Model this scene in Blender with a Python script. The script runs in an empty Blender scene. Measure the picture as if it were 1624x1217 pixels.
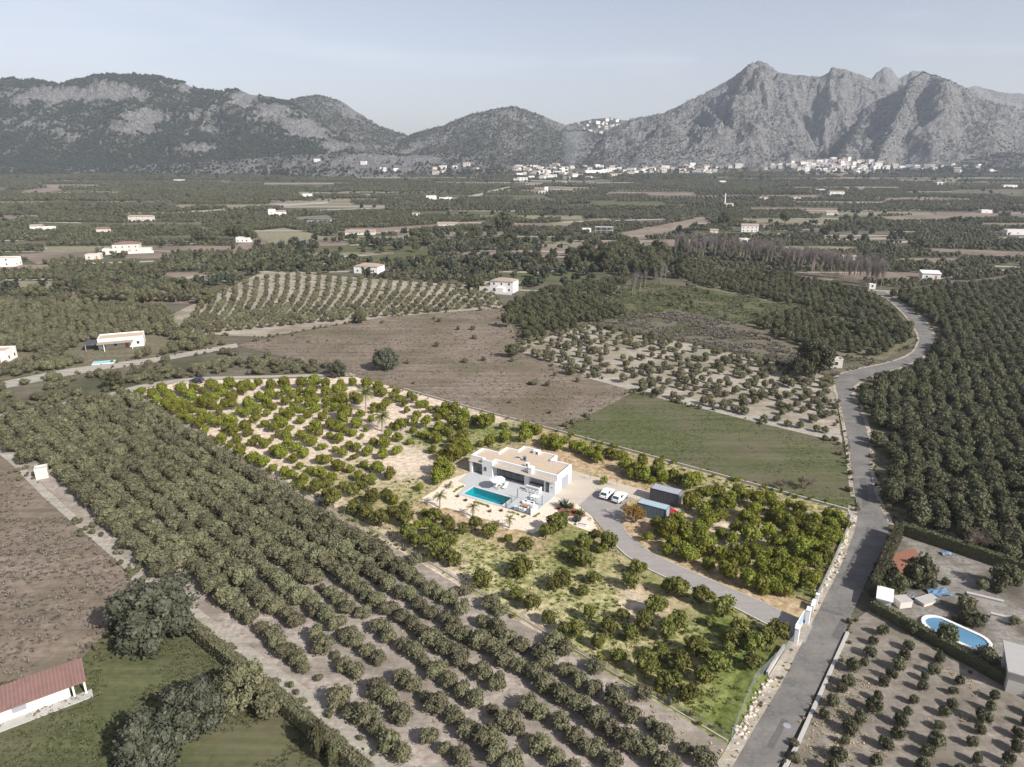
import bpy, bmesh, math, random
import numpy as np
from mathutils import Vector, Matrix
R = math.radians
rng = np.random.default_rng(7)
random.seed(7)
scene = bpy.context.scene
COL = scene.collection

# ------------------------------------------------------------ camera, sky, sun, exposure
CAM_H, PITCH, FPX = 62.0, R(18.0), 1083.0
cam_d = bpy.data.cameras.new('camera'); cam = bpy.data.objects.new('camera', cam_d); COL.objects.link(cam)
cam.location = (0, 0, CAM_H); cam.rotation_euler = (R(90) - PITCH, 0, 0)
cam_d.sensor_width = 36.0; cam_d.lens = FPX / 1624 * 36.0; cam_d.clip_start = 0.5; cam_d.clip_end = 20000
scene.camera = cam
SUN_EL = R(35.0)
SUN_AZ = math.atan2(0.757, -0.654)          # clockwise from +Y: behind the camera, to its right
sun_dir = Vector((math.sin(SUN_AZ) * math.cos(SUN_EL), math.cos(SUN_AZ) * math.cos(SUN_EL), math.sin(SUN_EL)))
world = bpy.data.worlds.new('World'); scene.world = world; world.use_nodes = True
wn, wl = world.node_tree.nodes, world.node_tree.links
wn.clear()
w_out = wn.new('ShaderNodeOutputWorld'); w_bg = wn.new('ShaderNodeBackground'); w_sky = wn.new('ShaderNodeTexSky')
w_sky.sky_type = 'NISHITA'; w_sky.sun_disc = False; w_sky.sun_elevation = SUN_EL; w_sky.sun_rotation = SUN_AZ
w_sky.air_density = 1.0; w_sky.dust_density = 1.2; w_sky.ozone_density = 1.0; w_sky.altitude = 60
w_bg.inputs['Strength'].default_value = 0.076
# thin high cloud veil, spread over the whole sky
tc = wn.new('ShaderNodeTexCoord'); mp = wn.new('ShaderNodeMapping'); mp.inputs['Scale'].default_value = (1.0, 2.2, 9.0)
mp.inputs['Rotation'].default_value = (0.0, R(-8), R(20))
cn = wn.new('ShaderNodeTexNoise'); cn.inputs['Scale'].default_value = 2.2; cn.inputs['Detail'].default_value = 7; cn.inputs['Distortion'].default_value = 0.6
cr = wn.new('ShaderNodeMapRange'); cr.inputs['From Min'].default_value = 0.50; cr.inputs['From Max'].default_value = 0.80; cr.inputs['To Max'].default_value = 0.5
hs = wn.new('ShaderNodeHueSaturation'); hs.inputs['Saturation'].default_value = 0.62; hs.inputs['Value'].default_value = 1.0
mx = wn.new('ShaderNodeMixRGB'); mx.inputs[2].default_value = (6.6, 6.9, 7.4, 1)
wl.new(tc.outputs['Generated'], mp.inputs['Vector']); wl.new(mp.outputs['Vector'], cn.inputs['Vector'])
wl.new(cn.outputs['Fac'], cr.inputs['Value']); wl.new(w_sky.outputs['Color'], hs.inputs['Color'])
tint = wn.new('ShaderNodeMixRGB'); tint.blend_type = 'MULTIPLY'; tint.inputs[0].default_value = 1.0; tint.inputs[2].default_value = (1.06, 0.99, 1.02, 1)
wl.new(hs.outputs['Color'], tint.inputs[1]); wl.new(cr.outputs['Result'], mx.inputs[0]); wl.new(tint.outputs['Color'], mx.inputs[1])
wl.new(mx.outputs['Color'], w_bg.inputs['Color']); wl.new(w_bg.outputs['Background'], w_out.inputs['Surface'])
sun_d = bpy.data.lights.new('sun', 'SUN'); sun = bpy.data.objects.new('sun', sun_d); COL.objects.link(sun)
sun_d.energy = 4.5; sun_d.angle = R(0.5); sun_d.color = (1.0, 0.955, 0.89)
sun.rotation_euler = (-sun_dir).to_track_quat('-Z', 'Y').to_euler(); sun.location = (80, -60, 120)
scene.view_settings.view_transform = 'Standard'; scene.view_settings.look = 'None'
scene.view_settings.exposure = 0.86; scene.view_settings.gamma = 1.0; scene.view_settings.use_curve_mapping = False
cy = scene.cycles
cy.max_bounces = 6; cy.diffuse_bounces = 3; cy.glossy_bounces = 3; cy.transmission_bounces = 4; cy.transparent_max_bounces = 12
cy.volume_bounces = 0; cy.use_denoising = True

# ------------------------------------------------------------ geometry of the place
def zt(Y):                                 # the valley floor rises gently towards the mountains
    Y = np.asarray(Y, float)
    q = 26.5 * (np.clip(Y - 500, 0, 1500) / 1300) ** 2
    return q + np.clip(Y - 2000, 0, None) * 0.0470
CT, ST = math.cos(PITCH), math.sin(PITCH)
def ray(px, py):
    a, b = (px - 812) / FPX, (py - 608.5) / FPX
    return a, CT - b * ST, -ST - b * CT    # x, y, z
def P(px, py, z=0.0):                      # ground point seen at a photo pixel
    dx, dy, dz = ray(px, py)
    k = (z - CAM_H) / dz if dz < -1e-6 else 1e9
    if k * dy > 500:
        lo, hi = 400.0, 2600.0
        for _ in range(40):
            m = (lo + hi) / 2
            if CAM_H + dz / dy * m > float(zt(m)) + z: lo = m
            else: hi = m
        k = lo / dy
    return Vector((k * dx, k * dy, CAM_H + k * dz))
def PX(px, py, z=0.0):
    v = P(px, py, z); return (v.x, v.y)
def mpp(v):                                # metres per photo pixel at a point
    return math.sqrt(v.x ** 2 + v.y ** 2 + (v.z - CAM_H) ** 2) / FPX
HA = R(-31.6); HO = Vector((8.43, 120.39, 0))
HU = Vector((math.cos(HA), math.sin(HA), 0)); HV = Vector((-HU.y, HU.x, 0))
def H(u, v, z=0.0): return HO + HU * u + HV * v + Vector((0, 0, z))
def to_uv(x, y):
    dx, dy = x - HO.x, y - HO.y
    return dx * HU.x + dy * HU.y, dx * HV.x + dy * HV.y

# ------------------------------------------------------------ numpy noise
def _hash(ix, iy, s):
    with np.errstate(over='ignore'):
        h = (ix.astype(np.int64) * 374761393 + iy.astype(np.int64) * 668265263 + s * 974711) & 0xffffffff
        h = ((h ^ (h >> 13)) * 1274126177) & 0xffffffff
        h = h ^ (h >> 16)
    return (h & 0xffff) / 65535.0
def vn(x, y, s=0):
    x = np.asarray(x, float); y = np.asarray(y, float)
    ix, iy = np.floor(x), np.floor(y); fx, fy = x - ix, y - iy
    fx = fx * fx * (3 - 2 * fx); fy = fy * fy * (3 - 2 * fy)
    a, b = _hash(ix, iy, s), _hash(ix + 1, iy, s); c, d = _hash(ix, iy + 1, s), _hash(ix + 1, iy + 1, s)
    return (a * (1 - fx) + b * fx) * (1 - fy) + (c * (1 - fx) + d * fx) * fy
def fbm(x, y, s=0, o=4):
    t, a, n = 0, 1.0, 0
    for i in range(o):
        t = t + a * vn(x * 2 ** i, y * 2 ** i, s + i * 17); n += a; a *= 0.5
    return t / n
def rdg(x, y, s=0, o=4):
    t, a, n = 0, 1.0, 0
    for i in range(o):
        t = t + a * (1 - np.abs(2 * vn(x * 2 ** i, y * 2 ** i, s + i * 17) - 1)); n += a; a *= 0.5
    return t / n
def inpoly(x, y, poly):
    x = np.asarray(x); y = np.asarray(y); r = np.zeros(x.shape, bool); n = len(poly)
    for i in range(n):
        x0, y0 = poly[i]; x1, y1 = poly[(i + 1) % n]
        if y0 == y1: continue
        c = ((y0 > y) != (y1 > y)) & (x < (x1 - x0) * (y - y0) / (y1 - y0) + x0)
        r ^= c
    return r

# ------------------------------------------------------------ materials
MATS = {}
def nodes_of(m): return m.node_tree.nodes, m.node_tree.links
def new_mat(name):
    m = bpy.data.materials.new(name); m.use_nodes = True; MATS[name] = m
    n, l = nodes_of(m); return m, n, l, n['Principled BSDF']
def set_spec(b, v):
    b.inputs['Specular IOR Level'].default_value = v
def plain(name, c, rough=0.6, metal=0.0, spec=0.4, var=0.12, scale=1.5, bump=0.0, bscale=12):
    m, n, l, b = new_mat(name)
    b.inputs['Roughness'].default_value = rough; b.inputs['Metallic'].default_value = metal; set_spec(b, spec)
    t = n.new('ShaderNodeTexCoord'); x = n.new('ShaderNodeTexNoise'); x.inputs['Scale'].default_value = scale; x.inputs['Detail'].default_value = 5
    r = n.new('ShaderNodeMixRGB'); r.inputs[1].default_value = (*[k * (1 - var) for k in c], 1); r.inputs[2].default_value = (*[min(1, k * (1 + var)) for k in c], 1)
    l.new(t.outputs['Object'], x.inputs['Vector']); l.new(x.outputs['Fac'], r.inputs[0]); l.new(r.outputs[0], b.inputs['Base Color'])
    if bump:
        y = n.new('ShaderNodeTexNoise'); y.inputs['Scale'].default_value = bscale; y.inputs['Detail'].default_value = 6
        u = n.new('ShaderNodeBump'); u.inputs['Strength'].default_value = bump; u.inputs['Distance'].default_value = 0.05
        l.new(t.outputs['Object'], y.inputs['Vector']); l.new(y.outputs['Fac'], u.inputs['Height']); l.new(u.outputs['Normal'], b.inputs['Normal'])
    return m
def hash_n(s): return sum(ord(c) for c in s)
def earth(name, c1, c2, c3=None, big=0.05, fine=1.2, lo=0.35, hi=0.65, bump=0.5, streak=0.28):
    """ground: two colours by fine noise, a third by broad patches"""
    m, n, l, b = new_mat(name); b.inputs['Roughness'].default_value = 0.95; set_spec(b, 0.1)
    g = n.new('ShaderNodeNewGeometry')
    f = n.new('ShaderNodeTexNoise'); f.inputs['Scale'].default_value = fine; f.inputs['Detail'].default_value = 8; f.inputs['Roughness'].default_value = 0.62
    mr = n.new('ShaderNodeMapRange'); mr.inputs['From Min'].default_value = lo; mr.inputs['From Max'].default_value = hi
    a = n.new('ShaderNodeMixRGB'); a.inputs[1].default_value = (*c1, 1); a.inputs[2].default_value = (*c2, 1)
    l.new(g.outputs['Position'], f.inputs['Vector']); l.new(f.outputs['Fac'], mr.inputs['Value']); l.new(mr.outputs[0], a.inputs[0])
    out = a.outputs[0]
    if c3:
        w = n.new('ShaderNodeTexNoise'); w.inputs['Scale'].default_value = big; w.inputs['Detail'].default_value = 6; w.inputs['Roughness'].default_value = 0.6
        m2 = n.new('ShaderNodeMapRange'); m2.inputs['From Min'].default_value = 0.42; m2.inputs['From Max'].default_value = 0.62
        c = n.new('ShaderNodeMixRGB'); c.inputs[2].default_value = (*c3, 1)
        l.new(g.outputs['Position'], w.inputs['Vector']); l.new(w.outputs['Fac'], m2.inputs['Value']); l.new(m2.outputs[0], c.inputs[0]); l.new(out, c.inputs[1])
        out = c.outputs[0]
    if streak:                              # wheel and plough marks: noise drawn out along one direction
        mpn = n.new('ShaderNodeMapping'); mpn.inputs['Rotation'].default_value = (0, 0, R(43 if hash_n(name) % 2 else -58)); mpn.inputs['Scale'].default_value = (0.02, 0.55, 1)
        sn = n.new('ShaderNodeTexNoise'); sn.inputs['Scale'].default_value = 1.0; sn.inputs['Detail'].default_value = 6; sn.inputs['Roughness'].default_value = 0.7
        sr = n.new('ShaderNodeMapRange'); sr.inputs['From Min'].default_value = 0.3; sr.inputs['From Max'].default_value = 0.7; sr.inputs['To Min'].default_value = 1 - streak; sr.inputs['To Max'].default_value = 1 + streak
        hv = n.new('ShaderNodeHueSaturation'); l.new(g.outputs['Position'], mpn.inputs['Vector']); l.new(mpn.outputs[0], sn.inputs['Vector']); l.new(sn.outputs['Fac'], sr.inputs['Value']); l.new(sr.outputs[0], hv.inputs['Value']); l.new(out, hv.inputs['Color']); out = hv.outputs[0]
    l.new(out, b.inputs['Base Color'])
    u = n.new('ShaderNodeBump'); u.inputs['Strength'].default_value = bump; u.inputs['Distance'].default_value = 0.15
    l.new(f.outputs['Fac'], u.inputs['Height']); l.new(u.outputs['Normal'], b.inputs['Normal'])
    return m
def leafy(name, c, c2, transl=0.25, rnd=0.5, fine=2.5):
    """foliage: per-tree tint, clump tint, thin leaves let light through"""
    m, n, l, b = new_mat(name); b.inputs['Roughness'].default_value = 0.55; set_spec(b, 0.25)
    oi = n.new('ShaderNodeObjectInfo'); g = n.new('ShaderNodeNewGeometry')
    f = n.new('ShaderNodeTexNoise'); f.inputs['Scale'].default_value = fine; f.inputs['Detail'].default_value = 3
    mr = n.new('ShaderNodeMapRange'); mr.inputs['From Min'].default_value = 0.3; mr.inputs['From Max'].default_value = 0.7
    a = n.new('ShaderNodeMixRGB'); a.inputs[1].default_value = (*c, 1); a.inputs[2].default_value = (*c2, 1)
    l.new(g.outputs['Position'], f.inputs['Vector']); l.new(f.outputs['Fac'], mr.inputs['Value']); l.new(mr.outputs[0], a.inputs[0])
    h = n.new('ShaderNodeHueSaturation')
    v = n.new('ShaderNodeMapRange'); v.inputs['To Min'].default_value = 1 - rnd * 0.5; v.inputs['To Max'].default_value = 1 + rnd * 0.5
    w = n.new('ShaderNodeMath'); w.operation = 'MULTIPLY_ADD'; w.inputs[1].default_value = 0.030; w.inputs[2].default_value = 0.489
    l.new(oi.outputs['Random'], v.inputs['Value']); l.new(oi.outputs['Random'], w.inputs[0])
    l.new(v.outputs[0], h.inputs['Value']); l.new(w.outputs[0], h.inputs['Hue']); l.new(a.outputs[0], h.inputs['Color'])
    l.new(h.outputs[0], b.inputs['Base Color'])
    t = n.new('ShaderNodeBsdfTranslucent'); s = n.new('ShaderNodeMixShader'); s.inputs[0].default_value = transl
    l.new(h.outputs[0], t.inputs['Color']); l.new(b.outputs[0], s.inputs[1]); l.new(t.outputs[0], s.inputs[2]); l.new(s.outputs[0], n['Material Output'].inputs['Surface'])
    return m

leafy('leaf_bright', (0.115, 0.132, 0.016), (0.205, 0.198, 0.028), 0.3, 0.55)
leafy('leaf_olive', (0.090, 0.100, 0.022), (0.160, 0.150, 0.036), 0.28, 0.65)
leafy('leaf_grey', (0.116, 0.112, 0.064), (0.170, 0.160, 0.094), 0.27, 0.42)
leafy('leaf_dark', (0.068, 0.070, 0.036), (0.110, 0.108, 0.055), 0.25, 0.55)
leafy('leaf_far', (0.074, 0.074, 0.043), (0.115, 0.112, 0.063), 0.18, 0.7, 0.3)
leafy('leaf_pine', (0.026, 0.032, 0.020), (0.045, 0.050, 0.028), 0.05, 0.5, 0.2)
leafy('leaf_silver', (0.068, 0.074, 0.048), (0.104, 0.108, 0.074), 0.2, 0.3)
leafy('leaf_palm', (0.110, 0.120, 0.035), (0.170, 0.165, 0.055), 0.25, 0.3)
leafy('leaf_blue', (0.085, 0.115, 0.090), (0.120, 0.150, 0.120), 0.15, 0.2)
leafy('leaf_red', (0.130, 0.030, 0.030), (0.200, 0.060, 0.045), 0.2, 0.3)
leafy('leaf_lime', (0.150, 0.180, 0.030), (0.230, 0.240, 0.050), 0.3, 0.3)
leafy('leaf_rust', (0.230, 0.120, 0.030), (0.330, 0.190, 0.060), 0.3, 0.2)
leafy('leaf_dry', (0.200, 0.160, 0.120), (0.280, 0.230, 0.180), 0.2, 0.35)
leafy('twig_grey', (0.150, 0.130, 0.120), (0.220, 0.190, 0.175), 0.05, 0.3)
leafy('tuft_green', (0.120, 0.140, 0.035), (0.200, 0.200, 0.060), 0.3, 0.5)
leafy('tuft_dull', (0.085, 0.090, 0.042), (0.130, 0.130, 0.066), 0.25, 0.4)
leafy('tuft_straw', (0.360, 0.290, 0.170), (0.520, 0.440, 0.300), 0.25, 0.5)
leafy('tuft_brown', (0.145, 0.122, 0.100), (0.215, 0.182, 0.152), 0.2, 0.5)
plain('bark', (0.16, 0.12, 0.09), 0.9, bump=0.4)
plain('bark_pale', (0.30, 0.25, 0.20), 0.9, bump=0.4)

# ------------------------------------------------------------ mesh helper
class MB:
    def __init__(s): s.v = []; s.f = []; s.m = []
    def add(s, vs, fs, mi=0):
        o = len(s.v); s.v += [tuple(q) for q in vs]; s.f += [tuple(o + i for i in q) for q in fs]; s.m += [mi] * len(fs)
        return s
    def box(s, x0, x1, y0, y1, z0, z1, mi=0):
        return s.add([(x0, y0, z0), (x1, y0, z0), (x1, y1, z0), (x0, y1, z0), (x0, y0, z1), (x1, y0, z1), (x1, y1, z1), (x0, y1, z1)],
                     [(0, 3, 2, 1), (4, 5, 6, 7), (0, 1, 5, 4), (1, 2, 6, 5), (2, 3, 7, 6), (3, 0, 4, 7)], mi)
    def prism(s, pts, z0, z1, mi=0, top=None):
        n = len(pts); top = top or pts
        a = sum(pts[i][0] * pts[(i + 1) % n][1] - pts[(i + 1) % n][0] * pts[i][1] for i in range(n))
        if a < 0: pts = pts[::-1]; top = top[::-1]
        return s.add([(x, y, z0) for x, y in pts] + [(x, y, z1) for x, y in top],
                     [tuple(range(n - 1, -1, -1)), tuple(range(n, 2 * n))] + [(i, (i + 1) % n, n + (i + 1) % n, n + i) for i in range(n)], mi)
    def tube(s, a, b, r0, r1, n=7, mi=0, cap=True):
        a = Vector(a); b = Vector(b); d = (b - a)
        if d.length < 1e-6: return s
        q = d.to_track_quat('Z', 'Y'); vs = []
        for p, r in ((a, r0), (b, r1)):
            for i in range(n):
                t = 2 * math.pi * i / n; vs.append(p + q @ Vector((r * math.cos(t), r * math.sin(t), 0)))
        fs = [(i, (i + 1) % n, n + (i + 1) % n, n + i) for i in range(n)]
        if cap: fs += [tuple(range(n - 1, -1, -1)), tuple(range(n, 2 * n))]
        return s.add(vs, fs, mi)
    def strip(s, L, Rr, z=0.0, mi=0):           # two polylines (x,y) -> ribbon
        n = len(L)
        g = lambda q: (q[0], q[1], (q[2] if len(q) > 2 else 0) + z)
        return s.add([g(q) for q in L] + [g(q) for q in Rr], [(i, n + i, n + i + 1, i + 1) for i in range(n - 1)], mi)
    def mesh(s, name, mats, smooth=False):
        me = bpy.data.meshes.new(name); me.from_pydata(s.v, [], s.f)
        for q in (mats if isinstance(mats, (list, tuple)) else [mats]): me.materials.append(MATS[q])
        me.polygons.foreach_set('material_index', s.m)
        if smooth: me.polygons.foreach_set('use_smooth', [True] * len(s.f))
        me.update(); return me
    def build(s, name, mats, parent=None, loc=None, rz=0.0, smooth=False):
        return put(name, s.mesh(name, mats, smooth), parent, loc, rz)
def put(name, data, parent=None, loc=None, rz=0.0, scale=None):
    o = bpy.data.objects.new(name, data); COL.objects.link(o)
    if parent is not None: o.parent = parent
    if loc is not None: o.location = loc
    if rz: o.rotation_euler = (0, 0, rz)
    if scale is not None: o.scale = scale
    return o
def tag(o, label, cat=None, group=None, kind=None):
    o['label'] = label
    if cat: o['category'] = cat
    if group: o['group'] = group
    if kind: o['kind'] = kind
    return o
def thing(name, label, cat, loc, rz=0.0, group=None, scale=None):
    return tag(put(name, None, None, loc, rz, scale), label, cat, group)
def house_thing(name, label, cat, u=0, v=0, z=0.0, group=None, rz=0.0):
    return thing(name, label, cat, H(u, v, z), HA + rz, group)

# icosphere template
def ico(sub):
    bm = bmesh.new(); bmesh.ops.create_icosphere(bm, subdivisions=sub, radius=1.0)
    bm.verts.ensure_lookup_table()
    v = np.array([q.co[:] for q in bm.verts]); f = [tuple(w.index for w in q.verts) for q in bm.faces]; bm.free(); return v, f
ICO1, ICO2 = ico(1), ico(2)
def crown(name, seed, mat, clumps=16, leaves=55, leaf=0.15, flat=0.9, core=0.72, spread=0.62, cr=(0.36, 0.5), zc=0.95, elong=1.0, lowcut=-0.62):
    """leaf clumps round solid little hearts; unit radius, standing on z=0"""
    r = np.random.default_rng(seed); b = MB()
    for k in range(clumps):
        for _ in range(50):
            d = r.normal(size=3); d /= np.linalg.norm(d)
            if d[2] > lowcut: break
        c = d * spread * r.uniform(0.55, 1.08); c[2] *= flat
        q = r.uniform(*cr)
        iv, fi = ICO1
        jit = 1 + r.uniform(-0.16, 0.16, size=len(iv))
        b.add((iv * (q * core) * jit[:, None] * [1, 1, elong] + c + [0, 0, zc]).tolist(), fi)
        D = r.normal(size=(leaves, 3)); D /= np.linalg.norm(D, axis=1)[:, None]
        rad = r.uniform(0.72, 1.08, size=(leaves, 1)); rad[r.uniform(size=leaves) < .14] *= 1.28
        pos = c + D * q * rad * [1, 1, elong] + [0, 0, zc]
        nrm = D + r.normal(size=(leaves, 3)) * 0.45; nrm /= np.linalg.norm(nrm, axis=1)[:, None]
        t = np.cross(nrm, r.normal(size=(leaves, 3))); t /= np.linalg.norm(t, axis=1)[:, None]
        w = np.cross(nrm, t); L = leaf * r.uniform(0.6, 1.25, size=(leaves, 1)); W = L * 0.62
        A, B, C, E = pos - t * L, pos + w * W, pos + t * L, pos - w * W
        vs = np.stack([A, B, C, E], 1).reshape(-1, 3); vs[:, 2] = np.maximum(vs[:, 2], 0.03)
        b.add(vs.tolist(), [(4 * i, 4 * i + 1, 4 * i + 2, 4 * i + 3) for i in range(leaves)])
    return b.mesh(name, mat)
def trunk(name, seed, mat='bark', h=0.9, r0=0.09, limbs=4, reach=0.5):
    r = random.Random(seed); b = MB(); k = (r.uniform(-.05, .05), r.uniform(-.05, .05), h * 0.45)
    b.tube((0, 0, -0.05), k, r0, r0 * 0.75, 7, cap=False)
    for i in range(limbs):
        a = 2 * math.pi * (i + r.uniform(-.3, .3)) / limbs; e = (math.cos(a) * reach, math.sin(a) * reach, h * r.uniform(.95, 1.3))
        m = tuple((k[j] * 0.5 + e[j] * 0.5) + (0.06 if j == 2 else 0) for j in range(3))
        b.tube(k, m, r0 * 0.62, r0 * 0.42, 5, cap=False); b.tube(m, e, r0 * 0.42, r0 * 0.15, 5, cap=False)
    return b.mesh(name, mat)

# ------------------------------------------------------------ scatter (only for what nobody could count)
def proto(coll, meshes):
    c = bpy.data.collections.new(coll)
    for i, me in enumerate(meshes):
        o = bpy.data.objects.new('%s_%02d' % (coll, i), me); c.objects.link(o)
    return c
GN = {}
def scatter_group(c):
    if c.name in GN: return GN[c.name]
    g = bpy.data.node_groups.new('scatter_' + c.name, 'GeometryNodeTree'); GN[c.name] = g
    g.interface.new_socket('Geometry', in_out='INPUT', socket_type='NodeSocketGeometry')
    g.interface.new_socket('Geometry', in_out='OUTPUT', socket_type='NodeSocketGeometry')
    n, l = g.nodes, g.links
    gi, go = n.new('NodeGroupInput'), n.new('NodeGroupOutput')
    ip = n.new('GeometryNodeInstanceOnPoints'); ci = n.new('GeometryNodeCollectionInfo')
    ci.inputs['Collection'].default_value = c; ci.inputs['Separate Children'].default_value = True; ci.inputs['Reset Children'].default_value = True
    def na(nm, ty):
        q = n.new('GeometryNodeInputNamedAttribute'); q.data_type = ty; q.inputs['Name'].default_value = nm; return q.outputs['Attribute']
    ip.inputs['Pick Instance'].default_value = True
    e2r = n.new('FunctionNodeEulerToRotation')
    l.new(gi.outputs[0], ip.inputs['Points']); l.new(ci.outputs[0], ip.inputs['Instance'])
    l.new(na('vi', 'INT'), ip.inputs['Instance Index']); l.new(na('rot', 'FLOAT_VECTOR'), e2r.inputs[0]); l.new(e2r.outputs[0], ip.inputs['Rotation'])
    l.new(na('scl', 'FLOAT_VECTOR'), ip.inputs['Scale']); l.new(ip.outputs[0], go.inputs[0])
    return g
def scatter(name, pts, scl, coll, label, cat, seed=0, zs=1.0, group=None):
    pts = np.asarray(pts, float); n = len(pts)
    if n == 0: return None
    r = np.random.default_rng(seed + n)
    me = bpy.data.meshes.new(name); me.vertices.add(n); me.vertices.foreach_set('co', pts.ravel())
    a = me.attributes.new('vi', 'INT', 'POINT'); a.data.foreach_set('value', r.integers(0, len(coll.objects), n).astype(np.int32))
    a = me.attributes.new('rot', 'FLOAT_VECTOR', 'POINT'); q = np.zeros((n, 3)); q[:, 2] = r.uniform(0, 6.283, n); q[:, :2] = r.normal(0, .05, (n, 2)); a.data.foreach_set('vector', q.ravel())
    s = np.repeat(np.asarray(scl, float).reshape(-1, 1) * np.ones((n, 1)), 3, 1); s[:, :2] *= r.uniform(.84, 1.18, (n, 2)); s[:, 2] *= zs * r.uniform(.85, 1.15, n)
    a = me.attributes.new('scl', 'FLOAT_VECTOR', 'POINT'); a.data.foreach_set('vector', s.ravel())
    o = put(name, me); md = o.modifiers.new('scatter', 'NODES'); md.node_group = scatter_group(coll)
    return tag(o, label, cat, group, 'stuff')

# ============================================================ SETTING: ground, fields, roads, mountains
earth('base_ground', (0.060, 0.062, 0.036), (0.105, 0.098, 0.066), (0.12, 0.105, 0.080), big=0.012, fine=0.35)
earth('soil_pale', (0.25, 0.22, 0.182), (0.38, 0.335, 0.28), (0.20, 0.175, 0.125), big=0.06, fine=1.1)
earth('soil_tan', (0.225, 0.190, 0.163), (0.40, 0.350, 0.305), (0.205, 0.178, 0.148), big=0.12, fine=1.0)
earth('soil_young', (0.165, 0.142, 0.120), (0.275, 0.242, 0.208), (0.15, 0.132, 0.105), big=0.12, fine=1.0)
earth('soil_brown', (0.135, 0.106, 0.082), (0.222, 0.180, 0.145), (0.125, 0.106, 0.072), big=0.045, fine=0.7)
earth('meadow', (0.056, 0.068, 0.028), (0.100, 0.108, 0.048), (0.108, 0.100, 0.060), big=0.05, fine=0.8)
earth('orchard_floor', (0.085, 0.082, 0.045), (0.18, 0.155, 0.11), None, fine=0.8)
earth('dry_grass', (0.100, 0.090, 0.062), (0.160, 0.142, 0.108), (0.068, 0.068, 0.040), big=0.05, fine=0.8)
earth('straw_field', (0.15, 0.142, 0.088), (0.23, 0.212, 0.145), None, fine=0.3)
earth('bare_field', (0.17, 0.13, 0.10), (0.25, 0.20, 0.165), (0.14, 0.115, 0.09), big=0.02, fine=0.3)
earth('track', (0.26, 0.235, 0.20), (0.36, 0.33, 0.285), None, fine=1.5)
earth('gravel_yard', (0.15, 0.138, 0.122), (0.26, 0.242, 0.215), (0.10, 0.088, 0.072), big=0.15, fine=1.6)
earth('gravel', (0.50, 0.42, 0.33), (0.72, 0.63, 0.52), None, fine=6.0, lo=0.3, hi=0.7, bump=0.3, streak=0.05)
earth('concrete_apron', (0.40, 0.35, 0.29), (0.47, 0.42, 0.35), (0.43, 0.37, 0.30), big=0.5, fine=2.0, bump=0.08, streak=0.06)
earth('drive_asphalt', (0.235, 0.217, 0.208), (0.30, 0.28, 0.265), (0.255, 0.235, 0.222), big=0.35, fine=3.0, bump=0.1, streak=0.10)
earth('road_asphalt', (0.112, 0.106, 0.100), (0.165, 0.157, 0.147), (0.175, 0.165, 0.152), big=0.22, fine=2.0, bump=0.1, streak=0.16)
earth('patch_asphalt', (0.092, 0.088, 0.084), (0.13, 0.124, 0.118), None, fine=3.0, bump=0.1, streak=0.1)
earth('verge', (0.27, 0.24, 0.20), (0.40, 0.36, 0.31), (0.30, 0.26, 0.20), big=0.4, fine=2.0)

def area(p): return sum(p[i][0] * p[(i + 1) % len(p)][1] - p[(i + 1) % len(p)][0] * p[i][1] for i in range(len(p)))
def sheet(name, pix, mat, z, label, cat='field', kind='structure', uv=False):
    if uv: pts = [tuple(H(*q)) for q in pix]
    else: pts = [tuple(P(*q)) for q in pix]
    if area(pts) < 0: pts = pts[::-1]
    bm = bmesh.new(); vs = [bm.verts.new((x, y, float(zt(y)) + z)) for x, y, _ in pts]
    f = bm.faces.new(vs); f.normal_update(); bmesh.ops.triangulate(bm, faces=[f])
    me = bpy.data.meshes.new(name); bm.to_mesh(me); bm.free(); me.materials.append(MATS[mat])
    o = put(name, me); tag(o, label, cat, None, kind); return o

# base ground with an opening under the swimming pool
xs = sorted(set(list(range(-6000, 6001, 1000)) + [-14.0, 2.0])); ys = sorted(set([-300, -100, 0] + list(range(500, 3001, 25)) + [109.5, 127.0, 4000, 5500, 8000]))
b = MB(); b.v = [(x, y, float(zt(y)) - 0.06) for y in ys for x in xs]; nx = len(xs)
for j in range(len(ys) - 1):
    for i in range(nx - 1):
        if -14.0 <= xs[i] < 2.0 and ys[j] == 109.5: continue
        b.f.append((j * nx + i, j * nx + i + 1, (j + 1) * nx + i + 1, (j + 1) * nx + i)); b.m.append(0)
tag(b.build('ground', 'base_ground'), 'valley floor of olive and brown farmland', 'ground', None, 'structure')

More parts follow.
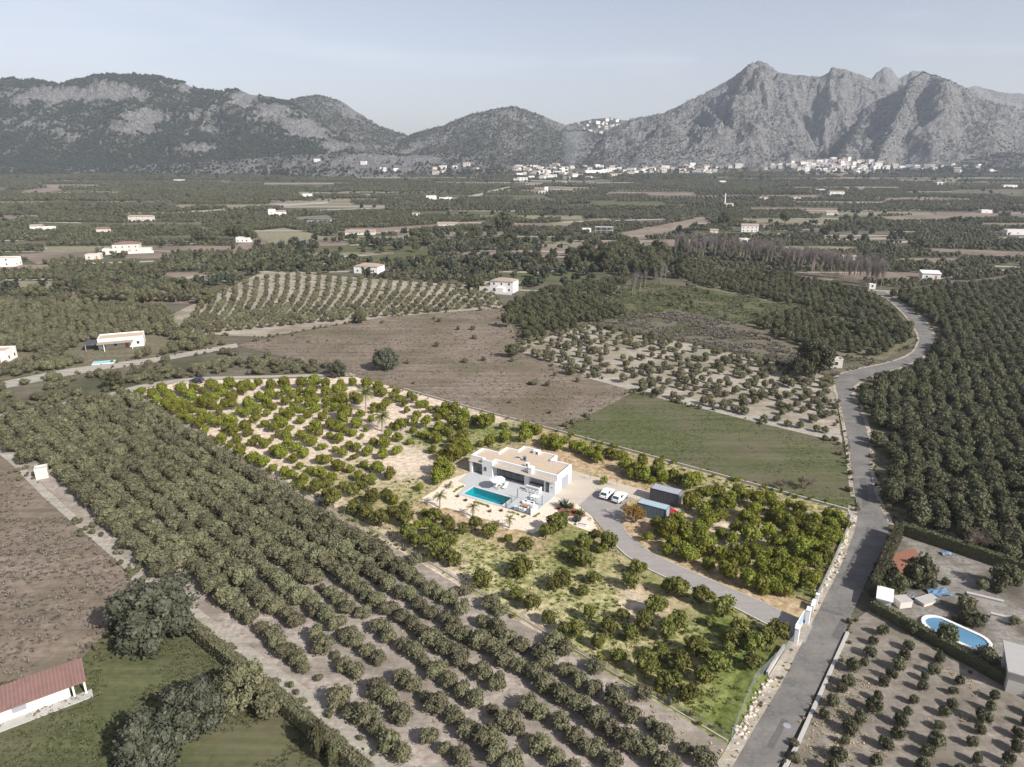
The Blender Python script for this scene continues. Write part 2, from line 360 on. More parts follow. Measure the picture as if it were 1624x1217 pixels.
# the villa's plot: fine grid in the villa's own axes, colours of its soils blended over it
SOIL = {'S': ((0.40, 0.315, 0.235), (0.66, 0.56, 0.46)), 'K': ((0.135, 0.140, 0.048), (0.38, 0.33, 0.18)), 'G': ((0.078, 0.108, 0.024), (0.185, 0.205, 0.058)),
        'Y': ((0.105, 0.130, 0.026), (0.44, 0.40, 0.215)), 'O': ((0.255, 0.178, 0.100), (0.50, 0.38, 0.255))}
SAMP = '''S 330 640 S 420 640 S 350 700 S 420 720 S 480 690 S 540 720 S 600 650 S 640 650 S 620 740 S 650 735 S 420 760 S 500 790 S 690 660 S 590 690 S 250 625 S 540 610
S 700 635 S 780 665 K 500 765 K 560 750 K 640 790 K 600 800 K 560 830 S 545 860 S 610 885 S 660 915 O 720 805 O 800 850 O 690 815 O 850 865 O 930 720 O 980 755 O 1030 785 O 870 700 K 800 695
G 760 675 G 790 682 O 905 728 O 1015 830 O 1020 815 O 1000 848 Y 780 880 Y 740 860 K 700 865 Y 820 900 Y 760 920 S 715 930 Y 850 930 Y 900 980 Y 960 960 Y 980 1000 Y 1050 1050 Y 900 1020 K 1000 1085
K 950 1055 Y 1100 1080 G 1130 1120 G 1180 1100 G 1150 1150 Y 1080 1100 K 870 840 G 880 880 G 895 860 K 940 885 G 1030 930 G 1150 1000 G 1200 1050 K 1100 850 S 1150 845 K 1200 880 K 1250 830
K 1300 880 G 1270 930 K 1100 790 K 1160 800 S 850 1000 O 1020 945 S 1010 960 K 960 790 O 760 830 K 660 850 O 1240 955 O 1100 905 O 1180 935 G 940 700 K 1050 760 K 730 700 G 700 690'''.split()
SP = [(SAMP[i], P(float(SAMP[i + 1]), float(SAMP[i + 2]))) for i in range(0, len(SAMP), 3)]
pu = sorted(set(np.round(np.arange(-150, 66, 0.8), 3).tolist() + [-15.4, -6.45])); pv = sorted(set(np.round(np.arange(-62, 62, 0.8), 3).tolist() + [-9.2, -5.75]))
U, V = np.meshgrid(pu, pv); WX = HO.x + HU.x * U + HV.x * V; WY = HO.y + HU.y * U + HV.y * V
wx = WX + 6 * (fbm(WX / 6, WY / 6, 3) - 0.5); wy = WY + 6 * (fbm(WX / 6, WY / 6, 9) - 0.5)
ws = np.zeros(U.shape); ca = np.zeros(U.shape + (3,)); cb = np.zeros(U.shape + (3,))
for t, p in SP:
    w = 1.0 / (((wx - p.x) ** 2 + (wy - p.y) ** 2) + 6.0) ** 1.7
    ws += w; ca += w[..., None] * np.array(SOIL[t][0]); cb += w[..., None] * np.array(SOIL[t][1])
ca /= ws[..., None]; cb /= ws[..., None]
relief = 0.05 * (fbm(WX / 3, WY / 3, 21) - 0.5); nu = len(pu)
edge = (U > -21.5) & (U < 24) & (V > -17) & (V < 11.5); relief[edge] = 0
PLOTQ = [PX(199, 617), PX(300, 600), PX(560, 595), PX(1356, 812), PX(1300, 960), PX(1166, 1190)]
b = MB(); b.v = np.stack([WX, WY, relief], -1).reshape(-1, 3).tolist()
cxy = inpoly(WX, WY, PLOTQ)
near = cxy.copy(); near[:-1] |= cxy[1:]; near[1:] |= cxy[:-1]; near[:, :-1] |= cxy[:, 1:]; near[:, 1:] |= cxy[:, :-1]
pool_i, pool_j = pu.index(-15.4), pv.index(-9.2)
for j in range(len(pv) - 1):
    for i in range(nu - 1):
        if not near[j, i] or (-15.4 <= pu[i] < -6.45 and -9.2 <= pv[j] < -5.75): continue
        b.f.append((j * nu + i, j * nu + i + 1, (j + 1) * nu + i + 1, (j + 1) * nu + i)); b.m.append(0)
m, n, l, bs = new_mat('plot_soil'); bs.inputs['Roughness'].default_value = 0.95; set_spec(bs, 0.1)
aA = n.new('ShaderNodeAttribute'); aA.attribute_name = 'ca'; aB = n.new('ShaderNodeAttribute'); aB.attribute_name = 'cb'
g = n.new('ShaderNodeNewGeometry'); f = n.new('ShaderNodeTexNoise'); f.inputs['Scale'].default_value = 0.85; f.inputs['Detail'].default_value = 9; f.inputs['Roughness'].default_value = 0.68
mr = n.new('ShaderNodeMapRange'); mr.inputs['From Min'].default_value = 0.40; mr.inputs['From Max'].default_value = 0.62
mc = n.new('ShaderNodeMixRGB'); bu = n.new('ShaderNodeBump'); bu.inputs['Strength'].default_value = 0.6; bu.inputs['Distance'].default_value = 0.15
l.new(g.outputs['Position'], f.inputs['Vector']); l.new(f.outputs['Fac'], mr.inputs['Value']); l.new(mr.outputs[0], mc.inputs[0])
l.new(aA.outputs['Color'], mc.inputs[1]); l.new(aB.outputs['Color'], mc.inputs[2]); l.new(mc.outputs[0], bs.inputs['Base Color'])
l.new(f.outputs['Fac'], bu.inputs['Height']); l.new(bu.outputs[0], bs.inputs['Normal'])
pm = b.mesh('plot_ground', 'plot_soil')
for nm, arr in (('ca', ca), ('cb', cb)):
    at = pm.attributes.new(nm, 'FLOAT_COLOR', 'POINT'); at.data.foreach_set('color', np.concatenate([arr.reshape(-1, 3), np.ones((arr.shape[0] * arr.shape[1], 1))], 1).ravel())
tag(put('plot_ground', pm), 'sandy and grassy ground of the villa plot', 'ground', None, 'structure')

FIELDS = []
def field(name, pix, mat, z, label, cat='field'):
    FIELDS.append([PX(*q) for q in pix]); return sheet(name, pix, mat, 0.02 + 0.0025 * len(FIELDS), label, cat)
NEAR_L = [(203, 619), (1163, 1187), (1150, 1240), (640, 1240), (560, 1180), (300, 985), (215, 905), (75, 775), (-5, 700), (-80, 690), (-80, 684), (0, 668), (160, 631)]
field('field', NEAR_L, 'soil_tan', 0.03, 'tan soil under the orchard along the front boundary of the plot')
field('field', [(-120, 690), (-5, 715), (75, 790), (205, 905), (235, 950), (180, 990), (110, 1065), (-140, 1150)], 'soil_brown', 0.03, 'brown weedy fallow field beside the red-roofed shed')
field('field', [(180, 990), (235, 950), (300, 995), (610, 1245), (-160, 1245), (-140, 1150), (110, 1065)], 'meadow', 0.04, 'rough grass below the red-roofed shed')
field('field', [(-80, 625), (370, 555), (560, 592), (560, 598), (300, 604), (160, 628), (-80, 684)], 'dry_grass', 0.03, 'dry scrubby strip between the two pale tracks')
BROWN = [(375, 548), (500, 522), (600, 505), (720, 488), (800, 490), (830, 560), (1005, 622), (885, 685), (560, 597), (480, 575)]
field('field', BROWN, 'soil_brown', 0.05, 'large brown fallow field behind the villa plot')
MEADOW = [(885, 685), (1005, 622), (1335, 703), (1350, 760), (1354, 812)]
field('field', MEADOW, 'meadow', 0.05, 'green meadow between the plot and the bend of the road')
PALEROWS = [(815, 555), (835, 545), (930, 515), (1090, 545), (1250, 580), (1322, 600), (1335, 703), (1005, 622)]
field('field', PALEROWS, 'soil_pale', 0.04, 'pale soil of the gappy orchard behind the meadow')
field('field', [(1000, 500), (1070, 492), (1180, 515), (1270, 560), (1400, 575), (1322, 600), (1250, 580), (1090, 545), (930, 515)], 'dry_grass', 0.03, 'dry grass field left of the winding road')
field('field', [(960, 480), (1010, 445), (1100, 455), (1280, 490), (1180, 515), (1070, 492), (1000, 500)], 'meadow', 0.03, 'dull green meadow in front of the dark trees')
ORCH_K = [(1050, 430), (1230, 432), (1385, 462), (1450, 520), (1450, 545), (1400, 572), (1270, 560), (1180, 515), (1280, 490), (1100, 455)]
field('field', ORCH_K, 'orchard_floor', 0.03, 'orchard floor inside the curve of the winding road')
ORCH_R = [(1404, 465), (1720, 425), (1720, 940), (1624, 905), (1424, 838), (1397, 795), (1384, 740), (1372, 660), (1354, 622), (1377, 602), (1434, 584), (1470, 566), (1485, 545), (1482, 528), (1464, 505)]
field('field', ORCH_R, 'orchard_floor', 0.03, 'floor of the dense orchard right of the road')
YARD = [(1418, 840), (1624, 907), (1720, 942), (1720, 1150), (1624, 1105), (1378, 966)]
field('yard', YARD, 'gravel_yard', 0.03, 'gravel yard of the neighbouring house with the oval pool', 'yard')
YOUNG = [(1350, 988), (1378, 968), (1624, 1108), (1720, 1152), (1720, 1245), (1240, 1245)]
field('field', YOUNG, 'soil_young', 0.03, 'tan soil of the young orchard beside the road')
ORCH_L = [(-80, 470), (0, 478), (130, 480), (260, 490), (290, 530), (370, 547), (240, 568), (110, 585), (-80, 618)]
field('field', ORCH_L, 'orchard_floor', 0.03, 'orchard floor round the low white house at left')
CONTOUR = [(270, 500), (420, 430), (560, 440), (770, 455), (800, 488), (600, 505), (420, 535), (290, 530)]
field('field', CONTOUR, 'soil_pale', 0.035, 'pale soil of the grove with curving rows')
ORCH_C = [(800, 488), (850, 462), (1000, 442), (960, 480), (1000, 500), (930, 515), (835, 545)]
field('field', ORCH_C, 'orchard_floor', 0.03, 'orchard floor behind the white L-shaped villa')

# roads and tracks
RL = [(1146, 1245), (1200, 1150), (1245, 1075), (1285, 990), (1318, 930), (1345, 870), (1360, 820), (1353, 770), (1345, 700), (1335, 650), (1325, 605), (1345, 590), (1400, 578), (1440, 565), (1456, 548), (1456, 530), (1440, 505), (1415, 480), (1383, 461)]
RR = [(1220, 1245), (1284, 1120), (1330, 1025), (1355, 965), (1378, 915), (1402, 865), (1409, 832), (1391, 795), (1381, 750), (1378, 700), (1366, 655), (1350, 621), (1374, 601), (1430, 582), (1466, 565), (1481, 545), (1478, 528), (1460, 504), (1404, 463)]
def smooth_line(pts, k=3):
    p = [Vector((*PX(*q), 0)) for q in pts]; out = []
    for i in range(len(p) - 1):
        a, b_, c, d = p[max(0, i - 1)], p[i], p[i + 1], p[min(len(p) - 1, i + 2)]
        for j in range(k):
            t = j / k; out.append(0.5 * ((2 * b_) + (c - a) * t + (2 * a - 5 * b_ + 4 * c - d) * t * t + (3 * b_ - a - 3 * c + d) * t ** 3))
    out.append(p[-1]); return [(q.x, q.y) for q in out]
SL, SR = smooth_line(RL), smooth_line(RR)
for q_, c_ in (([(1290, 962), (1338, 974), (1336, 978), (1288, 966)], 'dark drainage joint across the lane at the gate'), ([(1318, 1010), (1332, 985), (1344, 990), (1330, 1016)], 'worn patch on the right side of the lane'), ([(1362, 760), (1374, 758), (1378, 800), (1368, 806)], 'long repair patch in the lane above the plot corner'), ([(1215, 1185), (1240, 1140), (1250, 1144), (1226, 1190)], 'repair patch in the lane near the bottom edge')): sheet('road_patch', q_, 'patch_asphalt', .080, c_, 'road patch')
tag(MB().strip(SL, SR, 0.075).build('road', 'road_asphalt'), 'grey asphalt lane winding past the villa gate', 'road', None, 'structure')
ROADPOLY = SL + SR[::-1]; FIELDS.append(ROADPOLY)
def track(pl, pr, label, mat='track', z=0.06):
    A, B_ = smooth_line(pl), smooth_line(pr)
    A3 = [(x, y, float(zt(y))) for x, y in A]; B3 = [(x, y, float(zt(y))) for x, y in B_]
    FIELDS.append(A + B_[::-1])
    return tag(MB().strip(A3, B3, z).build('track', mat), label, 'track', None, 'structure')
track([(-80, 674), (0, 658), (165, 626), (212, 613), (300, 600), (420, 596), (560, 592)], [(-80, 684), (0, 668), (165, 633), (212, 619), (300, 605), (420, 600), (565, 596)], 'pale dirt track along the far end of the plot')
track([(-80, 618), (0, 606), (110, 585), (240, 568), (375, 545)], [(-80, 631), (0, 618), (110, 596), (240, 576), (378, 551)], 'pale concrete track past the low white house')
track([(-80, 676), (-5, 702), (75, 776), (200, 888), (238, 906), (314, 966), (432, 1052), (532, 1128), (682, 1245)], [(-80, 692), (-5, 718), (70, 790), (190, 895), (212, 925), (290, 990), (400, 1078), (500, 1162), (595, 1245)], 'pale dirt track along the clipped hedge')
track([(935, 592), (1120, 640), (1335, 692)], [(920, 597), (1110, 648), (1336, 703)], 'pale path along the back of the meadow', z=0.07)
track([(1080, 381), (1200, 378), (1265, 383), (1400, 384), (1624, 376)], [(1080, 384), (1200, 381), (1265, 386), (1400, 387), (1624, 379)], 'thin pale lane crossing the plain behind the poplars', z=0.3)
track([(200, 338), (300, 336), (420, 326), (520, 320)], [(196, 342), (300, 340), (420, 330), (520, 323)], 'pale lane leading to the shed on the left of the plain', z=0.3)
track([(640, 322), (740, 312), (810, 296), (900, 288)], [(640, 325), (740, 315), (815, 299), (900, 290)], 'pale road running into the white village', z=0.35)
track([(1020, 376), (1080, 356), (1110, 349)], [(1030, 379), (1088, 358), (1116, 350)], 'pale lane beside the half-built farmhouse', z=0.3)
# verges along the lane
def offs(line, d):
    out = []
    for i, (x, y) in enumerate(line):
        x0, y0 = line[max(0, i - 1)]; x1, y1 = line[min(len(line) - 1, i + 1)]
        L_ = math.hypot(x1 - x0, y1 - y0); out.append((x - (y1 - y0) / L_ * d, y + (x1 - x0) / L_ * d))
    return out
tag(MB().strip(offs(SL[:20], 1.5), SL[:20], 0.065).build('verge', 'verge'), 'stony pale verge between plot fence and lane', 'verge', None, 'structure')
tag(MB().strip(SR[18:], offs(SR[18:], -0.9), 0.065).build('verge', 'verge'), 'pale verge between the lane and the dense orchard', 'verge', None, 'structure')
tag(MB().strip(offs(SL[20:], 0.8), SL[20:], 0.065).build('verge', 'verge'), 'pale verge between the lane and the meadow', 'verge', None, 'structure')

# ------------------------------------------------------------ far patchwork of parcels
AUTO = []
bands = [505, 482, 462, 446, 432, 420, 410, 400, 391, 383, 375, 368, 361, 354, 348, 342, 336, 330, 325, 320, 315, 310, 305, 301, 297, 293, 289, 286, 282, 279, 276, 273]
rp = random.Random(11)
for j in range(len(bands) - 1):
    yb, yt = bands[j], bands[j + 1]; x = -330 - rp.uniform(0, 80)
    while x < 1950:
        w = rp.uniform(70, 210) * (0.75 if yb > 400 else 1.0); sk = rp.uniform(-14, 14); e1, e2 = rp.uniform(-1, 1), rp.uniform(-1, 1)
        q = [(x, yb + e1), (x + w, yb + e2), (x + w + sk, yt + e2), (x + sk, yt + e1)]
        AUTO.append((q, rp.random(), j)); x += w
kinds = {'o': None, 'b': ('bare_field', 'bare brown parcel on the plain'), 's': ('straw_field', 'straw-coloured parcel on the plain'), 'm': ('meadow', 'dull green grass parcel on the plain'), 'd': ('dry_grass', 'dry weedy parcel on the plain')}
OPAR = []
for q, r_, j in AUTO:
    cx, cy_ = sum(t[0] for t in q) / 4, sum(t[1] for t in q) / 4
    w = PX(cx, cy_)
    if any(inpoly(np.array([w[0]]), np.array([w[1]]), f)[0] for f in FIELDS): 
        if cy_ > 430: continue
    k = 'o' if r_ < 0.67 else 'b' if r_ < 0.79 else 's' if r_ < 0.86 else 'm' if r_ < 0.94 else 'd'
    if k == 'o': OPAR.append((q, j))
    if rp.random() < .42 and cy_ < 470:
        dk = rp.uniform(-.6, .9) * (q[0][1] - q[3][1]); e_ = rp.uniform(.6, 1.2) * (1 + (q[0][1] - 290) / 140); sheet('track', [q[0], (q[1][0], q[1][1] - dk), (q[1][0], q[1][1] - dk - e_), (q[0][0], q[0][1] - e_)], 'track', .06 if cy_ > 400 else .35, 'pale farm track between parcels of the plain', 'track')['group'] = 'farm tracks of the plain'
    if k == 'o': pass
    else:
        o = sheet('field', q, kinds[k][0], 0.02 if cy_ > 400 else 0.12, kinds[k][1], 'field'); o['group'] = kinds[k][1] + 's'
for pix, mat, lab in [([(395, 368), (450, 362), (500, 372), (520, 380), (430, 388)], 'straw_field', 'pale ploughed parcel by the farm trees at left'),
                      ([(465, 345), (520, 342), (535, 352), (490, 357)], 'bare_field', 'brown strip by the reservoir'), ([(870, 354), (965, 347), (975, 352), (880, 360)], 'straw_field', 'bright green-yellow parcel on the plain'),
                      ([(975, 372), (1115, 345), (1130, 356), (1010, 384)], 'bare_field', 'bare building plot by the half-built farmhouse'), ([(950, 382), (1100, 380), (1060, 397), (960, 396)], 'bare_field', 'brown parcel below the half-built farmhouse'),
                      ([(560, 408), (690, 396), (700, 406), (600, 418)], 'meadow', 'green strip behind the tan-roofed house'), ([(500, 362), (610, 362), (780, 350), (760, 358), (600, 372)], 'bare_field', 'long brown strip behind the tree belt'),
                      ([(30, 404), (120, 396), (180, 405), (60, 420)], 'bare_field', 'reddish yard beside the big pale villa'), ([(40, 302), (90, 296), (100, 303), (30, 310)], 'bare_field', 'brown parcel below the wooded slope'),
                      ([(1380, 345), (1560, 338), (1600, 346), (1420, 354)], 'bare_field', 'brown parcel at the right of the plain'), ([(1400, 392), (1624, 400), (1720, 404), (1720, 412), (1500, 404)], 'bare_field', 'red-brown parcel at the right edge')]:
    FIELDS.append([PX(*q) for q in pix]); sheet('field', pix, mat, 0.30 if pix[0][1] < 395 else 0.06, lab)

# ------------------------------------------------------------ mountains
m, n, l, bs = new_mat('mountain_rock'); bs.inputs['Roughness'].default_value = 0.95; set_spec(bs, 0.1)
at = n.new('ShaderNodeAttribute'); at.attribute_name = 'veg'; g = n.new('ShaderNodeNewGeometry')
f = n.new('ShaderNodeTexNoise'); f.inputs['Scale'].default_value = 0.05; f.inputs['Detail'].default_value = 10; f.inputs['Roughness'].default_value = 0.7
f2 = n.new('ShaderNodeTexNoise'); f2.inputs['Scale'].default_value = 0.11; f2.inputs['Detail'].default_value = 7; f2.inputs['Roughness'].default_value = 0.7
sm = n.new('ShaderNodeMath'); sm.operation = 'MULTIPLY_ADD'; sm.inputs[1].default_value = 1.7; mr = n.new('ShaderNodeMapRange'); mr.inputs['From Min'].default_value = 1.16; mr.inputs['From Max'].default_value = 1.40
rk = n.new('ShaderNodeMixRGB'); rk.inputs[1].default_value = (0.075, 0.073, 0.073, 1); rk.inputs[2].default_value = (0.235, 0.229, 0.224, 1)
vg = n.new('ShaderNodeMixRGB'); vg.inputs[1].default_value = (0.046, 0.050, 0.037, 1); vg.inputs[2].default_value = (0.100, 0.098, 0.076, 1)
mm = n.new('ShaderNodeMixRGB'); bu = n.new('ShaderNodeBump'); bu.inputs['Strength'].default_value = 1.0; bu.inputs['Distance'].default_value = 12.0
r2 = n.new('ShaderNodeMapRange'); r2.inputs['From Min'].default_value = 0.34; r2.inputs['From Max'].default_value = 0.66
for q in (f, f2): l.new(g.outputs['Position'], q.inputs['Vector'])
l.new(f2.outputs['Fac'], r2.inputs['Value']); l.new(r2.outputs[0], rk.inputs[0]); l.new(r2.outputs[0], vg.inputs[0])
l.new(at.outputs['Fac'], sm.inputs[2]); l.new(f.outputs['Fac'], sm.inputs[0]); l.new(sm.outputs[0], mr.inputs['Value'])
l.new(mr.outputs[0], mm.inputs[0]); l.new(rk.outputs[0], mm.inputs[1]); l.new(vg.outputs[0], mm.inputs[2]); l.new(mm.outputs[0], bs.inputs['Base Color'])
l.new(f2.outputs['Fac'], bu.inputs['Height']); l.new(bu.outputs[0], bs.inputs['Normal'])
ZMAX = [0]; SURF = []
def seen_ground(px_, py_):                 # the point of plain or mountain foot seen at a pixel
    p = P(px_, py_); best = p if p.y < 2550 else None
    for a_, b_, X_, Y_, Z_ in SURF:
        d_ = np.hypot(a_ - px_, (b_ - py_) * 1.5); k_ = np.where(d_ < 3)[0]
        if len(k_):
            i_ = k_[Y_[k_].argmin()]
            if best is None or Y_[i_] < best.y: best = Vector((X_[i_], Y_[i_], Z_[i_]))
    return best or p
def mountain(name, label, ridge, D, d0, amp, seed, veg, spurs=(), step=2.0, nv=100, p=1.15, jag=2.0, vegn=0.35, big=230.0, rock=()):
    rx = [q[0] for q in ridge]; ry = [q[1] for q in ridge]
    c = np.arange(rx[0], rx[-1] + step, step); y = np.interp(c, rx, ry)
    y = y + jag * (fbm(c / 9, c * 0 + seed, seed, 4) - 0.5) * 2
    a, b_ = (c - 812) / FPX, (y - 608.5) / FPX; dy = CT - b_ * ST; rat = a / dy; slo = (-ST - b_ * CT) / dy
    Dn = np.interp(c, rx, [q[2] if len(q) > 2 else D for q in ridge]) + 60 * (fbm(c / 60, c * 0 + 3.3, seed) - 0.5)
    v = np.linspace(0, 1, nv)[:, None]; d0c = d0 + 120 * (fbm(c / 70, c * 0 + 1.7, seed + 5) - 0.5)
    Y = d0c + (Dn - d0c) * v; X = rat * Y; zr = CAM_H + slo * Dn; zb = zt(d0c) - 6
    hgt = np.maximum(zr - zb, 4)
    Z = zb + hgt * v ** p
    win = np.clip(4 * v * (1 - v), 0, 1) ** 0.6
    wx_ = X + 90 * (fbm(X / 200, Y / 200, seed + 31) - 0.5); wy_ = Y + 90 * (fbm(X / 200, Y / 200, seed + 37) - 0.5)
    big_n = rdg(wx_ / big, wy_ / (big * 1.7), seed, 3) - 0.55
    med = rdg(wx_ / 70, wy_ / 90, seed + 3, 4) - 0.5; fine = rdg(X / 17, Y / 20, seed + 8, 3) - 0.5
    Z = Z + win * hgt * amp * (big_n * 1.1 + med * 0.62) + np.clip(v * 3, 0, 1) * fine * np.minimum(hgt * 0.10, 14) * np.clip((1 - v) * 8, .25, 1)
    for (xt, xb, w, hm) in spurs:
        cc = xb + (xt - xb) * v + 10 * (fbm(v * 4, v * 0 + xt, seed) - 0.5)
        Z = Z + hm * np.exp(-((c - cc) / w) ** 2) * np.clip(4 * v * (1 - v), 0, 1) ** 0.8
    Z = np.minimum(Z, CAM_H + slo * Y - (1 - v) * 4)
    vb = np.linspace(1.04, 1.6, 14)[:, None]
    Yb = Dn + (vb - 1) * 500; Xb = rat * Yb; Zb = zr - (vb - 1) * 1.7 * hgt + (fbm(Xb / 40, Yb / 40, seed) - .5) * 10
    X, Y, Z = np.vstack([X, Xb]), np.vstack([Y, Yb]), np.vstack([Z, Zb])
    ZMAX[0] = max(ZMAX[0], float(Z.max()))
    nn = len(c); rows = X.shape[0]
    gy, gx = np.gradient(Z); steep = np.hypot(gx / np.maximum(np.abs(np.gradient(X, axis=1)), 1), gy / np.maximum(np.abs(np.gradient(Y, axis=0)), 1))
    rel = np.linspace(0, 1, rows)[:, None]
    vgv = veg + vegn * 2 * (fbm(X / 130, Y / 130, seed + 77) - 0.5) + 0.20 * (fbm(X / 25, Y / 30, seed + 78) - 0.5) - 0.16 * np.clip(steep - 0.5, -.4, 1)
    dz = Z - CAM_H; dpt = Y * CT - dz * ST; pyy = 608.5 - FPX * (Y * ST + dz * CT) / dpt; pxx = 812 + FPX * X / dpt
    for (rx_, ry_, sx_, sy_, am) in rock: vgv = vgv - am * np.exp(-((pxx - rx_) / sx_) ** 2 - ((pyy - ry_) / sy_) ** 2)
    me = bpy.data.meshes.new(name); b2 = MB(); b2.v = np.stack([X, Y, Z], -1).reshape(-1, 3).tolist()
    idx = np.arange(rows * nn).reshape(rows, nn)
    b2.f = np.stack([idx[:-1, :-1], idx[:-1, 1:], idx[1:, 1:], idx[1:, :-1]], -1).reshape(-1, 4).tolist(); b2.m = [0] * len(b2.f)
    me = b2.mesh(name, 'mountain_rock', False)
    q = me.attributes.new('veg', 'FLOAT', 'POINT'); q.data.foreach_set('value', vgv.astype(np.float32).ravel())
    o = put(name, me); tag(o, label, name, None, 'structure')
    SURF.append((pxx[:nv].ravel(), pyy[:nv].ravel(), X[:nv].ravel(), Y[:nv].ravel(), Z[:nv].ravel()))
    return X, Y, Z, vgv, c, nv
M1 = mountain('mountain', 'wooded limestone mountain with pale crags at the left', [(-900, 150), (-700, 118), (-480, 128), (-260, 112), (-120, 120), (0, 126), (50, 128), (90, 132), (115, 128), (150, 118), (190, 118), (235, 120), (265, 128), (290, 132), (325, 145), (350, 147), (372, 139), (395, 150), (430, 152), (455, 160), (480, 172), (500, 192), (540, 215), (600, 232), (660, 243)], 2700, 2120, 0.32, 3, 0.68, nv=120, jag=3, vegn=0.20, rock=((80, 150, 60, 12, .5), (175, 146, 45, 13, .45), (235, 185, 40, 12, .45), (195, 205, 40, 8, .35), (330, 208, 22, 7, .45), (310, 234, 26, 7, .5), (385, 158, 30, 12, .45), (430, 178, 34, 16, .5), (480, 205, 34, 16, .5), (540, 232, 40, 12, .4), (20, 160, 30, 10, .2), (290, 140, 20, 8, .3)))
M2 = mountain('hill', 'smooth grey-green hill behind the wooded mountain', [(400, 170), (440, 162), (480, 153), (505, 150), (540, 160), (570, 180), (600, 200), (640, 213), (700, 226)], 3000, 2350, 0.16, 5, 0.55, jag=1.0)
M3 = mountain('hill', 'rounded scrubby hill in the middle of the skyline', [(600, 228), (640, 220), (655, 212), (700, 200), (750, 180), (790, 172), (815, 168), (850, 180), (900, 199), (930, 206), (980, 222), (1060, 240)], 2850, 2250, 0.18, 8, 0.55, jag=1.2)
M4 = mountain('hill', 'saddle ridge carrying the hilltop village', [(820, 215), (860, 206), (900, 198), (940, 189), (970, 187), (990, 191), (1030, 194), (1100, 200)], 3300, 2900, 0.10, 12, 0.50, jag=0.6)
M7 = mountain('mountain', 'pale distant ridge at the right edge of the skyline', [(1500, 150), (1530, 140), (1545, 136), (1570, 142), (1600, 148), (1640, 150), (1800, 160)], 4200, 3600, 0.2, 15, 0.40, jag=2)
M5b = mountain('mountain', 'pair of pale rock peaks behind the right range', [(1340, 150), (1380, 130), (1390, 115), (1403, 106), (1414, 110), (1425, 126), (1445, 113), (1465, 113), (1500, 132), (1560, 150), (1620, 168)], 3500, 2900, 0.28, 21, 0.18, jag=2)
M5 = mountain('mountain', 'high pale limestone mountain with a blunt summit at right', [(880, 252), (930, 238), (960, 208), (1000, 190), (1050, 180), (1100, 157), (1150, 130), (1175, 114), (1190, 102), (1203, 97), (1216, 101), (1235, 115), (1260, 118), (1300, 122), (1312, 118), (1320, 107), (1345, 111), (1380, 124), (1420, 142), (1500, 180), (1600, 215)], 2850, 2150, 0.42, 26, 0.36, spurs=((1203, 1120, 26, 30), (1250, 1270, 22, 28), (1120, 1010, 24, 22)), nv=120, jag=2.2, vegn=0.22)
M6 = mountain('mountain', 'dark ribbed mountain in front of the peaks at far right', [(1270, 250), (1310, 232), (1340, 203), (1380, 167), (1430, 142), (1445, 126), (1462, 116), (1490, 124), (1520, 134), (1560, 160), (1624, 175), (1760, 196), (1900, 205), (2300, 190)], 2600, 2080, 0.36, 33, 0.44, spurs=((1455, 1415, 20, 80), (1500, 1495, 26, 75), (1590, 1585, 28, 40), (1385, 1340, 18, 30)), nv=110, jag=2.2, vegn=0.22)
M0 = mountain('hill', 'low rocky foothill dotted with bushes left of the village', [(-900, 258), (-500, 264), (-260, 258), (-60, 263), (60, 267), (200, 261), (300, 258), (360, 254), (430, 248), (540, 242), (640, 247), (720, 244), (765, 256), (800, 268), (840, 282)], 2080, 1740, 0.40, 41, 0.33, nv=80, jag=2.0, big=90)
M0b = mountain('hill', 'low scrubby rise at the foot of the right-hand mountains', [(1380, 275), (1440, 262), (1520, 250), (1600, 242), (1700, 240), (1800, 245)], 2150, 1900, 0.25, 47, 0.42, nv=60, jag=1.5, big=90)

# ============================================================ THE VILLA PLOT
plain('render_white', (0.70, 0.70, 0.70), 0.85, spec=0.2, var=0.03, scale=0.6)
plain('paint_white', (0.80, 0.80, 0.79), 0.45, var=0.02)
plain('roof_gravel', (0.44, 0.355, 0.27), 0.95, spec=0.1, var=0.10, scale=1.2, bump=0.4, bscale=9)
plain('canopy_gravel', (0.40, 0.335, 0.265), 0.95, spec=0.1, var=0.16, scale=1.5, bump=0.4, bscale=6)
plain('frame_dark', (0.045, 0.047, 0.052), 0.45)
plain('steel_grey', (0.25, 0.27, 0.30), 0.45, var=0.08)
plain('garage_grey', (0.26, 0.28, 0.31), 0.55, var=0.05)
plain('tile_grey', (0.40, 0.405, 0.41), 0.65, var=0.06, scale=0.8, bump=0.05)
plain('coping', (0.50, 0.50, 0.50), 0.6, var=0.05)
plain('pool_tile', (0.22, 0.52, 0.54), 0.4, var=0.05, scale=2)
plain('wood', (0.36, 0.17, 0.08), 0.6)
plain('cushion', (0.72, 0.72, 0.72), 0.9, var=0.04)
plain('dark_cushion', (0.10, 0.11, 0.12), 0.9)
plain('stone', (0.47, 0.42, 0.36), 0.9, var=0.15, scale=3, bump=0.5)
plain('stone_wall', (0.34, 0.31, 0.27), 0.95, var=0.2, scale=3, bump=0.6)
plain('concrete', (0.37, 0.355, 0.335), 0.9, var=0.12, scale=1.0, bump=0.2)
plain('mulch', (0.22, 0.10, 0.065), 0.95, var=0.3, scale=6, bump=0.6)
plain('container_dark', (0.070, 0.072, 0.088), 0.6, metal=0.2, var=0.12, scale=1.2)  # container sides, darkened to hold their shade; the carport roof shares this colour
plain('container_roof', (0.33, 0.35, 0.39), 0.5, metal=0.2, var=0.18, scale=0.9)  # sunlit copy of the dark container's colour for roof, ends and doors
plain('container_blue_shaded', (0.12, 0.165, 0.19), 0.55, metal=0.2, var=0.15, scale=1.0)  # blue-grey container's long sides, with their shade painted into the colour
